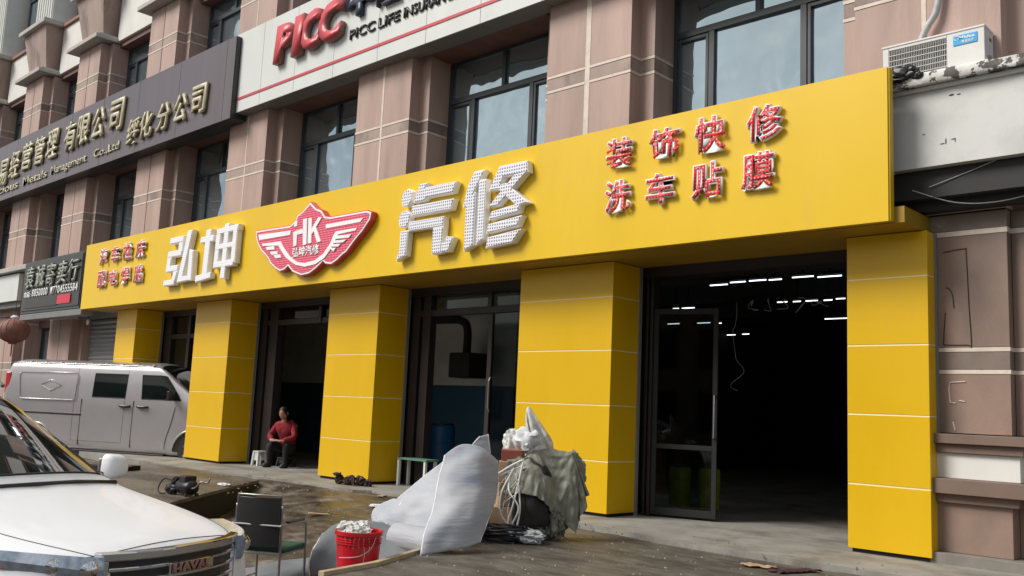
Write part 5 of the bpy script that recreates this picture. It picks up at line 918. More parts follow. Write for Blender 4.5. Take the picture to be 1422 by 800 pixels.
12,7,-3,-8,-3,-1,2,0,-6,-8,-4,3,-1,5,2,-2,-1,2,1,-5,-11,-15,-17,-17,-14,-19,-17,-15,-14,-15,-16,-18,-18,-18,-19,-19,-19,-19,142,2,9,11,8,10,12,11,10,14,
13,14,13,14,7,10,9,8,8,11,9,-3,-8,-2,0,2,-2,-6,-8,-3,2,2,-3,7,0,0,3,-2,-9,-16,-15,-18,-14,-16,-16,-16,-16,-16,-17,-18,-19,-18,-19,-18,-19,-19,-18,154,1,
8,8,13,10,11,10,10,11,13,14,16,9,13,8,9,9,7,11,10,-2,-8,0,0,1,-3,-8,-5,-4,3,2,-4,5,4,2,1,-6,-15,-16,-15,-13,-18,-16,-14,-16,-19,-19,-17,-19,-19,-19,-18,
-19,-18,-18,-17,165,-1,9,6,11,14,11,9,10,11,9,14,14,15,9,11,10,9,7,9,11,0,-8,-2,3,0,-3,-7,-5,-3,0,4,-4,6,2,3,-1,-11,-16,-13,-13,-19,-18,-12,-17,-19,-21,
-18,-17,-19,-21,-18,-18,-18,-17,-18,-18,178,-3,4,8,9,14,12,11,11,10,10,9,15,13,15,9,10,10,9,7,12,1,-8,-1,2,-3,0,-7,-1,-2,-2,-1,1,5,2,2,-6,-13,-13,-17,-17,
-15,-17,-18,-19,-18,-20,-17,-19,-19,-18,-17,-19,-18,-17,-18,-18,189,-3,2,8,6,1,9,13,15,18,14,11,9,14,14,14,8,9,8,11,11,2,-7,-1,2,-3,-6,2,-5,3,-3,-1,1,5,
1,-1,-9,-18,-11,-16,-22,-15,-19,-18,-20,-18,-17,-16,-16,-20,-20,-19,-18,-17,-17,-18,-18,201,-3,0,8,7,0,7,8,8,15,20,16,14,10,12,15,14,6,8,9,14,4,-7,0,1,
-6,-2,-1,-1,-2,2,-2,3,3,1,-5,-16,-14,-15,-17,-22,-18,-15,-19,-19,-17,-17,-13,-17,-22,-22,-19,-16,-18,-17,-19,-18,214,-4,-1,4,5,9,4,8,8,4,14,17,20,18,11,
10,16,12,5,8,14,8,-6,0,-2,-1,-2,-2,-1,-2,-2,1,3,4,-1,-12,-16,-16,-17,-17,-19,-18,-17,-17,-19,-17,-17,-14,-18,-19,-22,-20,-18,-17,-19,-20,-18,227,-4,0,1,
6,8,7,2,5,11,4,13,17,20,18,14,10,15,13,4,10,15,-4,-1,-2,-1,-2,-3,-4,-3,-1,6,-6,10,-2,-19,-16,-17,-18,-17,-17,-17,-17,-17,-19,-17,-16,-18,-18,-18,-20,-22,
-19,-18,-20,-19,-18,241,-4,-6,5,6,-3,13,8,5,2,8,11,13,15,16,17,19,13,14,12,7,16,-1,-1,-8,-5,-4,-4,-1,0,0,0,2,9,-8,-19,-17,-16,-18,-18,-17,-18,-17,-18,-21,
-19,-18,-18,-18,-19,-18,-19,-20,-18,-18,-18,-17,252,-4,-5,-3,8,-2,7,15,7,0,6,11,13,14,13,16,18,16,13,15,14,14,2,-4,-6,-6,-4,-5,1,-3,-4,0,7,7,-17,-17,-18,
-20,-18,-18,-18,-17,-18,-20,-20,-19,-18,-19,-18,-17,-19,-19,-18,-18,-18,-19,-18,269,-3,-5,-7,6,-1,6,9,17,-2,5,9,14,13,14,17,15,15,13,13,14,16,-3,-12,-8,
5,2,2,-4,-5,-13,-4,2,6,-19,-17,-17,-18,-19,-19,-19,-17,-18,-19,-19,-18,-20,-20,-18,-18,-17,-18,-18,-18,-18,-19,-18,296,-3,-6,-6,-1,1,5,6,15,8,1,7,14,13,
14,17,17,14,14,11,14,7,-7,-12,-8,-4,-1,0,0,-10,1,-4,-1,2,-15,-20,-20,-17,-17,-19,-19,-17,-19,-18,-18,-18,-20,-20,-18,-15,-18,-19,-18,-19,-15,-20,-19,322,
-5,-9,-8,3,1,5,-2,14,13,5,1,14,14,14,17,17,15,11,11,6,-1,-5,-7,-6,-6,-6,-6,-8,-6,-4,-1,2,-6,-8,-12,-19,-20,-19,-19,-19,-18,-18,-17,-16,-18,-17,-18,-17,
-18,-18,-18,-18,-19,-17,-19,-20,328,8,-5,-17,9,-9,9,-18,20,10,21,2,12,14,15,16,17,4,11,12,-5,-7,-6,-7,-7,-7,-7,-6,-4,-2,-2,-3,-6,-7,-5,-12,-11,-16,-19,
-19,-21,-19,-18,-18,-18,-17,-17,-17,-16,-17,-19,-18,-16,-14,-21,-18,-19,330,0,9,-11,12,-5,-17,-1,11,15,19,16,7,15,14,15,5,12,9,-9,-6,-2,-7,-7,-6,-6,-5,
-5,-5,-6,-6,-5,-6,-8,-4,-8,-14,-11,-14,-16,-20,-20,-21,-16,-18,-19,-17,-17,-16,-18,-18,-15,-18,-13,-19,-19,-19,334,0,0,18,2,-7,-15,-1,13,9,20,18,11,15,
14,4,10,3,5,-12,-3,-8,-7,-8,-7,-5,-4,-8,-7,-7,-6,-3,-8,-8,-4,-7,-11,-14,-11,-12,-15,-20,-19,-18,-19,-19,-17,-16,-18,-17,-18,-15,-16,-17,-19,-15,-19,338,
0,14,-5,14,-9,-4,0,5,12,19,17,19,15,7,5,1,8,-10,-8,-7,-7,-11,-9,-6,-8,-6,-7,-7,-7,-2,-8,-7,-8,-5,-6,-9,-11,-14,-12,-12,-14,-17,-19,-17,-19,-19,-17,-18,
-17,-18,-15,-18,-16,-19,-16,-14,343,9,-9,10,8,8,3,1,1,3,18,18,17,20,-5,3,7,0,-8,-11,-11,-12,-11,-9,-9,-6,-8,-7,-7,-3,-6,-7,-9,-7,-5,-6,-9,-9,-10,-16,-12,
-12,-13,-14,-18,-19,-18,-18,-19,-17,-18,-18,-17,-15,-18,-17,-17,355,-2,0,-1,5,9,1,5,7,17,16,17,18,11,-5,1,6,-10,-9,-12,-11,-12,-10,-9,-9,-4,-10,-7,-5,-5,
-7,-8,-9,-5,-7,-4,-8,-10,-10,-11,-16,-12,-12,-12,-13,-17,-20,-18,-16,-18,-19,-18,-19,-14,-17,-18,-17,362,-1,0,0,0,0,8,9,15,15,18,13,3,15,1,0,-4,-10,-12,
-12,-11,-12,-10,-9,-9,-4,-7,-9,-5,-7,-7,-9,-9,-4,-6,-6,-7,-10,-8,-9,-15,-14,-13,-11,-12,-12,-17,-17,-19,-18,-17,-18,-20,-11,-15,-17,-20,366,-1,0,0,0,0,
10,16,15,14,-2,13,4,16,-6,1,-6,-3,-15,-13,-10,-10,-11,-10,-9,-9,-6,-6,-6,-8,-9,-9,-9,-2,-7,-6,-7,-9,-9,-9,-9,-15,-16,-12,-11,-12,-11,-15,-17,-18,-18,-18,
-18,-17,-15,-13,-16,368,0,2,2,-4,16,6,14,7,-5,4,12,5,17,-8,-3,-2,-11,-4,-15,-12,-12,-7,-9,-11,-9,-7,-8,-9,-8,-9,-9,-9,-3,-6,-6,-8,-8,-8,-10,-7,-13,-16,
-14,-11,-11,-12,-11,-13,-16,-19,-18,-18,-18,-17,-17,-14,380,0,0,-1,16,13,11,0,-15,0,9,4,16,11,-6,-10,1,-12,-8,-3,-16,-13,-13,-9,-8,-10,-8,-9,-8,-9,-9,-9,
-8,-5,-5,-6,-8,-8,-7,-10,-8,-12,-14,-14,-13,-11,-11,-12,-10,-14,-16,-15,-18,-20,-18,-17,-17,392,0,6,4,-2,20,8,-12,-10,-2,4,14,14,6,-9,-2,-9,-2,-15,-1,-10,
-16,-12,-13,-12,-9,-9,-9,-8,-8,-9,-9,-8,-5,-5,-7,-8,-8,-8,-8,-11,-11,-11,-12,-14,-12,-11,-11,-13,-12,-14,-12,-16,-19,-18,-17,-17,400,0,0,0,0,21,3,-1,-15,
6,-7,16,7,5,-11,4,-11,0,-12,-10,-5,-14,-13,-12,-12,-10,-15,-9,-8,-9,-8,-9,-8,-4,-7,-8,-7,-7,-8,-9,-11,-11,-10,-10,-13,-14,-12,-12,-12,-12,-12,-11,-15,-15,
-16,-17,-18,408,0,0,5,-5,11,-7,10,-6,-10,0,14,3,6,-12,6,-8,-7,-5,-13,-7,-11,-12,-12,-10,-11,-16,-13,-10,-8,-9,-9,-8,-6,-8,-7,-6,-7,-8,-8,-8,-13,-10,-11,
-12,-14,-14,-11,-11,-12,-11,-11,-14,-14,-14,-15,-17,419,0,-1,0,-3,-7,-4,10,-8,-6,3,12,1,7,-11,5,-6,-9,-8,-9,-8,-10,-10,-12,-12,-10,-13,-16,-13,-11,-9,-9,
-8,-7,-8,-6,-6,-7,-9,-8,-7,-9,-12,-12,-12,-13,-14,-12,-10,-12,-11,-12,-12,-13,-14,-13,-14,419,-2,-6,-3,-3,-7,4,-1,-6,-1,8,5,2,6,-6,1,-8,-5,-9,-7,-8,-9,
-11,-11,-11,-13,-12,-15,-14,-12,-11,-9,-9,-8,-8,-7,-6,-6,-10,-9,-7,-7,-9,-13,-13,-13,-12,-12,-12,-11,-13,-11,-11,-14,-12,-13,-13,411,-3,-3,-3,-1,-7,3,-3,
-5,8,3,4,3,3,0,-3,-5,-5,-8,-8,-8,-9,-10,-11,-11,-12,-13,-14,-12,-15,-12,-11,-10,-9,-8,-6,-8,-6,-9,-9,-7,-8,-7,-12,-15,-13,-11,-10,-14,-10,-12,-12,-12,-13,
-13,-13,-12,402,-1,-2,-2,0,-3,-2,-2,-2,12,1,4,3,1,1,-3,-5,-6,-7,-6,-8,-9,-10,-10,-12,-11,-13,-12,-14,-15,-14,-12,-10,-9,-9,-6,-9,-6,-8,-10,-8,-7,-7,-10,
-16,-13,-10,-11,-13,-11,-10,-12,-13,-13,-13,-13,-13,398,-2,-1,-2,0,-3,-2,1,8,3,2,4,3,1,3,-3,-7,-6,-6,-6,-8,-9,-8,-12,-10,-12,-12,-13,-11,-13,-13,-16,-14,
-9,-10,-8,-8,-6,-8,-9,-9,-8,-7,-10,-13,-14,-10,-11,-12,-11,-12,-11,-11,-12,-14,-13,-13,393,-2,-1,-2,0,-2,-2,3,7,7,-1,4,3,2,3,-4,-6,-5,-7,-6,-8,-6,-11,-8,
-13,-11,-12,-12,-13,-12,-11,-13,-15,-17,-7,-10,-9,-7,-7,-9,-8,-9,-8,-10,-12,-12,-11,-11,-11,-12,-13,-11,-9,-11,-12,-14,-14,387,-1,-1,-2,0,1,-2,8,5,0,3,
4,3,4,-2,-4,-5,-3,-8,-5,-6,-9,-6,-12,-11,-11,-11,-13,-12,-14,-11,-13,-14,-14,-11,-11,-12,-7,-6,-8,-8,-9,-9,-10,-11,-11,-10,-11,-11,-13,-13,-10,-10,-10,
-12,-12,-14,381,-1,-2,-1,0,1,0,8,2,2,5,1,4,3,-2,-6,-4,1,-8,-5,-6,-8,-8,-6,-15,-11,-11,-9,-15,-13,-13,-12,-14,-14,-11,-9,-13,-14,-4,-7,-8,-9,-9,-9,-11,-11,
-10,-11,-11,-13,-12,-11,-10,-10,-10,-13,-15,378,-1,-1,-2,0,1,5,3,3,5,3,0,2,1,-1,-5,4,-3,-8,-6,-6,-6,-9,-7,-8,-15,-11,-11,-10,-15,-14,-12,-14,-14,-12,-13,
-12,-8,-9,-8,-6,-9,-9,-10,-10,-10,-11,-10,-11,-12,-13,-12,-11,-9,-10,-13,-17,377,-1,-1,1,-2,3,3,4,3,5,3,-2,2,1,0,0,1,-3,-10,-5,-6,-4,-8,-11,-6,-9,-16,-11,
-11,-12,-14,-13,-14,-13,-13,-15,-13,-7,-9,-8,-7,-8,-9,-10,-10,-10,-12,-9,-10,-12,-12,-13,-12,-9,-11,-12,-14,371,-2,0,1,-1,2,4,5,2,5,3,-1,2,0,0,-1,1,-4,
-10,-3,-4,-4,-9,-8,-10,-7,-11,-15,-11,-12,-13,-13,-14,-13,-12,-15,-13,-9,-10,-8,-8,-8,-8,-9,-11,-11,-11,-9,-10,-10,-13,-13,-12,-11,-10,-11,-11,364,-2,0,
1,1,1,4,5,2,5,2,-1,3,-1,0,-3,0,-3,-8,-1,-3,-5,-9,-8,-9,-10,-9,-10,-14,-12,-11,-13,-15,-13,-13,-12,-15,-10,-11,-12,-6,-8,-6,-9,-10,-12,-11,-10,-8,-11,-12,
-13,-12,-11,-11,-10,-12,361,-2,-1,1,2,2,6,3,2,5,1,0,1,2,-2,-3,-2,-2,-5,-3,0,-6,-10,-9,-6,-8,-12,-9,-10,-14,-12,-12,-15,-13,-13,-12,-12,-12,-14,-11,-7,-9,
-6,-9,-9,-12,-11,-10,-9,-9,-12,-13,-12,-11,-12,-12,-12,357,1,-2,1,3,3,5,3,4,3,1,0,4,-3,-1,-4,-1,-2,-5,-2,1,-5,-10,-8,-8,-5,-12,-10,-9,-11,-15,-12,-13,-14,
-13,-12,-13,-12,-12,-12,-9,-9,-8,-9,-9,-10,-12,-10,-10,-9,-12,-11,-11,-12,-12,-15,-12,357,0,-1,1,4,3,5,4,2,3,2,2,2,-4,-2,-1,-3,-2,-4,-3,2,-3,-10,-9,-8,
-5,-10,-11,-9,-10,-12,-14,-13,-13,-14,-12,-12,-14,-12,-11,-10,-11,-9,-10,-8,-9,-10,-11,-10,-11,-12,-10,-10,-10,-14,-15,-12,354,0,0,1,4,3,4,4,4,2,1,2,4,
-5,1,-4,-3,-3,-3,-3,2,-1,-10,-8,-11,-6,-8,-10,-10,-10,-11,-11,-14,-13,-13,-12,-13,-13,-14,-10,-12,-12,-11,-10,-8,-8,-8,-11,-11,-11,-12,-10,-9,-10,-13,-14,
-12,349,0,0,2,3,4,4,3,4,3,-1,2,6,-5,0,-4,-3,-3,-1,-4,1,1,-8,-11,-12,-8,-6,-8,-10,-11,-10,-10,-10,-15,-13,-13,-13,-13,-13,-12,-14,-13,-11,-10,-7,-7,-7,-10,
-11,-12,-12,-11,-9,-9,-12,-13,-13,344,1,1,2,3,4,3,3,6,0,0,2,6,-4,-2,-4,-2,-3,-2,-2,0,3,-8,-11,-13,-11,-4,-6,-10,-11,-9,-10,-9,-13,-14,-13,-14,-13,-11,-16,
-17,-12,-10,-8,-8,-7,-6,-10,-10,-12,-12,-12,-9,-9,-11,-12,-12,]
CLOTH_B = [612,21,-36,-20,26,60,-96,-2,-16,0,67,-156,164,14,12,4,-18,-8,-4,7,18,26,-7,-23,-2,-11,11,-13,-18,-6,8,7,-13,63,5,-12,-9,-2,-14,7,-26,6,8,-3,8,9,8,-70,3,
-9,9,18,-8,1,10,4,1,-2,2,-16,-15,20,-9,6,-66,23,16,11,3,4,-6,3,7,-4,13,2,13,3,3,6,15,15,-45,2,1,41,4,-7,-4,26,9,8,-17,-15,-9,-19,-78,-8,3,34,8,-4,-5,56,
-11,-1,10,-25,-11,-18,-26,-5,-9,-8,1,8,33,6,3,-11,-30,14,7,0,-22,-2,-11,7,34,17,18,-43,-3,-1,15,-46,6,7,10,15,23,56,6,11,3,-55,-5,-2,3,-30,-18,-3,41,-27,
1,17,1,-12,2,-42,-24,-11,-13,8,25,28,-11,-26,-23,-17,4,25,23,0,-5,25,14,-3,0,-1,-13,14,18,20,24,12,-4,-163,16,16,18,15,13,13,46,-14,-17,-19,-21,-24,-25,
-42,12,20,25,23,18,14,-112,15,20,21,17,15,11,-74,13,12,14,14,11,10,-50,30,-21,54,-25,-19,72,-21,-24,-18,84,-10,-26,-21,-19,91,0,-22,-23,-20,-17,-68,24,
-14,32,-4,-19,40,-1,-10,-14,39,-1,1,-19,-9,38,-1,3,-6,-21,-5,-75,9,-9,23,-15,11,22,-23,-6,33,13,-28,-14,20,29,7,-28,-19,7,25,27,-67,1,16,-3,-5,20,5,-23,
9,22,13,-28,-9,19,17,19,-27,-20,4,14,23,-43,15,4,16,-1,7,13,0,-6,15,9,0,-1,-10,22,3,-2,8,-11,-7,26,59,12,-15,29,-23,-27,56,-28,-26,-23,74,-17,-28,-26,-22,
95,-10,-34,-25,-22,-21,2,8,-7,47,-36,-8,42,3,-40,-9,36,3,0,-43,-21,53,2,-6,-35,-22,-5,-6,-4,-22,18,-22,-11,34,-19,-8,0,54,-33,-11,5,8,46,-13,-25,4,6,8,
14,-8,-22,15,-20,-17,34,-21,-9,-2,67,-24,-28,-3,3,68,-3,-2,-28,-27,7,62,10,-7,23,-4,-6,31,-12,-9,-23,55,15,-42,-23,-20,65,11,-1,-42,-16,-3,-27,12,-9,69,
-21,-10,37,-17,-5,-11,37,-7,-18,11,-22,39,-12,-6,-3,-8,-1,-67,5,-1,25,3,-2,1,-2,-2,0,6,-9,3,-15,5,23,-12,2,0,-10,9,-7,-4,11,-27,35,-18,-6,11,17,-15,-29,
41,4,8,0,-8,1,8,5,-4,-13,-14,-10,32,-28,8,34,-18,3,-19,30,-15,-2,-10,15,17,-20,12,-10,4,11,10,9,3,21,1,3,5,2,0,7,2,-7,-8,15,21,-6,-29,3,1,4,12,5,-41,-6,
-13,-6,-4,4,-6,-2,0,0,8,-17,-7,2,6,-3,1,-13,5,-3,-2,2,-2,7,-102,23,61,-76,-16,20,62,-36,-12,-11,27,55,-20,15,-5,3,6,0,0,2,10,-4,10,11,-16,6,16,-3,-9,0,
8,1,1,-12,24,-7,8,-3,-12,43,16,-28,6,18,-30,2,12,14,-41,10,-10,15,13,-18,-11,-7,25,17,-21,-6,-23,14,-7,27,-5,-32,54,-5,-25,-25,40,25,-19,-28,-1,10,23,12,
-19,-4,-5,648,10,-65,-32,70,165,-213,-28,79,65,-3,-76,-4,0,-5,-24,18,21,19,21,4,5,-4,2,-9,-11,-6,-10,6,-16,-5,-8,-11,193,-22,-22,-26,-11,-26,-24,0,20,23,
26,15,14,34,-232,4,6,3,16,23,11,-27,4,-12,-11,-37,9,-6,84,0,10,-9,12,-5,1,-70,13,7,10,13,0,2,29,13,15,11,30,22,36,-60,17,4,14,5,-48,-25,109,-9,0,-28,-17,
-21,-15,-113,-3,9,6,-10,-7,3,70,-4,7,-27,-16,-17,-12,-42,0,-4,0,-3,-8,17,34,-9,-4,7,-2,3,-7,54,-9,4,-4,-2,2,14,-75,47,12,21,3,11,-1,74,16,12,8,2,10,11,
-135,0,5,6,20,8,12,18,1,-26,-21,-27,-23,-23,-8,5,27,-14,-22,-7,-2,-23,8,11,20,31,17,9,-19,-19,-8,13,24,24,23,36,7,6,7,-3,-22,-17,-96,-2,-5,-4,-3,-1,-1,
107,-9,-12,-13,-12,-11,-13,-13,-14,-13,-11,-6,-4,-3,77,1,4,2,-1,-1,-2,6,10,7,9,9,9,8,-50,11,10,1,12,3,-9,20,2,-1,-13,23,8,-5,-3,-14,19,18,-4,-6,-5,-78,
7,-16,25,-27,2,34,-25,-23,14,43,-25,-27,-12,22,50,-25,-25,-25,5,20,-9,9,-31,39,-24,-32,59,-18,-37,-13,71,-13,-31,-26,-9,82,-9,-25,-30,-15,-11,57,-1,-1,
-15,22,-12,-20,18,16,-21,-19,9,23,4,-22,-19,6,17,20,-15,-13,31,-5,26,-32,29,27,-60,26,28,25,-83,25,28,27,16,-99,23,25,26,27,8,8,21,1,22,2,-5,25,-7,-12,
-15,28,-5,-8,-11,-13,44,-19,-1,-6,-14,-8,-61,-12,-13,-13,1,-12,10,-7,-15,-9,29,-7,-1,-22,-4,36,-15,-4,-14,1,17,23,-11,-2,-9,-4,-12,-4,-9,-10,-8,5,-18,0,
-3,1,-20,4,4,4,0,-1,24,-4,2,4,-6,17,-26,10,20,20,-44,6,13,23,-5,-24,-1,11,8,-8,-6,26,16,9,9,7,8,33,-23,9,6,29,24,-43,5,7,-19,55,-2,-23,8,2,-16,17,-26,27,
-34,-10,38,-29,-12,-15,71,-18,-31,-12,-19,87,-23,-9,-32,-11,-17,-20,-15,27,-19,6,8,-19,8,7,8,-32,3,8,-11,6,-4,-5,7,-8,-7,-21,-21,-8,19,-15,10,13,-24,8,
5,4,-49,41,9,15,0,-51,16,14,12,18,-11,7,-1,1,-1,0,20,-15,6,-3,17,-18,6,-4,12,20,-30,8,0,8,8,15,71,19,-12,41,-23,3,6,-2,14,1,-44,9,28,18,2,-68,18,11,20,
17,35,-51,-24,-12,-3,-8,-18,17,-15,6,-22,13,-7,-6,-5,-12,9,-5,5,-12,-1,-9,-20,10,-8,-20,-9,14,-2,-54,10,28,24,-72,2,22,-6,67,-51,-6,-13,0,17,-5,15,-14,
15,-4,-20,44,-7,-20,0,32,11,-17,-6,1,33,-11,-24,-3,8,10,162,-12,-12,-13,2,-6,-18,2,3,0,-17,10,-4,-3,-10,-27,14,7,1,0,-15,-66,3,14,-19,25,1,-35,32,6,8,-20,
-2,21,9,-5,1,1,-1,18,-11,-6,1241,69,-2,-31,43,6,138,12,-20,3,33,278,-458,-22,-17,-21,-10,-5,-7,-1,-17,14,32,1,19,17,6,-5,-16,-5,5,7,18,22,-8,0,-10,4,6,
-16,-42,-1,-1,-6,19,16,20,-26,4,12,-15,-18,-18,-10,69,7,-20,-9,-10,-2,-8,43,-4,-62,-26,-1,8,22,26,-10,-10,4,19,32,15,-1,-4,8,0,7,-9,5,147,-22,-31,-77,-36,
15,-10,16,6,55,42,16,19,13,-39,-26,-58,-73,5,6,6,17,3,3,6,78,23,19,5,-29,-28,-32,-75,-56,15,65,-23,9,53,46,32,23,-19,-25,-21,-25,-46,-20,7,-44,35,9,1,68,
30,28,8,-18,-24,-69,15,-10,1,-30,-9,-9,14,66,46,25,60,-3,1,6,-4,-12,-8,-13,-3,2,1,10,3,2,-1,-2,-3,-3,-5,-3,-3,0,9,7,2,-4,-3,-4,4,17,17,17,9,-6,-17,250,
-45,-48,-51,-48,-41,-34,25,29,40,44,48,48,47,-12,-46,-43,-50,-43,-41,-33,260,-55,-53,-49,-48,-42,-33,287,-54,-54,-55,-49,-40,-34,256,-39,-12,-32,-2,-22,
-18,10,-20,-22,-10,16,-9,-20,-21,-4,19,1,-17,-18,-19,231,-47,-8,-43,3,-13,-44,12,-2,-18,-39,10,6,-4,-18,-30,5,7,2,-5,-16,234,-47,2,-57,12,-3,-60,12,3,-5,
-56,6,6,3,-1,-50,4,4,6,3,1,217,-43,-2,-41,3,-12,-41,10,-12,-6,-35,1,1,-12,-5,-23,-1,-6,-1,-6,-1,240,-45,5,-53,7,-4,-55,16,-1,-4,-55,12,9,-4,-2,-52,11,12,
-1,-4,0,-30,-17,29,-46,25,18,-68,18,17,17,-139,73,16,15,18,-146,24,46,21,20,17,-11,-29,29,-124,91,33,-151,5,109,39,-151,-25,26,118,32,-136,-22,24,84,20,
20,-1,-28,29,-59,28,34,-86,24,33,35,-152,49,37,37,33,-199,-14,110,46,31,31,1,-26,24,-54,24,21,-69,17,19,23,-138,23,57,23,37,-140,-14,8,50,61,34,25,-24,
30,-55,31,33,-146,86,32,27,-146,12,76,26,26,-147,0,21,72,29,31,-55,-27,0,-80,-13,9,8,-14,-11,-7,50,-11,-22,-11,3,37,11,-15,-17,-3,-6,111,-32,-2,-63,5,-14,
-8,-17,-6,13,7,-10,-16,-7,40,15,-13,-22,-3,-2,-13,169,-27,1,-25,-39,13,-50,5,-14,8,-56,44,0,1,1,-50,38,8,10,13,-5,116,-36,15,-90,1,10,-42,-10,46,-1,-22,
-5,21,0,8,-14,-16,4,3,13,8,139,-22,5,-75,2,13,-67,15,-14,15,-13,13,5,-3,4,-29,0,13,10,-7,-13,2,-16,26,-46,35,10,-83,37,49,-9,-69,-12,44,39,-5,-60,-20,5,
10,46,22,-7,-57,6,-59,22,21,-55,15,23,15,-34,18,1,7,23,-6,31,1,-14,-2,4,23,3,-17,21,-24,-6,7,8,-7,14,-41,15,6,19,21,-61,8,4,12,20,25,-4,-3,-15,9,-18,-12,
37,-27,-24,-14,51,-12,-24,-28,19,49,-21,-1,-29,-25,17,58,-23,13,-35,19,-2,-31,7,-1,17,-29,-10,14,12,23,-50,-10,24,-1,24,21,]
cv = unpack(CLOTH_A)
def crease(p, a):
    q = Vector(p); w_ = q*9+.5*noise.noise_vector(q*5); d = noise.voronoi(w_)[0]; f_ = abs(noise.noise(Vector((q.x*22, q.y*22, q.z*7))))
    return tuple(q+Vector((.5, -.75, .3))*(a*(.55-d[0])*1.3+a*.9*(.3-f_)))
cv = [crease(p_, .026) for p_ in cv]; cf = [(j*57+i, j*57+i+1, (j+1)*57+i+1, (j+1)*57+i) for j in range(50) for i in range(56)]
tr = root('tarpaulin', (-6.25, 7.2, 0)); tag(tr, 'creased grey green tarpaulin draped over the right side of the heap', 'tarpaulin')
o = MB().add(cv, cf).build('sheet', M['tarp'], tr, smooth=True, recalc=False); md = o.modifiers.new('s', 'SOLIDIFY'); md.thickness = .006; md.offset = 0; md = o.modifiers.new('u', 'SUBSURF'); md.levels = 1; md.render_levels = 1
bm = bmesh.new(); bmesh.ops.create_icosphere(bm, subdivisions=4, radius=1); cf = [tuple(v.index for v in f.verts) for f in bm.faces]; bm.free()
pb = root('plastic_bag', (-6.54, 7.12, .75)); tag(pb, 'clear plastic bag gathered to a point on top of the heap', 'plastic bag')
o = MB().add(unpack(CLOTH_B), cf).build('bag_skin', M['bag'], pb, smooth=True, recalc=False); md = o.modifiers.new('u', 'SUBSURF'); md.levels = 1; md.render_levels = 1
crumple('fold', (-6.29, 7.24, .17), (.17, .17, .20), 'tarp', None, None, amp=.5, fr=1.7, seed=41, flat=-.04, parent=tr, st=(2.2, 2.2, .6)); crumple('fold', (-6.22, 7.46, .62), (.13, .15, .19), 'tarp', None, None, amp=.5, fr=1.6, seed=37, parent=tr, st=(2, 2, .6)); crumple('fold', (-6.38, 7.06, .06), (.15, .13, .09), 'tarp', None, None, amp=.5, fr=1.7, seed=44, flat=-.04, parent=tr, st=(1, 1, 2))
crumple('bag_tail', (-6.66, 7.02, .90), (.08, .08, .13), 'bag', None, None, amp=.4, fr=2, seed=28, parent=pb, sub=4)
crumple('packaging', (-6.52, 7.10, .92), (.17, .14, .13), 'scrap', None, None, amp=.35, fr=1.6, seed=12, parent=pb, sub=4)
mb = MB(); random.seed(5)
for pts, r_ in (([(-6.34, 6.86, .74), (-6.42, 6.78, .68), (-6.55, 6.66, .56), (-6.56, 6.50, .48), (-6.50, 6.44, .36), (-6.42, 6.50, .34), (-6.44, 6.60, .50)], .011), ([(-6.34, 6.86, .72), (-6.34, 6.80, .5), (-6.36, 6.76, .30), (-6.38, 6.72, .12), (-6.32, 6.76, .06), (-6.30, 6.80, .25), (-6.34, 6.82, .45)], .010),
                ([(-6.45, 6.80, .62), (-6.40, 6.74, .44), (-6.30, 6.78, .28), (-6.36, 6.74, .08), (-6.30, 6.74, .02)], .009), ([(-6.32, 6.88, .70), (-6.48, 6.74, .60), (-6.60, 6.64, .52)], .011), ([(-6.40, 6.80, .66), (-6.46, 6.70, .42), (-6.46, 6.70, .22), (-6.38, 6.74, .10)], .008)): mb.tube(smoothpath(pts, 8), r_, 5)
for k in range(9):
    p0_ = Vector((-6.44+random.uniform(-.1, .1), 6.82, .60+random.uniform(-.08, .08)))
    mb.tube(smoothpath([p0_]+[p0_+Vector((random.uniform(-.10, .10), -.06+random.uniform(-.03, .03), -.11*(q+1))) for q in range(random.randint(2, 5))], 6), .0028, 4)
tag(mb.build('plastic_strap', M['strap'], smooth=True), 'tangle of white plastic straps hanging over the black sack', 'strap')
mb = MB()
for k in range(15):
    rx = .25+.07*random.uniform(-1, 1); ry = .20+.05*random.uniform(-1, 1); cx_, cy_ = -6.50+.03*random.uniform(-1, 1), 6.74+.03*random.uniform(-1, 1); ph = random.uniform(0, 6); z = -.03+.0095*k
    mb.tube([(cx_+rx*math.cos(t), cy_+ry*math.sin(t), z+.018*math.sin(2*t+ph)+.01) for t in [2*math.pi*i/30 for i in range(31)]], .0115, 7)
mb.tube(smoothpath([(-6.70, 6.7, -.02), (-6.72, 6.5, -.03), (-6.62, 6.38, -.03)], 5), .0115, 7)
tag(mb.build('cable_coil', M['cable'], smooth=True), 'coil of thick black cable lying in front of the heap', 'cable')
crumple('white_scrap_bag', (-6.24, 6.84, .02), (.19, .13, .07), 'scrap', 'flat white plastic bag between cable coil and tarpaulin', 'plastic bag', amp=.45, seed=50, flat=-.04, sub=4)
# small scraps on the mud
for i, (x, y, s, l) in enumerate([(-9.55, 7.65, .14, 'flat grey stone chip on the mud left of the foam sheets'), (-8.75, 7.95, .09, 'small white scrap on the concrete nearer the foam sheets'), (-12.1, 6.9, .12, 'pale scrap lying on the old slab')]):
    o = crumple('stone_chip' if i == 0 else 'paper_scrap', (x, y, ground_z(x, y)+.02 if i < 2 else .015), (s, s*.6, .022), 'scrap', l, 'scrap', amp=.5, seed=60+i, sub=3)
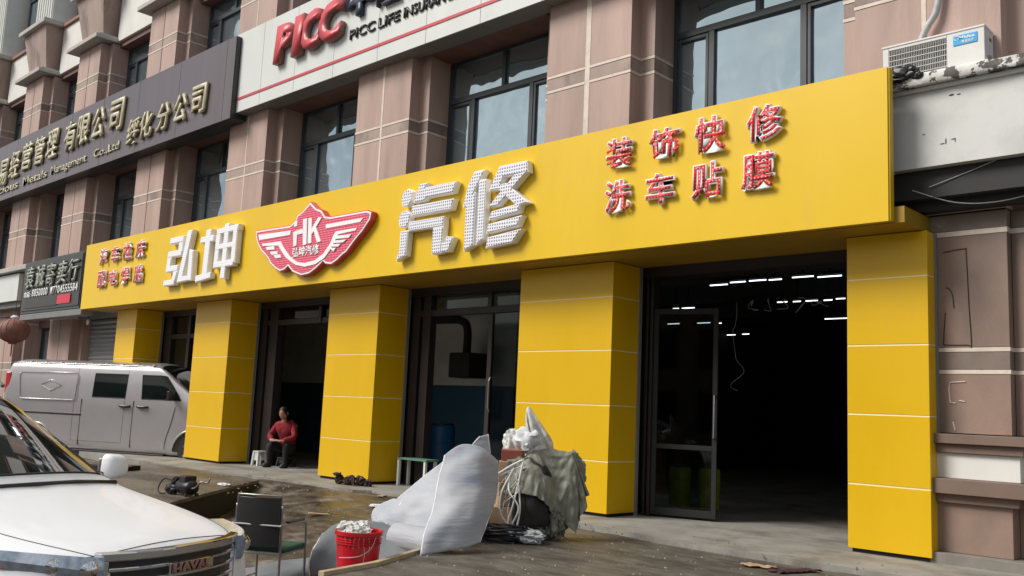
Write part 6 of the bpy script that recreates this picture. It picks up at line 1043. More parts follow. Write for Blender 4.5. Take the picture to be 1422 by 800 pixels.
# ================================================================== BUCKET
bz = -.375; bxx, byy = -6.30, 4.86
BK = root('bucket', (bxx, byy, bz)); tag(BK, 'red plastic bucket full of white rubble in front of the foam sheets', 'bucket')
MB().lathe([(.150, 0), (.185, .52), (.200, .525), (.200, .555), (.188, .558), (.18, .54), (.15, .03), (.0, .03)], bxx, byy, 40, cz=bz).build('pail', M['bucket'], BK, smooth='auto')
for k in range(3): MB().lathe([(.183, 0), (.192, .006), (.183, .012)], bxx, byy, 40, cz=bz+.49-.012*k*1.6).build('rim_ring', M['bucket'], BK, smooth='auto')
for k in range(9): 
    a = random.uniform(0, 6.3); q = random.uniform(0, .12)
    crumple('rubble', (bxx+math.cos(a)*q, byy+math.sin(a)*q, bz+.54+random.uniform(-.01, .04)), (.07, .06, .05), 'rub', None, None, amp=.5, seed=70+k, sub=3, parent=BK)
MB().tube(smoothpath([(bxx+.195, byy+.02, bz+.52), (bxx+.23, byy-.05, bz+.44), (bxx+.19, byy-.14, bz+.38), (bxx+.05, byy-.225, bz+.36)], 5), .004, 5).build('handle', M['steel'], BK)
mb = MB()
for k in range(6):
    x_ = random.uniform(-.1, .12); a_ = R(-75+k*13); z_ = random.uniform(.08, .3); mb.tube([(bxx+math.cos(a_+.05*math.sin(q*1.3+k))*(.152+.035*(1-q/9)*1.02), byy+math.sin(a_+.05*math.sin(q*1.3+k))*(.152+.035*(1-q/9)*1.02), bz+lerp(.52, z_, q/9)) for q in range(10)], .0022, 4)
mb.build('dried_drip', M['rub'], BK)
# ================================================================== CHAIR
ch = empty('chair', (-7.29, 4.65, -.50)); ch.rotation_euler.z = R(30); tag(ch, 'old tubular steel chair with black back and green seat beside the white car', 'chair')
def cb(mb, n, m_, **k): o = mb.build(n, m_, None, **k); o.parent = ch; return o
# local: x across, y front(-)/rear(+)... the back panel faces the camera side (-y)
w = .215
bp = MB(); n = 10
for i in range(n):
    pass
pts = [(-w+.01+2*(w-.01)*i/10, -.25-.035*(1-((i-5)/5.)**2)) for i in range(11)]
cb(MB().prism_xy(pts+[(a, b+.022) for a, b in reversed(pts)], .47, .885), 'backrest', M['black'], bevel=.006, smooth='auto')
cb(MB().tube(smoothpath([(-w+.01, -.235, .82), (-w+.01, -.24, .892), (-w+.04, -.26, .902), (0, -.29, .905), (w-.04, -.26, .902), (w-.01, -.24, .892), (w-.01, -.235, .82)], 5), .009, 8), 'back_rail', M['steel'], smooth=True)
for s in (-1, 1):
    cb(MB().tube(smoothpath([(s*w, -.22, 0), (s*w, -.22, .30), (s*w, -.225, .60), (s*w, -.235, .82)], 5), .011, 8), 'rear_leg', M['steel'], smooth=True)
    cb(MB().tube(smoothpath([(s*(w+.02), .24, 0), (s*(w+.02), .22, .35), (s*(w+.02), .20, .60), (s*(w+.02), .16, .655), (s*(w+.02), 0, .66), (s*(w+.02), -.20, .66), (s*(w+.01), -.27, .655)], 5), .011, 8), 'armrest_leg', M['steel'], smooth=True)
    cb(MB().box(s*(w+.02)-.022, s*(w+.02)+.022, -.16, .14, .668, .688), 'armrest', M['black'], bevel=.006)
    cb(MB().tube([(s*w, -.22, .16), (s*(w+.02), .235, .16)], .008, 8), 'side_rail', M['steel'])
cb(MB().tube([(-w, -.22, .12), (w, -.22, .12)], .008, 8), 'rear_rail', M['steel']); cb(MB().tube([(-w-.02, -.275, .655), (w+.02, -.275, .655)], .009, 8), 'cross_rail', M['steel'])
cb(MB().box(-.23, .23, -.20, .23, .42, .465), 'seat', M['green'], bevel=.015); cb(MB().tube([(-w, -.215, .41), (w, -.215, .41), (w, .22, .41), (-w, .22, .41), (-w, -.215, .41)], .010, 8), 'seat_frame', M['steel'])
cb(MB().box(-.19, -.08, -.30, -.295, .03, .04), 'seat_label', M['green'])
# ================================================================== BLACK MACHINE ON THE OLD SLAB and engine parts
cp = root('air_compressor', (-11.0, 5.85, 0)); tag(cp, 'black greasy machine with a curved lever lying on the old slab', 'machine')
cp.scale = (.8, .8, .72)
MB().lathe([(.02, 0), (.09, .02), (.12, .06), (.12, .40), (.09, .44), (.02, .46)], -11.25, 5.75, 20, 'x', .14).build('tank', M['mach'], cp, smooth='auto')
bx('motor', M['black'], cp, -11.12, -10.92, 5.66, 5.86, .20, .34, bevel=.02)
for k in range(5): MB().lathe([(.075, 0), (.075, .012)], -11.40+.03*k, 5.76, 16, 'x', .22).build('cooling_fin', M['mach'], cp)
for x_ in (-11.2, -10.85):
    for y_ in (5.66, 5.84): bx('foot', M['rubber'], cp, x_-.02, x_+.02, y_-.02, y_+.02, 0, .05)
MB().tube(smoothpath([(-10.80, 5.72, .14), (-10.72, 5.74, .16), (-10.64, 5.78, .26), (-10.55, 5.84, .25), (-10.52, 5.86, .33)], 5), .014, 8).build('lever', M['steel'], cp, smooth=True)
MB().tube(smoothpath([(-11.3, 5.7, .2), (-11.5, 5.62, .25), (-11.55, 5.55, .1), (-11.4, 5.5, .02), (-11.2, 5.5, .03)], 5), .013, 8).build('hose', M['rubber'], cp, smooth=True)
crumple('mount', (-11.32, 5.66, .09), (.15, .09, .09), 'mach', None, None, amp=.4, seed=81, sub=3, flat=0, parent=cp)
ep = root('engine_part', (-11.65, 8.78, 0)); tag(ep, 'oily dismantled engine part lying before the column right of the man', 'engine part')
for i, (x, y, z, r_) in enumerate([(-11.85, 8.70, .07, .08), (-11.68, 8.74, .055, .09), (-11.50, 8.82, .06, .10), (-11.36, 8.86, .045, .07)]): crumple('casting', (x, y, z), (r_, r_*.8, r_*.8), 'rust', None, None, amp=.5, seed=90+i, sub=4, flat=.001, parent=ep)
MB().lathe([(.02, 0), (.06, .01), (.06, .04), (.03, .06)], -11.86, 8.66, 14, 'z', .12).build('pulley', M['rust'], ep, smooth='auto'); MB().tube([(-11.92, 8.62, .16), (-11.78, 8.66, .175)], .012, 6).build('pipe_stub', M['rust'], ep); MB().lathe([(.07, 0), (.07, .02)], -11.58, 8.72, 16, 'y', .09).build('flange', M['rust'], ep)
# black steel plates on the ground before the van
rotbox('steel_plate', (-15.3, 6.6, .0), (.9, .5, .07), R(30), 'dark', 'black steel plate on the slab behind the white car mirror', 'plate')
# ================================================================== LANTERN, LAMP, CABLES AT THE LEFT
ln = root('paper_lantern', (-27.0, 8.9, 3.2)); tag(ln, 'faded round red lantern hanging by the black sign at the far left', 'lantern')
mb = MB(); N_ = 16
for k in range(N_):
    a0 = 2*math.pi*k/N_; 
    for q in range(3):
        t = a0+q*2*math.pi/N_/3
mb.lathe([(.40*math.sin(math.pi*(.08+.84*i/16))*1.0, -.33*math.cos(math.pi*(.08+.84*i/16))) for i in range(17)], -27.0, 8.75, 32, 'z', 2.80); o = mb.build('lantern_body', M['lantern'], ln, smooth=True)
for k in range(16):
    t = 2*math.pi*k/16; MB().tube([(-27.0+math.cos(t)*.405*math.sin(math.pi*(.08+.84*i/10)), 8.75+math.sin(t)*.405*math.sin(math.pi*(.08+.84*i/10)), 2.80-.335*math.cos(math.pi*(.08+.84*i/10))) for i in range(11)], .006, 4).build('rib', M['redbox'], ln)
MB().lathe([(.10, 0), (.11, .05), (.05, .10)], -27.0, 8.75, 16, 'z', 3.11).build('top_ring', M['whitel'], ln); MB().lathe([(.10, 0), (.11, .05)], -27.0, 8.75, 16, 'z', 2.43).build('bottom_ring', M['redbox'], ln)
MB().tube([(-27.0, 8.75, 3.2), (-27.0, 8.75, 3.6)], .008, 5).build('cord', M['black'], ln); MB().tube([(-27.0, 8.75, 2.43), (-27.0, 8.75, 2.1)], .02, 6).build('tassel', M['redbox'], ln)
bl = root('hanging_bulb', (-23.5, 9.2, 3.1)); tag(bl, 'small bare white bulb hanging before the roller shutter', 'lamp')
MB().tube([(-22.75, 9.0, 3.12), (-22.75, 9.0, 2.98)], .006, 5).build('cord', M['black'], bl); MB().lathe([(.015, 0), (.03, .03), (.035, .08), (.02, .13)], -22.75, 9.0, 12, 'z', 2.84).build('bulb', M['whitel'], bl, smooth=True)
# ================================================================== VEHICLES
def cage(st, mats, names, pos, yaw_, scale, rt, sub=2, close=True, keepcenter=True):
    """half profiles (u, v, z) per station, mirrored; faces carry a material number and are split into one mesh per number"""
    nS, nP = len(st), len(st[0]); V = []; idx = {}
    for s in range(nS):
        for p in range(nP):
            u, v, z = st[s][p]; idx[(s, p, 1)] = len(V); V.append((u, v, z))
            if v > 1e-6: idx[(s, p, -1)] = len(V); V.append((u, -v, z))
            else: idx[(s, p, -1)] = idx[(s, p, 1)]
    Fc = []; MI = []
    for s in range(nS-1):
        for p in range(nP-1):
            for sd in (1, -1):
                q = [idx[(s, p, sd)], idx[(s+1, p, sd)], idx[(s+1, p+1, sd)], idx[(s, p+1, sd)]]
                if sd < 0: q = q[::-1]
                Fc.append(q); MI.append(mats(s, p, sd))
    for s in (0, nS-1):
        for p in range(nP-1):
            q = [idx[(s, p, 1)], idx[(s, p+1, 1)], idx[(s, p+1, -1)], idx[(s, p, -1)]]
            q = [a for i, a in enumerate(q) if a not in q[:i]]
            if len(q) >= 3: Fc.append(q if s == 0 else q[::-1]); MI.append(mats(s if s == 0 else s-1, p, 0))
    me = bpy.data.meshes.new('c'); me.from_pydata(V, [], Fc)
    for i in range(max(MI)+1): me.materials.append(M['black'])
    for i, p in enumerate(me.polygons): p.material_index = MI[i]
    b = bmesh.new(); b.from_mesh(me); bmesh.ops.recalc_face_normals(b, faces=b.faces); b.to_mesh(me); b.free()
    o = bpy.data.objects.new('c', me); COL.objects.link(o); md = o.modifiers.new('s', 'SUBSURF'); md.levels = sub; md.render_levels = sub; bpy.context.view_layer.update()
    m2 = bpy.data.meshes.new_from_object(o.evaluated_get(bpy.context.evaluated_depsgraph_get())); bpy.data.objects.remove(o)
    res = {}
    for i, (nm, mt) in names.items():
        fs_ = [p for p in m2.polygons if p.material_index == i]
        if not fs_: continue
        groups = [[p for p in fs_ if p.center.y > 0], [p for p in fs_ if p.center.y <= 0]] if ('window' in nm or 'door' in nm) else [fs_]
        for fs_ in groups:
            use = sorted({v for p in fs_ for v in p.vertices}); mp = {v: k for k, v in enumerate(use)}
            vv = [tuple(m2.vertices[v].co) for v in use]; ff = [tuple(mp[v] for v in p.vertices) for p in fs_]
            ob = MB().add(vv, ff).build(nm, M[mt], None, recalc=False); 
            for p in ob.data.polygons: p.use_smooth = True
            ob.data.normals_split_custom_set_from_vertices([m2.vertices[v].normal for v in use])
            ob.parent = rt; res[i] = ob
            # dark shut line round every part except the body
            if i and nm not in ('underbody',):
                cnt = {}
                for f_ in ff:
                    for a, c in zip(f_, f_[1:]+f_[:1]): k = (min(a, c), max(a, c)); cnt[k] = cnt.get(k, 0)+1
                ed = [k for k, n_ in cnt.items() if n_ == 1]; nb = {}
                for a, c in ed: nb.setdefault(a, []).append(c); nb.setdefault(c, []).append(a)
                done = set(); mb = MB()
                for s0 in nb:
                    if s0 in done: continue
                    loop = [s0]; done.add(s0); cur = s0
                    while True:
                        nx = [q for q in nb[cur] if q not in done]
                        if not nx: break
                        cur = nx[0]; done.add(cur); loop.append(cur)
                    if len(loop) > 3: mb.tube([vv[q] for q in loop]+[vv[loop[0]]], .008 if 'window' in nm or nm == 'windscreen' else .0028, 5)
                if mb.v: s_ = mb.build('seal' if 'window' in nm or nm == 'windscreen' else 'shut_line', M['rubber'], None); s_.parent = ob
    bpy.data.meshes.remove(m2); return res
def wheel(rt, u, v, r_, side, wd=.2):
    e = empty('wheel', (u, v, r_)); e.parent = rt
    prof = [(r_*.62, -wd/2), (r_*.94, -wd/2), (r_, -wd/2+.03), (r_, wd/2-.03), (r_*.94, wd/2), (r_*.62, wd/2)]
    t = MB().lathe(prof, 0, 0, 36, 'y').build('tyre', M['rubber'], None, smooth='auto'); t.parent = e
    mb = MB().lathe([(r_*.63, -wd/2+.02), (r_*.63, wd/2-.02)], 0, 0, 30, 'y'); mb.lathe([(.06, 0), (.06, wd/2-.0)], 0, 0, 14, 'y') if side > 0 else mb.lathe([(.06, -wd/2), (.06, 0)], 0, 0, 14, 'y')
    for k in range(5):
        a = 2*math.pi*k/5; q = wd/2-.015
        mb.prism_xz([(math.cos(a+t_)*rr_, math.sin(a+t_)*rr_) for rr_, t_ in ((.04, -.6), (r_*.62, -.16), (r_*.62, .16), (.04, .6))], side*q-.02, side*q+.005)
    m_ = mb.build('rim', M['chrome'], None); m_.parent = e
# ---------- white SUV in the left foreground
SU = empty('parked_suv', (-4.83, 2.53, -.489)); SU.rotation_euler.z = R(21.9); tag(SU, 'white SUV with black and chrome grille filling the lower left corner', 'car')
def su(u, low, side): return low
S = []
def stn(u, pts, us=None): S.append([((u if us is None else u+us[i]), v, z) for i, (v, z) in enumerate(pts)])
stn(-.01, [(0, .24), (.38, .26), (.47, .40), (.51, .55), (.51, .70), (.45, .80), (.42, .865), (.30, .865), (.15, .87), (0, .872)])
stn(-.06, [(0, .22), (.55, .24), (.65, .40), (.69, .55), (.68, .72), (.62, .83), (.51, .895), (.34, .905), (.17, .915), (0, .918)])
stn(-.20, [(0, .20), (.66, .22), (.78, .40), (.82, .58), (.81, .76), (.75, .87), (.60, .932), (.42, .94), (.21, .952), (0, .955)])
stn(-.50, [(0, .20), (.72, .22), (.88, .40), (.905, .62), (.89, .82), (.83, .91), (.70, .962), (.52, .98), (.26, .992), (0, .995)])
stn(-.85, [(0, .20), (.74, .22), (.89, .42), (.915, .66), (.895, .87), (.845, .955), (.72, 1.002), (.56, 1.018), (.28, 1.03), (0, 1.032)])
stn(-1.16, [(0, .20), (.75, .22), (.90, .42), (.92, .68), (.90, .90), (.85, .985), (.735, 1.035), (.62, 1.045), (.32, 1.055), (0, 1.06)], [0, 0, 0, 0, 0, 0, 0, .01, .06, .09])
stn(-1.26, [(0, .20), (.75, .22), (.90, .42), (.92, .68), (.90, .91), (.86, .99), (.795, 1.045), (.715, 1.075), (.36, 1.095), (0, 1.10)], [0, 0, 0, 0, 0, 0, 0, .02, .10, .13])
stn(-1.62, [(0, .20), (.75, .22), (.90, .42), (.92, .70), (.90, .93), (.87, 1.01), (.80, 1.07), (.665, 1.31), (.34, 1.37), (0, 1.385)], [0, 0, 0, 0, 0, 0, 0, 0, .10, .13])
stn(-1.98, [(0, .20), (.75, .22), (.90, .42), (.92, .70), (.90, .94), (.87, 1.02), (.80, 1.08), (.60, 1.545), (.32, 1.605), (0, 1.615)], [0, 0, 0, 0, 0, 0, 0, 0, .08, .10])
stn(-2.12, [(0, .20), (.75, .22), (.90, .42), (.92, .70), (.90, .94), (.87, 1.02), (.80, 1.085), (.585, 1.60), (.32, 1.65), (0, 1.66)], [0, 0, 0, 0, 0, 0, 0, 0, .08, .10])
stn(-2.9, [(0, .20), (.75, .22), (.90, .42), (.92, .70), (.90, .95), (.87, 1.03), (.80, 1.10), (.58, 1.64), (.32, 1.69), (0, 1.70)])
stn(-3.7, [(0, .20), (.75, .22), (.90, .42), (.92, .70), (.90, .96), (.87, 1.04), (.79, 1.12), (.57, 1.60), (.32, 1.65), (0, 1.66)])
stn(-4.3, [(0, .22), (.72, .24), (.86, .42), (.88, .70), (.86, .96), (.82, 1.05), (.74, 1.14), (.55, 1.48), (.32, 1.53), (0, 1.54)])
stn(-4.55, [(0, .30), (.62, .32), (.74, .45), (.76, .70), (.74, .92), (.70, 1.0), (.62, 1.06), (.48, 1.15), (.28, 1.18), (0, 1.18)])
for i_, d_ in ((2, .004), (3, .018), (4, .038), (5, .058))+tuple((k_, .062) for k_ in range(6, 14)):
    S[i_] = [(a_, b_, z_+(d_ if z_ > .95 else d_*.5 if z_ > .85 else 0)) for a_, b_, z_ in S[i_]]
def sm(s, p, sd):
    if sd == 0: return 0
    if 1 <= s <= 5 and p >= 6: return 1            # bonnet
    if 6 <= s <= 8 and p >= 7: return 2            # windscreen
    if 7 <= s <= 11 and p == 6: return 3           # side windows
    if 7 <= s <= 9 and 2 <= p <= 5: return 4       # front door
    return 0
cage(S, sm, {0: ('body', 'carw'), 1: ('bonnet', 'carw'), 2: ('windscreen', 'carglass'), 3: ('side_window', 'carglass'), 4: ('front_door', 'carw')}, None, 0, 1, SU)
def sup(mb, nm, mt, par=None, **k): o = mb.build(nm, M[mt], None, **k); o.parent = par or SU; return o
# black and chrome grille following the nose
def arcb(v0, v1, z0, z1, d, dz=0, n=14):
    """bar across the nose: curved in plan"""
    vs = []; fs = []
    for i in range(n+1):
        v = lerp(v0, v1, i/n); u = .035-.20*abs(v/.62)**2.6
        zo = dz*(abs(v)/.55)
        for (a, z) in ((u, z0+zo), (u+d, z0+zo), (u+d, z1+zo), (u, z1+zo)): vs.append((a, v, z))
    for i in range(n):
        for k in range(4): a = i*4+k; b = i*4+(k+1) % 4; fs.append((a, b, b+4, a+4))
    fs += [(0, 3, 2, 1), (n*4, n*4+1, n*4+2, n*4+3)]; return MB().add(vs, fs)
gr = sup(arcb(-.51, .51, .50, .892, .03), 'grille', 'black')
sup(arcb(-.52, .52, .868, .914, .06, .0), 'chrome_bar', 'chrome', gr, bevel=.008)
for z in (.815, .755, .695, .635): sup(arcb(-.48, .48, z, z+.022, .046), 'chrome_bar', 'chrome', gr, bevel=.006)
for s in (-1, 1): sup(arcb(s*.515, s*.485, .50, .868, .05) if s < 0 else arcb(.485, .515, .50, .868, .05), 'chrome_bar', 'chrome', gr, bevel=.006)
sup(arcb(-.17, .17, .775, .835, .058), 'badge_plate', 'chrome', gr, bevel=.006)
me = glyph('HAVAL', .03, 3); ob = bpy.data.objects.new('badge_lettering', me); COL.objects.link(ob); me.materials.append(M['terr']); mdd = ob.modifiers.new('s', 'SOLIDIFY'); mdd.thickness = .1; ob.scale = (.095, .062, .05)
ob.rotation_euler = (R(90), 0, R(90)); ob.location = (.102, -.165, .782); ob.parent = gr
for s in (-1, 1):      # headlamps
    vs = []; fs = []; n = 10
    for i in range(n+1):
        t = i/n; v = s*lerp(.525, .835, t); u = lerp(-.035, -.42, t**1.7)+.03; zt = lerp(.895, .935, t); zb = lerp(.76, .85, t)
        vs += [(u, v, zb), (u+.012, v+s*.012, lerp(zb, zt, .5)), (u-.01, v, zt), (u-.14, v-s*.06, zt-.01), (u-.14, v-s*.06, zb)]
    for i in range(n):
        for k in range(5): a = i*5+k; b = i*5+(k+1) % 5; fs.append((a, b, b+5, a+5))
    fs += [(0, 4, 3, 2, 1), tuple(n*5+k for k in range(5))]
    hl = sup(MB().add(vs, fs), 'headlight', 'lamp', smooth='auto')
    for q, (v_, r_) in enumerate(((.63, .045), (.73, .042))):
        o = MB().lathe([(r_, 0), (r_*.7, .012), (r_*.2, .02)], 0, 0, 18, 'x').build('reflector', M['chrome'], None, smooth='auto'); o.parent = hl; o.location = (lerp(-.0, -.42, ((v_-.555)/.31)**1.7)+.012, s*(v_-.03), lerp(.83, .885, (v_-.555)/.31)); o.rotation_euler.z = s*R(28)
    o = MB().box(-.01, .012, -.03, .03, -.02, .02).build('indicator', M['amber'], None, bevel=.006); o.parent = hl; o.location = (-.34, s*.80, .865); o.rotation_euler.z = s*R(60)
    # mirror
    mr_ = empty('door_mirror', (-1.50, s*.90, 1.12)); mr_.parent = SU
    vs = []; fs = []
    cr_ = bmesh.new(); bmesh.ops.create_uvsphere(cr_, u_segments=20, v_segments=12, radius=1)
    for v in cr_.verts: v.co = Vector((v.co.x*.085*(1 if v.co.x > 0 else .35), (abs(v.co.y)**.45*(1 if v.co.y > 0 else -1))*.098*(1-.12*v.co.z), (abs(v.co.z)**.5*(1 if v.co.z > 0 else -1))*.086*(1-.22*v.co.y*s)))+Vector((0, s*.08, .07))
    m_ = bpy.data.meshes.new('housing'); cr_.to_mesh(m_); cr_.free(); m_.materials.append(M['carw'])
    for p in m_.polygons: p.use_smooth = True
    o = bpy.data.objects.new('housing', m_); COL.objects.link(o); o.parent = mr_
    o = MB().tube([(0, -s*.06, .0), (0, s*.02, .03)], [.03, .022], 8).build('arm', M['black'], None); o.parent = mr_
    o = MB().box(-.034, -.030, s*.08-.10, s*.08+.10, .01, .13).build('mirror_glass', M['chrome'], None, bevel=.002); o.parent = mr_
    wheel(SU, -.92, s*.80, .345, s); wheel(SU, -3.62, s*.80, .345, s)
    sup(MB().tube(smoothpath([(-2.15, s*.57, 1.715), (-2.3, s*.56, 1.76), (-3.0, s*.555, 1.79), (-3.9, s*.55, 1.75), (-4.1, s*.55, 1.70)], 5), .014, 8), 'roof_rail', 'steel', smooth=True)
    sup(MB().tube([(-.95+.44*math.cos(t), s*.905, .345+.44*math.sin(t)) for t in [math.pi*i/16 for i in range(17)]], .02, 6), 'arch_trim', 'black', smooth=True)
for s in (-1, 1): sup(MB().tube(smoothpath([(-1.24, s*.30+.12, 1.165), (-1.30, s*.2+.05, 1.195), (-1.34, s*.30-.25, 1.22)], 4), .009, 6), 'wiper', 'black')
sup(MB().tube([(-1.19, -.70, 1.115), (-1.14, -.35, 1.138), (-1.11, 0, 1.143), (-1.14, .35, 1.138), (-1.19, .70, 1.115)], .018, 6), 'cowl_trim', 'black', smooth=True)
sup(MB().box(-.02, .035, -.30, .30, .33, .45), 'lower_intake', 'black', bevel=.02)
sup(MB().box(-1.9, -1.88, -.62, .62, 1.0, 1.02).box(-2.3, -2.2, .25, .60, .9, 1.35).box(-2.3, -2.2, -.60, -.25, .9, 1.35), 'front_seat', 'black')
# ---------- silver van, side towards the camera
ks = 1.03; a = R(27.5); NV_ = Vector((-17.75*ks, 8.72*ks))
VN = empty('parked_van', (NV_.x-math.sin(a)*.68*ks, NV_.y+math.cos(a)*.68*ks, 1.2-1.33*ks)); VN.rotation_euler.z = a; VN.scale = (ks, ks, ks); tag(VN, 'silver grey panel van parked with its nose behind a yellow column', 'van')
VW = 1.36
S = []
def vst(us, zs=None, dv=0):
    base = [(0, .16), (-.62, .17), (-.03, .22), (0, .36), (0, .62), (0, 1.0), (-.005, 1.19), (-.06, 1.85), (-.10, 1.91), (-.20, 1.97), (-.45, 2.02), (0, 2.03)]
    row = []
    for i, (dvi, z) in enumerate(base):
        u = us[i] if isinstance(us, (list, tuple)) else us
        v = VW/2+dvi-dv if i not in (0, 1, 11) else (0 if i in (0, 11) else .58-dv*.6)
        if zs and i in zs: z = zs[i]
        row.append((u, v, z))
    S.append(row)
vst([-4.12, -4.12, -4.13, -4.14, -4.14, -4.14, -4.12, -4.06, -4.03, -3.98, -3.95, -3.95], dv=.06)
vst([-4.06, -4.06, -4.07, -4.08, -4.08, -4.08, -4.06, -4.0, -3.97, -3.90, -3.85, -3.85], dv=.0)
vst(-3.80); vst(-3.0); vst(-2.10); vst(-1.97); vst(-.83); vst(-.73)
vst([-.20, -.20, -.20, -.20, -.15, -.05, .22, -.30, -.38, -.45, -.50, -.52])
vst([.20, .20, .22, .22, .24, .28, .36, -.18, -.26, -.33, -.38, -.40], {9: 1.95, 10: 1.98, 11: 1.99})
vst([.95, .95, .95, .97, .97, .97, .90, .02, -.05, -.12, -.18, -.2], {7: 1.72, 8: 1.80, 9: 1.86, 10: 1.90, 11: 1.91}, dv=.03)
vst([1.15, 1.15, 1.15, 1.17, 1.17, 1.12, 1.06, .62, .58, .52, .47, .44], {6: 1.12, 7: 1.22, 8: 1.25, 9: 1.27, 10: 1.29, 11: 1.29}, dv=.12)
def vm(s, p, sd):
    if sd == 0: return 0
    if s == 5 and p == 6: return 2                  # sliding door window
    if s == 7 and p == 6: return 3                  # front window (first half)
    if s == 8 and p == 6: return 3
    if 4 <= s <= 5 and 3 <= p <= 7: return 4        # sliding door
    if 9 <= s <= 10 and p >= 8: return 5
    return 0
VP = cage(S, vm, {0: ('body', 'van'), 2: ('door_window', 'vanglass'), 3: ('front_window', 'vanglass'), 4: ('sliding_door', 'van'), 5: ('windscreen', 'vanglass')}, None, 0, 1, VN)
def vp(mb, nm, mt, par=None, **k): o = mb.build(nm, M[mt], None, **k); o.parent = par or VN; return o
yv = -VW/2
# raised oblong panel with pressed diamond, rain gutter, slide rail, handles, lamps
pn = [(-3.68, 1.73), (-2.26, 1.75), (-2.20, 1.69), (-2.20, 1.23), (-2.26, 1.19), (-3.56, 1.18), (-3.62, 1.23), (-3.70, 1.67)]
def rimtube(P, off=0): return [(x_, yv+.045*(z_-1.26)/.57*1.15-.006+off, z_) for x_, z_ in P]+[(P[0][0], yv+.045*(P[0][1]-1.26)/.57*1.15-.006+off, P[0][1])]
vp(MB().tube(rimtube(pn), .009, 6), 'pressed_panel', 'van', smooth=True); dm = [(-3.14, 1.48), (-2.87, 1.59), (-2.60, 1.48), (-2.87, 1.37)]
vp(MB().tube(rimtube(dm, .004), .007, 5), 'pressed_diamond', 'van', smooth=True)
vp(MB().box(-3.75, -2.02, yv-.008, yv+.02, .885, .92), 'slide_rail', 'black', bevel=.004)
vp(MB().tube(smoothpath([(-3.95, yv+.12, 1.925), (-2.5, yv+.11, 1.93), (-.9, yv+.11, 1.93), (-.45, yv+.12, 1.92)], 6), .010, 6), 'rain_gutter', 'van', smooth=True)
for k in range(9): vp(MB().box(-3.55+k*.38, -3.50+k*.38, yv+.12, yv+.20, 1.945, 1.965), 'roof_glint', 'stool')  # white boxes painted in as glints of light along the rain gutter
for u_, nm in ((-.98, 'handle'), (-.56, 'handle')): vp(MB().tube(smoothpath([(u_-.12, yv-.004, 1.115), (u_-.06, yv-.03, 1.11), (u_+.06, yv-.03, 1.11), (u_+.12, yv-.004, 1.115)], 4), [.026]*13, 8), nm, 'black', smooth=True)
vp(MB().box(-.790, -.782, yv-.004, yv+.01, .30, 1.22), 'shut_line', 'black'); vp(MB().box(-2.045, -2.037, yv-.004, yv+.01, .30, 1.22), 'shut_line', 'black')
vp(MB().tube(smoothpath([(.02, yv-.004, .30), (.04, yv-.004, .5), (.14, yv-.004, .85), (.2, yv-.004, 1.15)], 5), .005, 4), 'shut_line', 'black')
for u_ in (.64, -3.12):
    vp(MB().tube([(u_+.43*math.cos(t), yv-.010, .27+.43*math.sin(t)) for t in [math.pi*(.02+.96*i/18) for i in range(19)]], .020, 6), 'arch_lip', 'van', smooth=True)
    mb = MB(); mb.prism_xz([(u_+.415*math.cos(t), .27+.415*math.sin(t)) for t in [math.pi*i/18 for i in range(19)]], yv-.008, yv+.02); vp(mb, 'wheel_well', 'black')
    for s in (-1, 1): wheel(VN, u_, s*(VW/2-.055), .30, s, .165)
vp(MB().box(-2.6, .0, yv+.02, yv+.10, .10, .20), 'sill_step', 'black', bevel=.01)
for s in (-1, 1): 
    vp(MB().box(-4.06, -3.93, s*(VW/2-.08)-.05, s*(VW/2-.08)+.05, 1.12, 1.72), 'rear_lamp', 'tail', bevel=.02)
    mr_ = vp(MB().box(.10, .16, s*(VW/2+.10)-.07, s*(VW/2+.10)+.07, 1.27, 1.45).tube([(.14, s*(VW/2-.03), 1.29), (.13, s*(VW/2+.06), 1.31)], .015, 6), 'door_mirror', 'black', bevel=.01)
vp(MB().box(-4.19, -4.10, -.62, .62, .25, .45), 'rear_bumper', 'van', bevel=.03); vp(MB().box(-4.15, -4.11, -.5, .5, 1.1, 1.6), 'rear_window', 'vanglass', bevel=.01)

# ================================================================== ACROSS THE STREET
OB = root('unseen_opposite_building', (-12, -30, -.6)); tag(OB, 'plain grey row of buildings across the street, unseen, added to darken low reflections', 'building')  # unseen row added to darken low reflections and ambient light from the horizon
bx('wall', M['stone2'], OB, -75, 35, -40, -30, -.6, 7.5); bx('roof_edge', M['ledge'], OB, -75.2, 35.2, -40.2, -29.8, 7.501, 7.8)
w0 = None
for k in range(40):
    for z_ in (.6, 4.0):
        if w0 is None: w0 = bx('window', M['vanglass'], OB, -74, -72.4, -29.99, -29.96, 0, 2.2); b0 = w0
        o = w0 if (k == 0 and z_ == .6) else w0.copy()
        if o is not w0: COL.objects.link(o)
        o.location = (k*2.7, 0, z_)

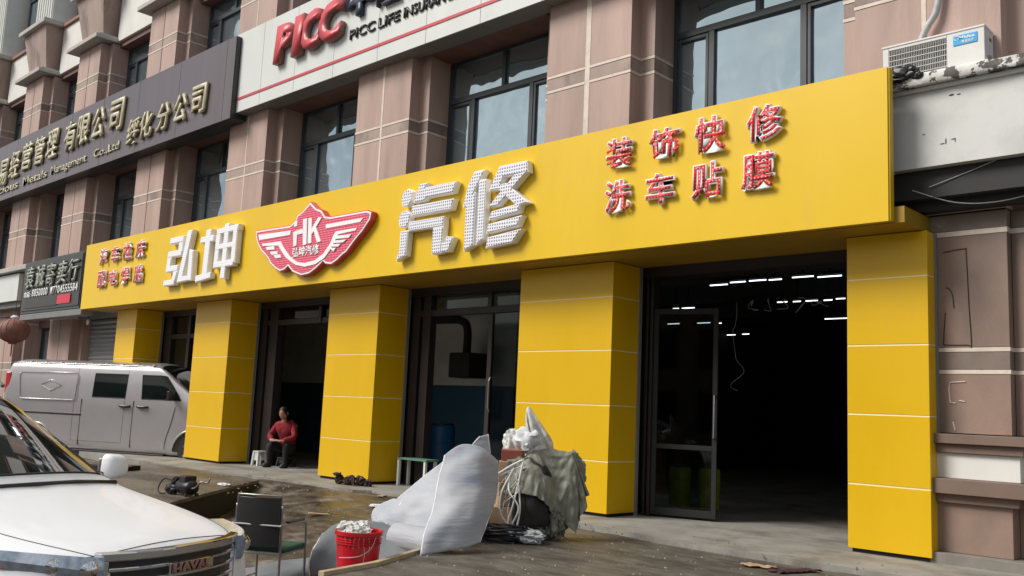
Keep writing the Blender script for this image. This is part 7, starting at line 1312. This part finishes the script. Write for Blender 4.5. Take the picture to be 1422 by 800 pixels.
for (x, y, w_, l_, a_, mt, lb, ct) in ((-4.16, 7.58, .14, .07, .3, 'card', 'torn tan cardboard scrap at the bottom edge near the right column', 'scrap'), (-3.84, 7.64, .22, .07, 1.2, 'rag', 'dark maroon rag lying on the pavement by the right door', 'rag')):
    vs = []; fs = []
    for i in range(13):
        for j in range(7):
            u, v = (i/12-.5)*2, (j/6-.5)*2; q = 1+.35*noise.noise((u*2, v*2, a_)); X_, Y_ = u*w_*q, v*l_*q
            vs.append((x+X_*math.cos(a_)-Y_*math.sin(a_), y+X_*math.sin(a_)+Y_*math.cos(a_), -.030+.022*abs(noise.noise((u*3, v*3, a_*5)))))
    for i in range(12):
        for j in range(6): k = i*7+j; fs.append((k, k+1, k+8, k+7))
    o = MB().add(vs, fs).build('paper_scrap' if ct == 'scrap' else 'rag', M[mt], smooth=True); md = o.modifiers.new('s', 'SOLIDIFY'); md.thickness = .006; tag(o, lb, ct)

random.seed(21); mb = MB()
for k in range(900):
    if k % 3: x = random.uniform(-14, -6.2); y = random.uniform(4.6, 8.5)
    else: x = random.uniform(-6.6, -2.6); y = random.uniform(4.6, 8.6)
    z = ground_z(x, y)
    if x > edge_x(y): z = -.045 if y < 8.0 else 0
    if y > 8.2: z = 0
    if x < -10.9 and y < 7.9 and x > -16: z = -.004
    r_ = random.uniform(.006, .022)*(1.8 if random.random() < .04 else 1); a = random.uniform(0, 6.3); c, t = math.cos(a)*r_, math.sin(a)*r_; h = r_*random.uniform(.3, .9)
    mb.add([(x+c, y+t, z-.003), (x-t*.8, y+c*.8, z-.003), (x-c, y-t, z-.003), (x+t*.7, y-c*.7, z-.003), (x+c*.3, y+t*.2, z+h), (x-c*.4, y-t*.5, z+h*.7)],
           [(0, 1, 4), (1, 2, 5, 4), (2, 3, 5), (3, 0, 4, 5), (3, 2, 1, 0)])
g = mb.build('gravel', M['grit']); tag(g, 'scattered grit and small stones on the muddy pavement', 'gravel', kind='stuff')
for (x, y, l_, w_, a_) in ((-8.1, 7.2, .35, .05, .4), (-9.9, 7.0, .28, .07, 1.1), (-10.3, 8.3, .22, .09, 2.2), (-8.6, 6.4, .4, .035, .9)):
    o = bx('wood_scrap', M['wood'], None, -l_/2, l_/2, -w_/2, w_/2, 0, .018, bevel=.003); o.location = (x, y, ground_z(x, y)+.004); o.rotation_euler = (.03, .05, a_)
    tag(o, {.4: 'short pale wood strip on the mud left of the foam sheets', 1.1: 'broken piece of wood board on the mud before the engine part', 2.2: 'small flat board on the mud near the yellow column with the engine part', .9: 'thinnest wood strip on the mud behind the chair'}[a_], 'wood scrap')
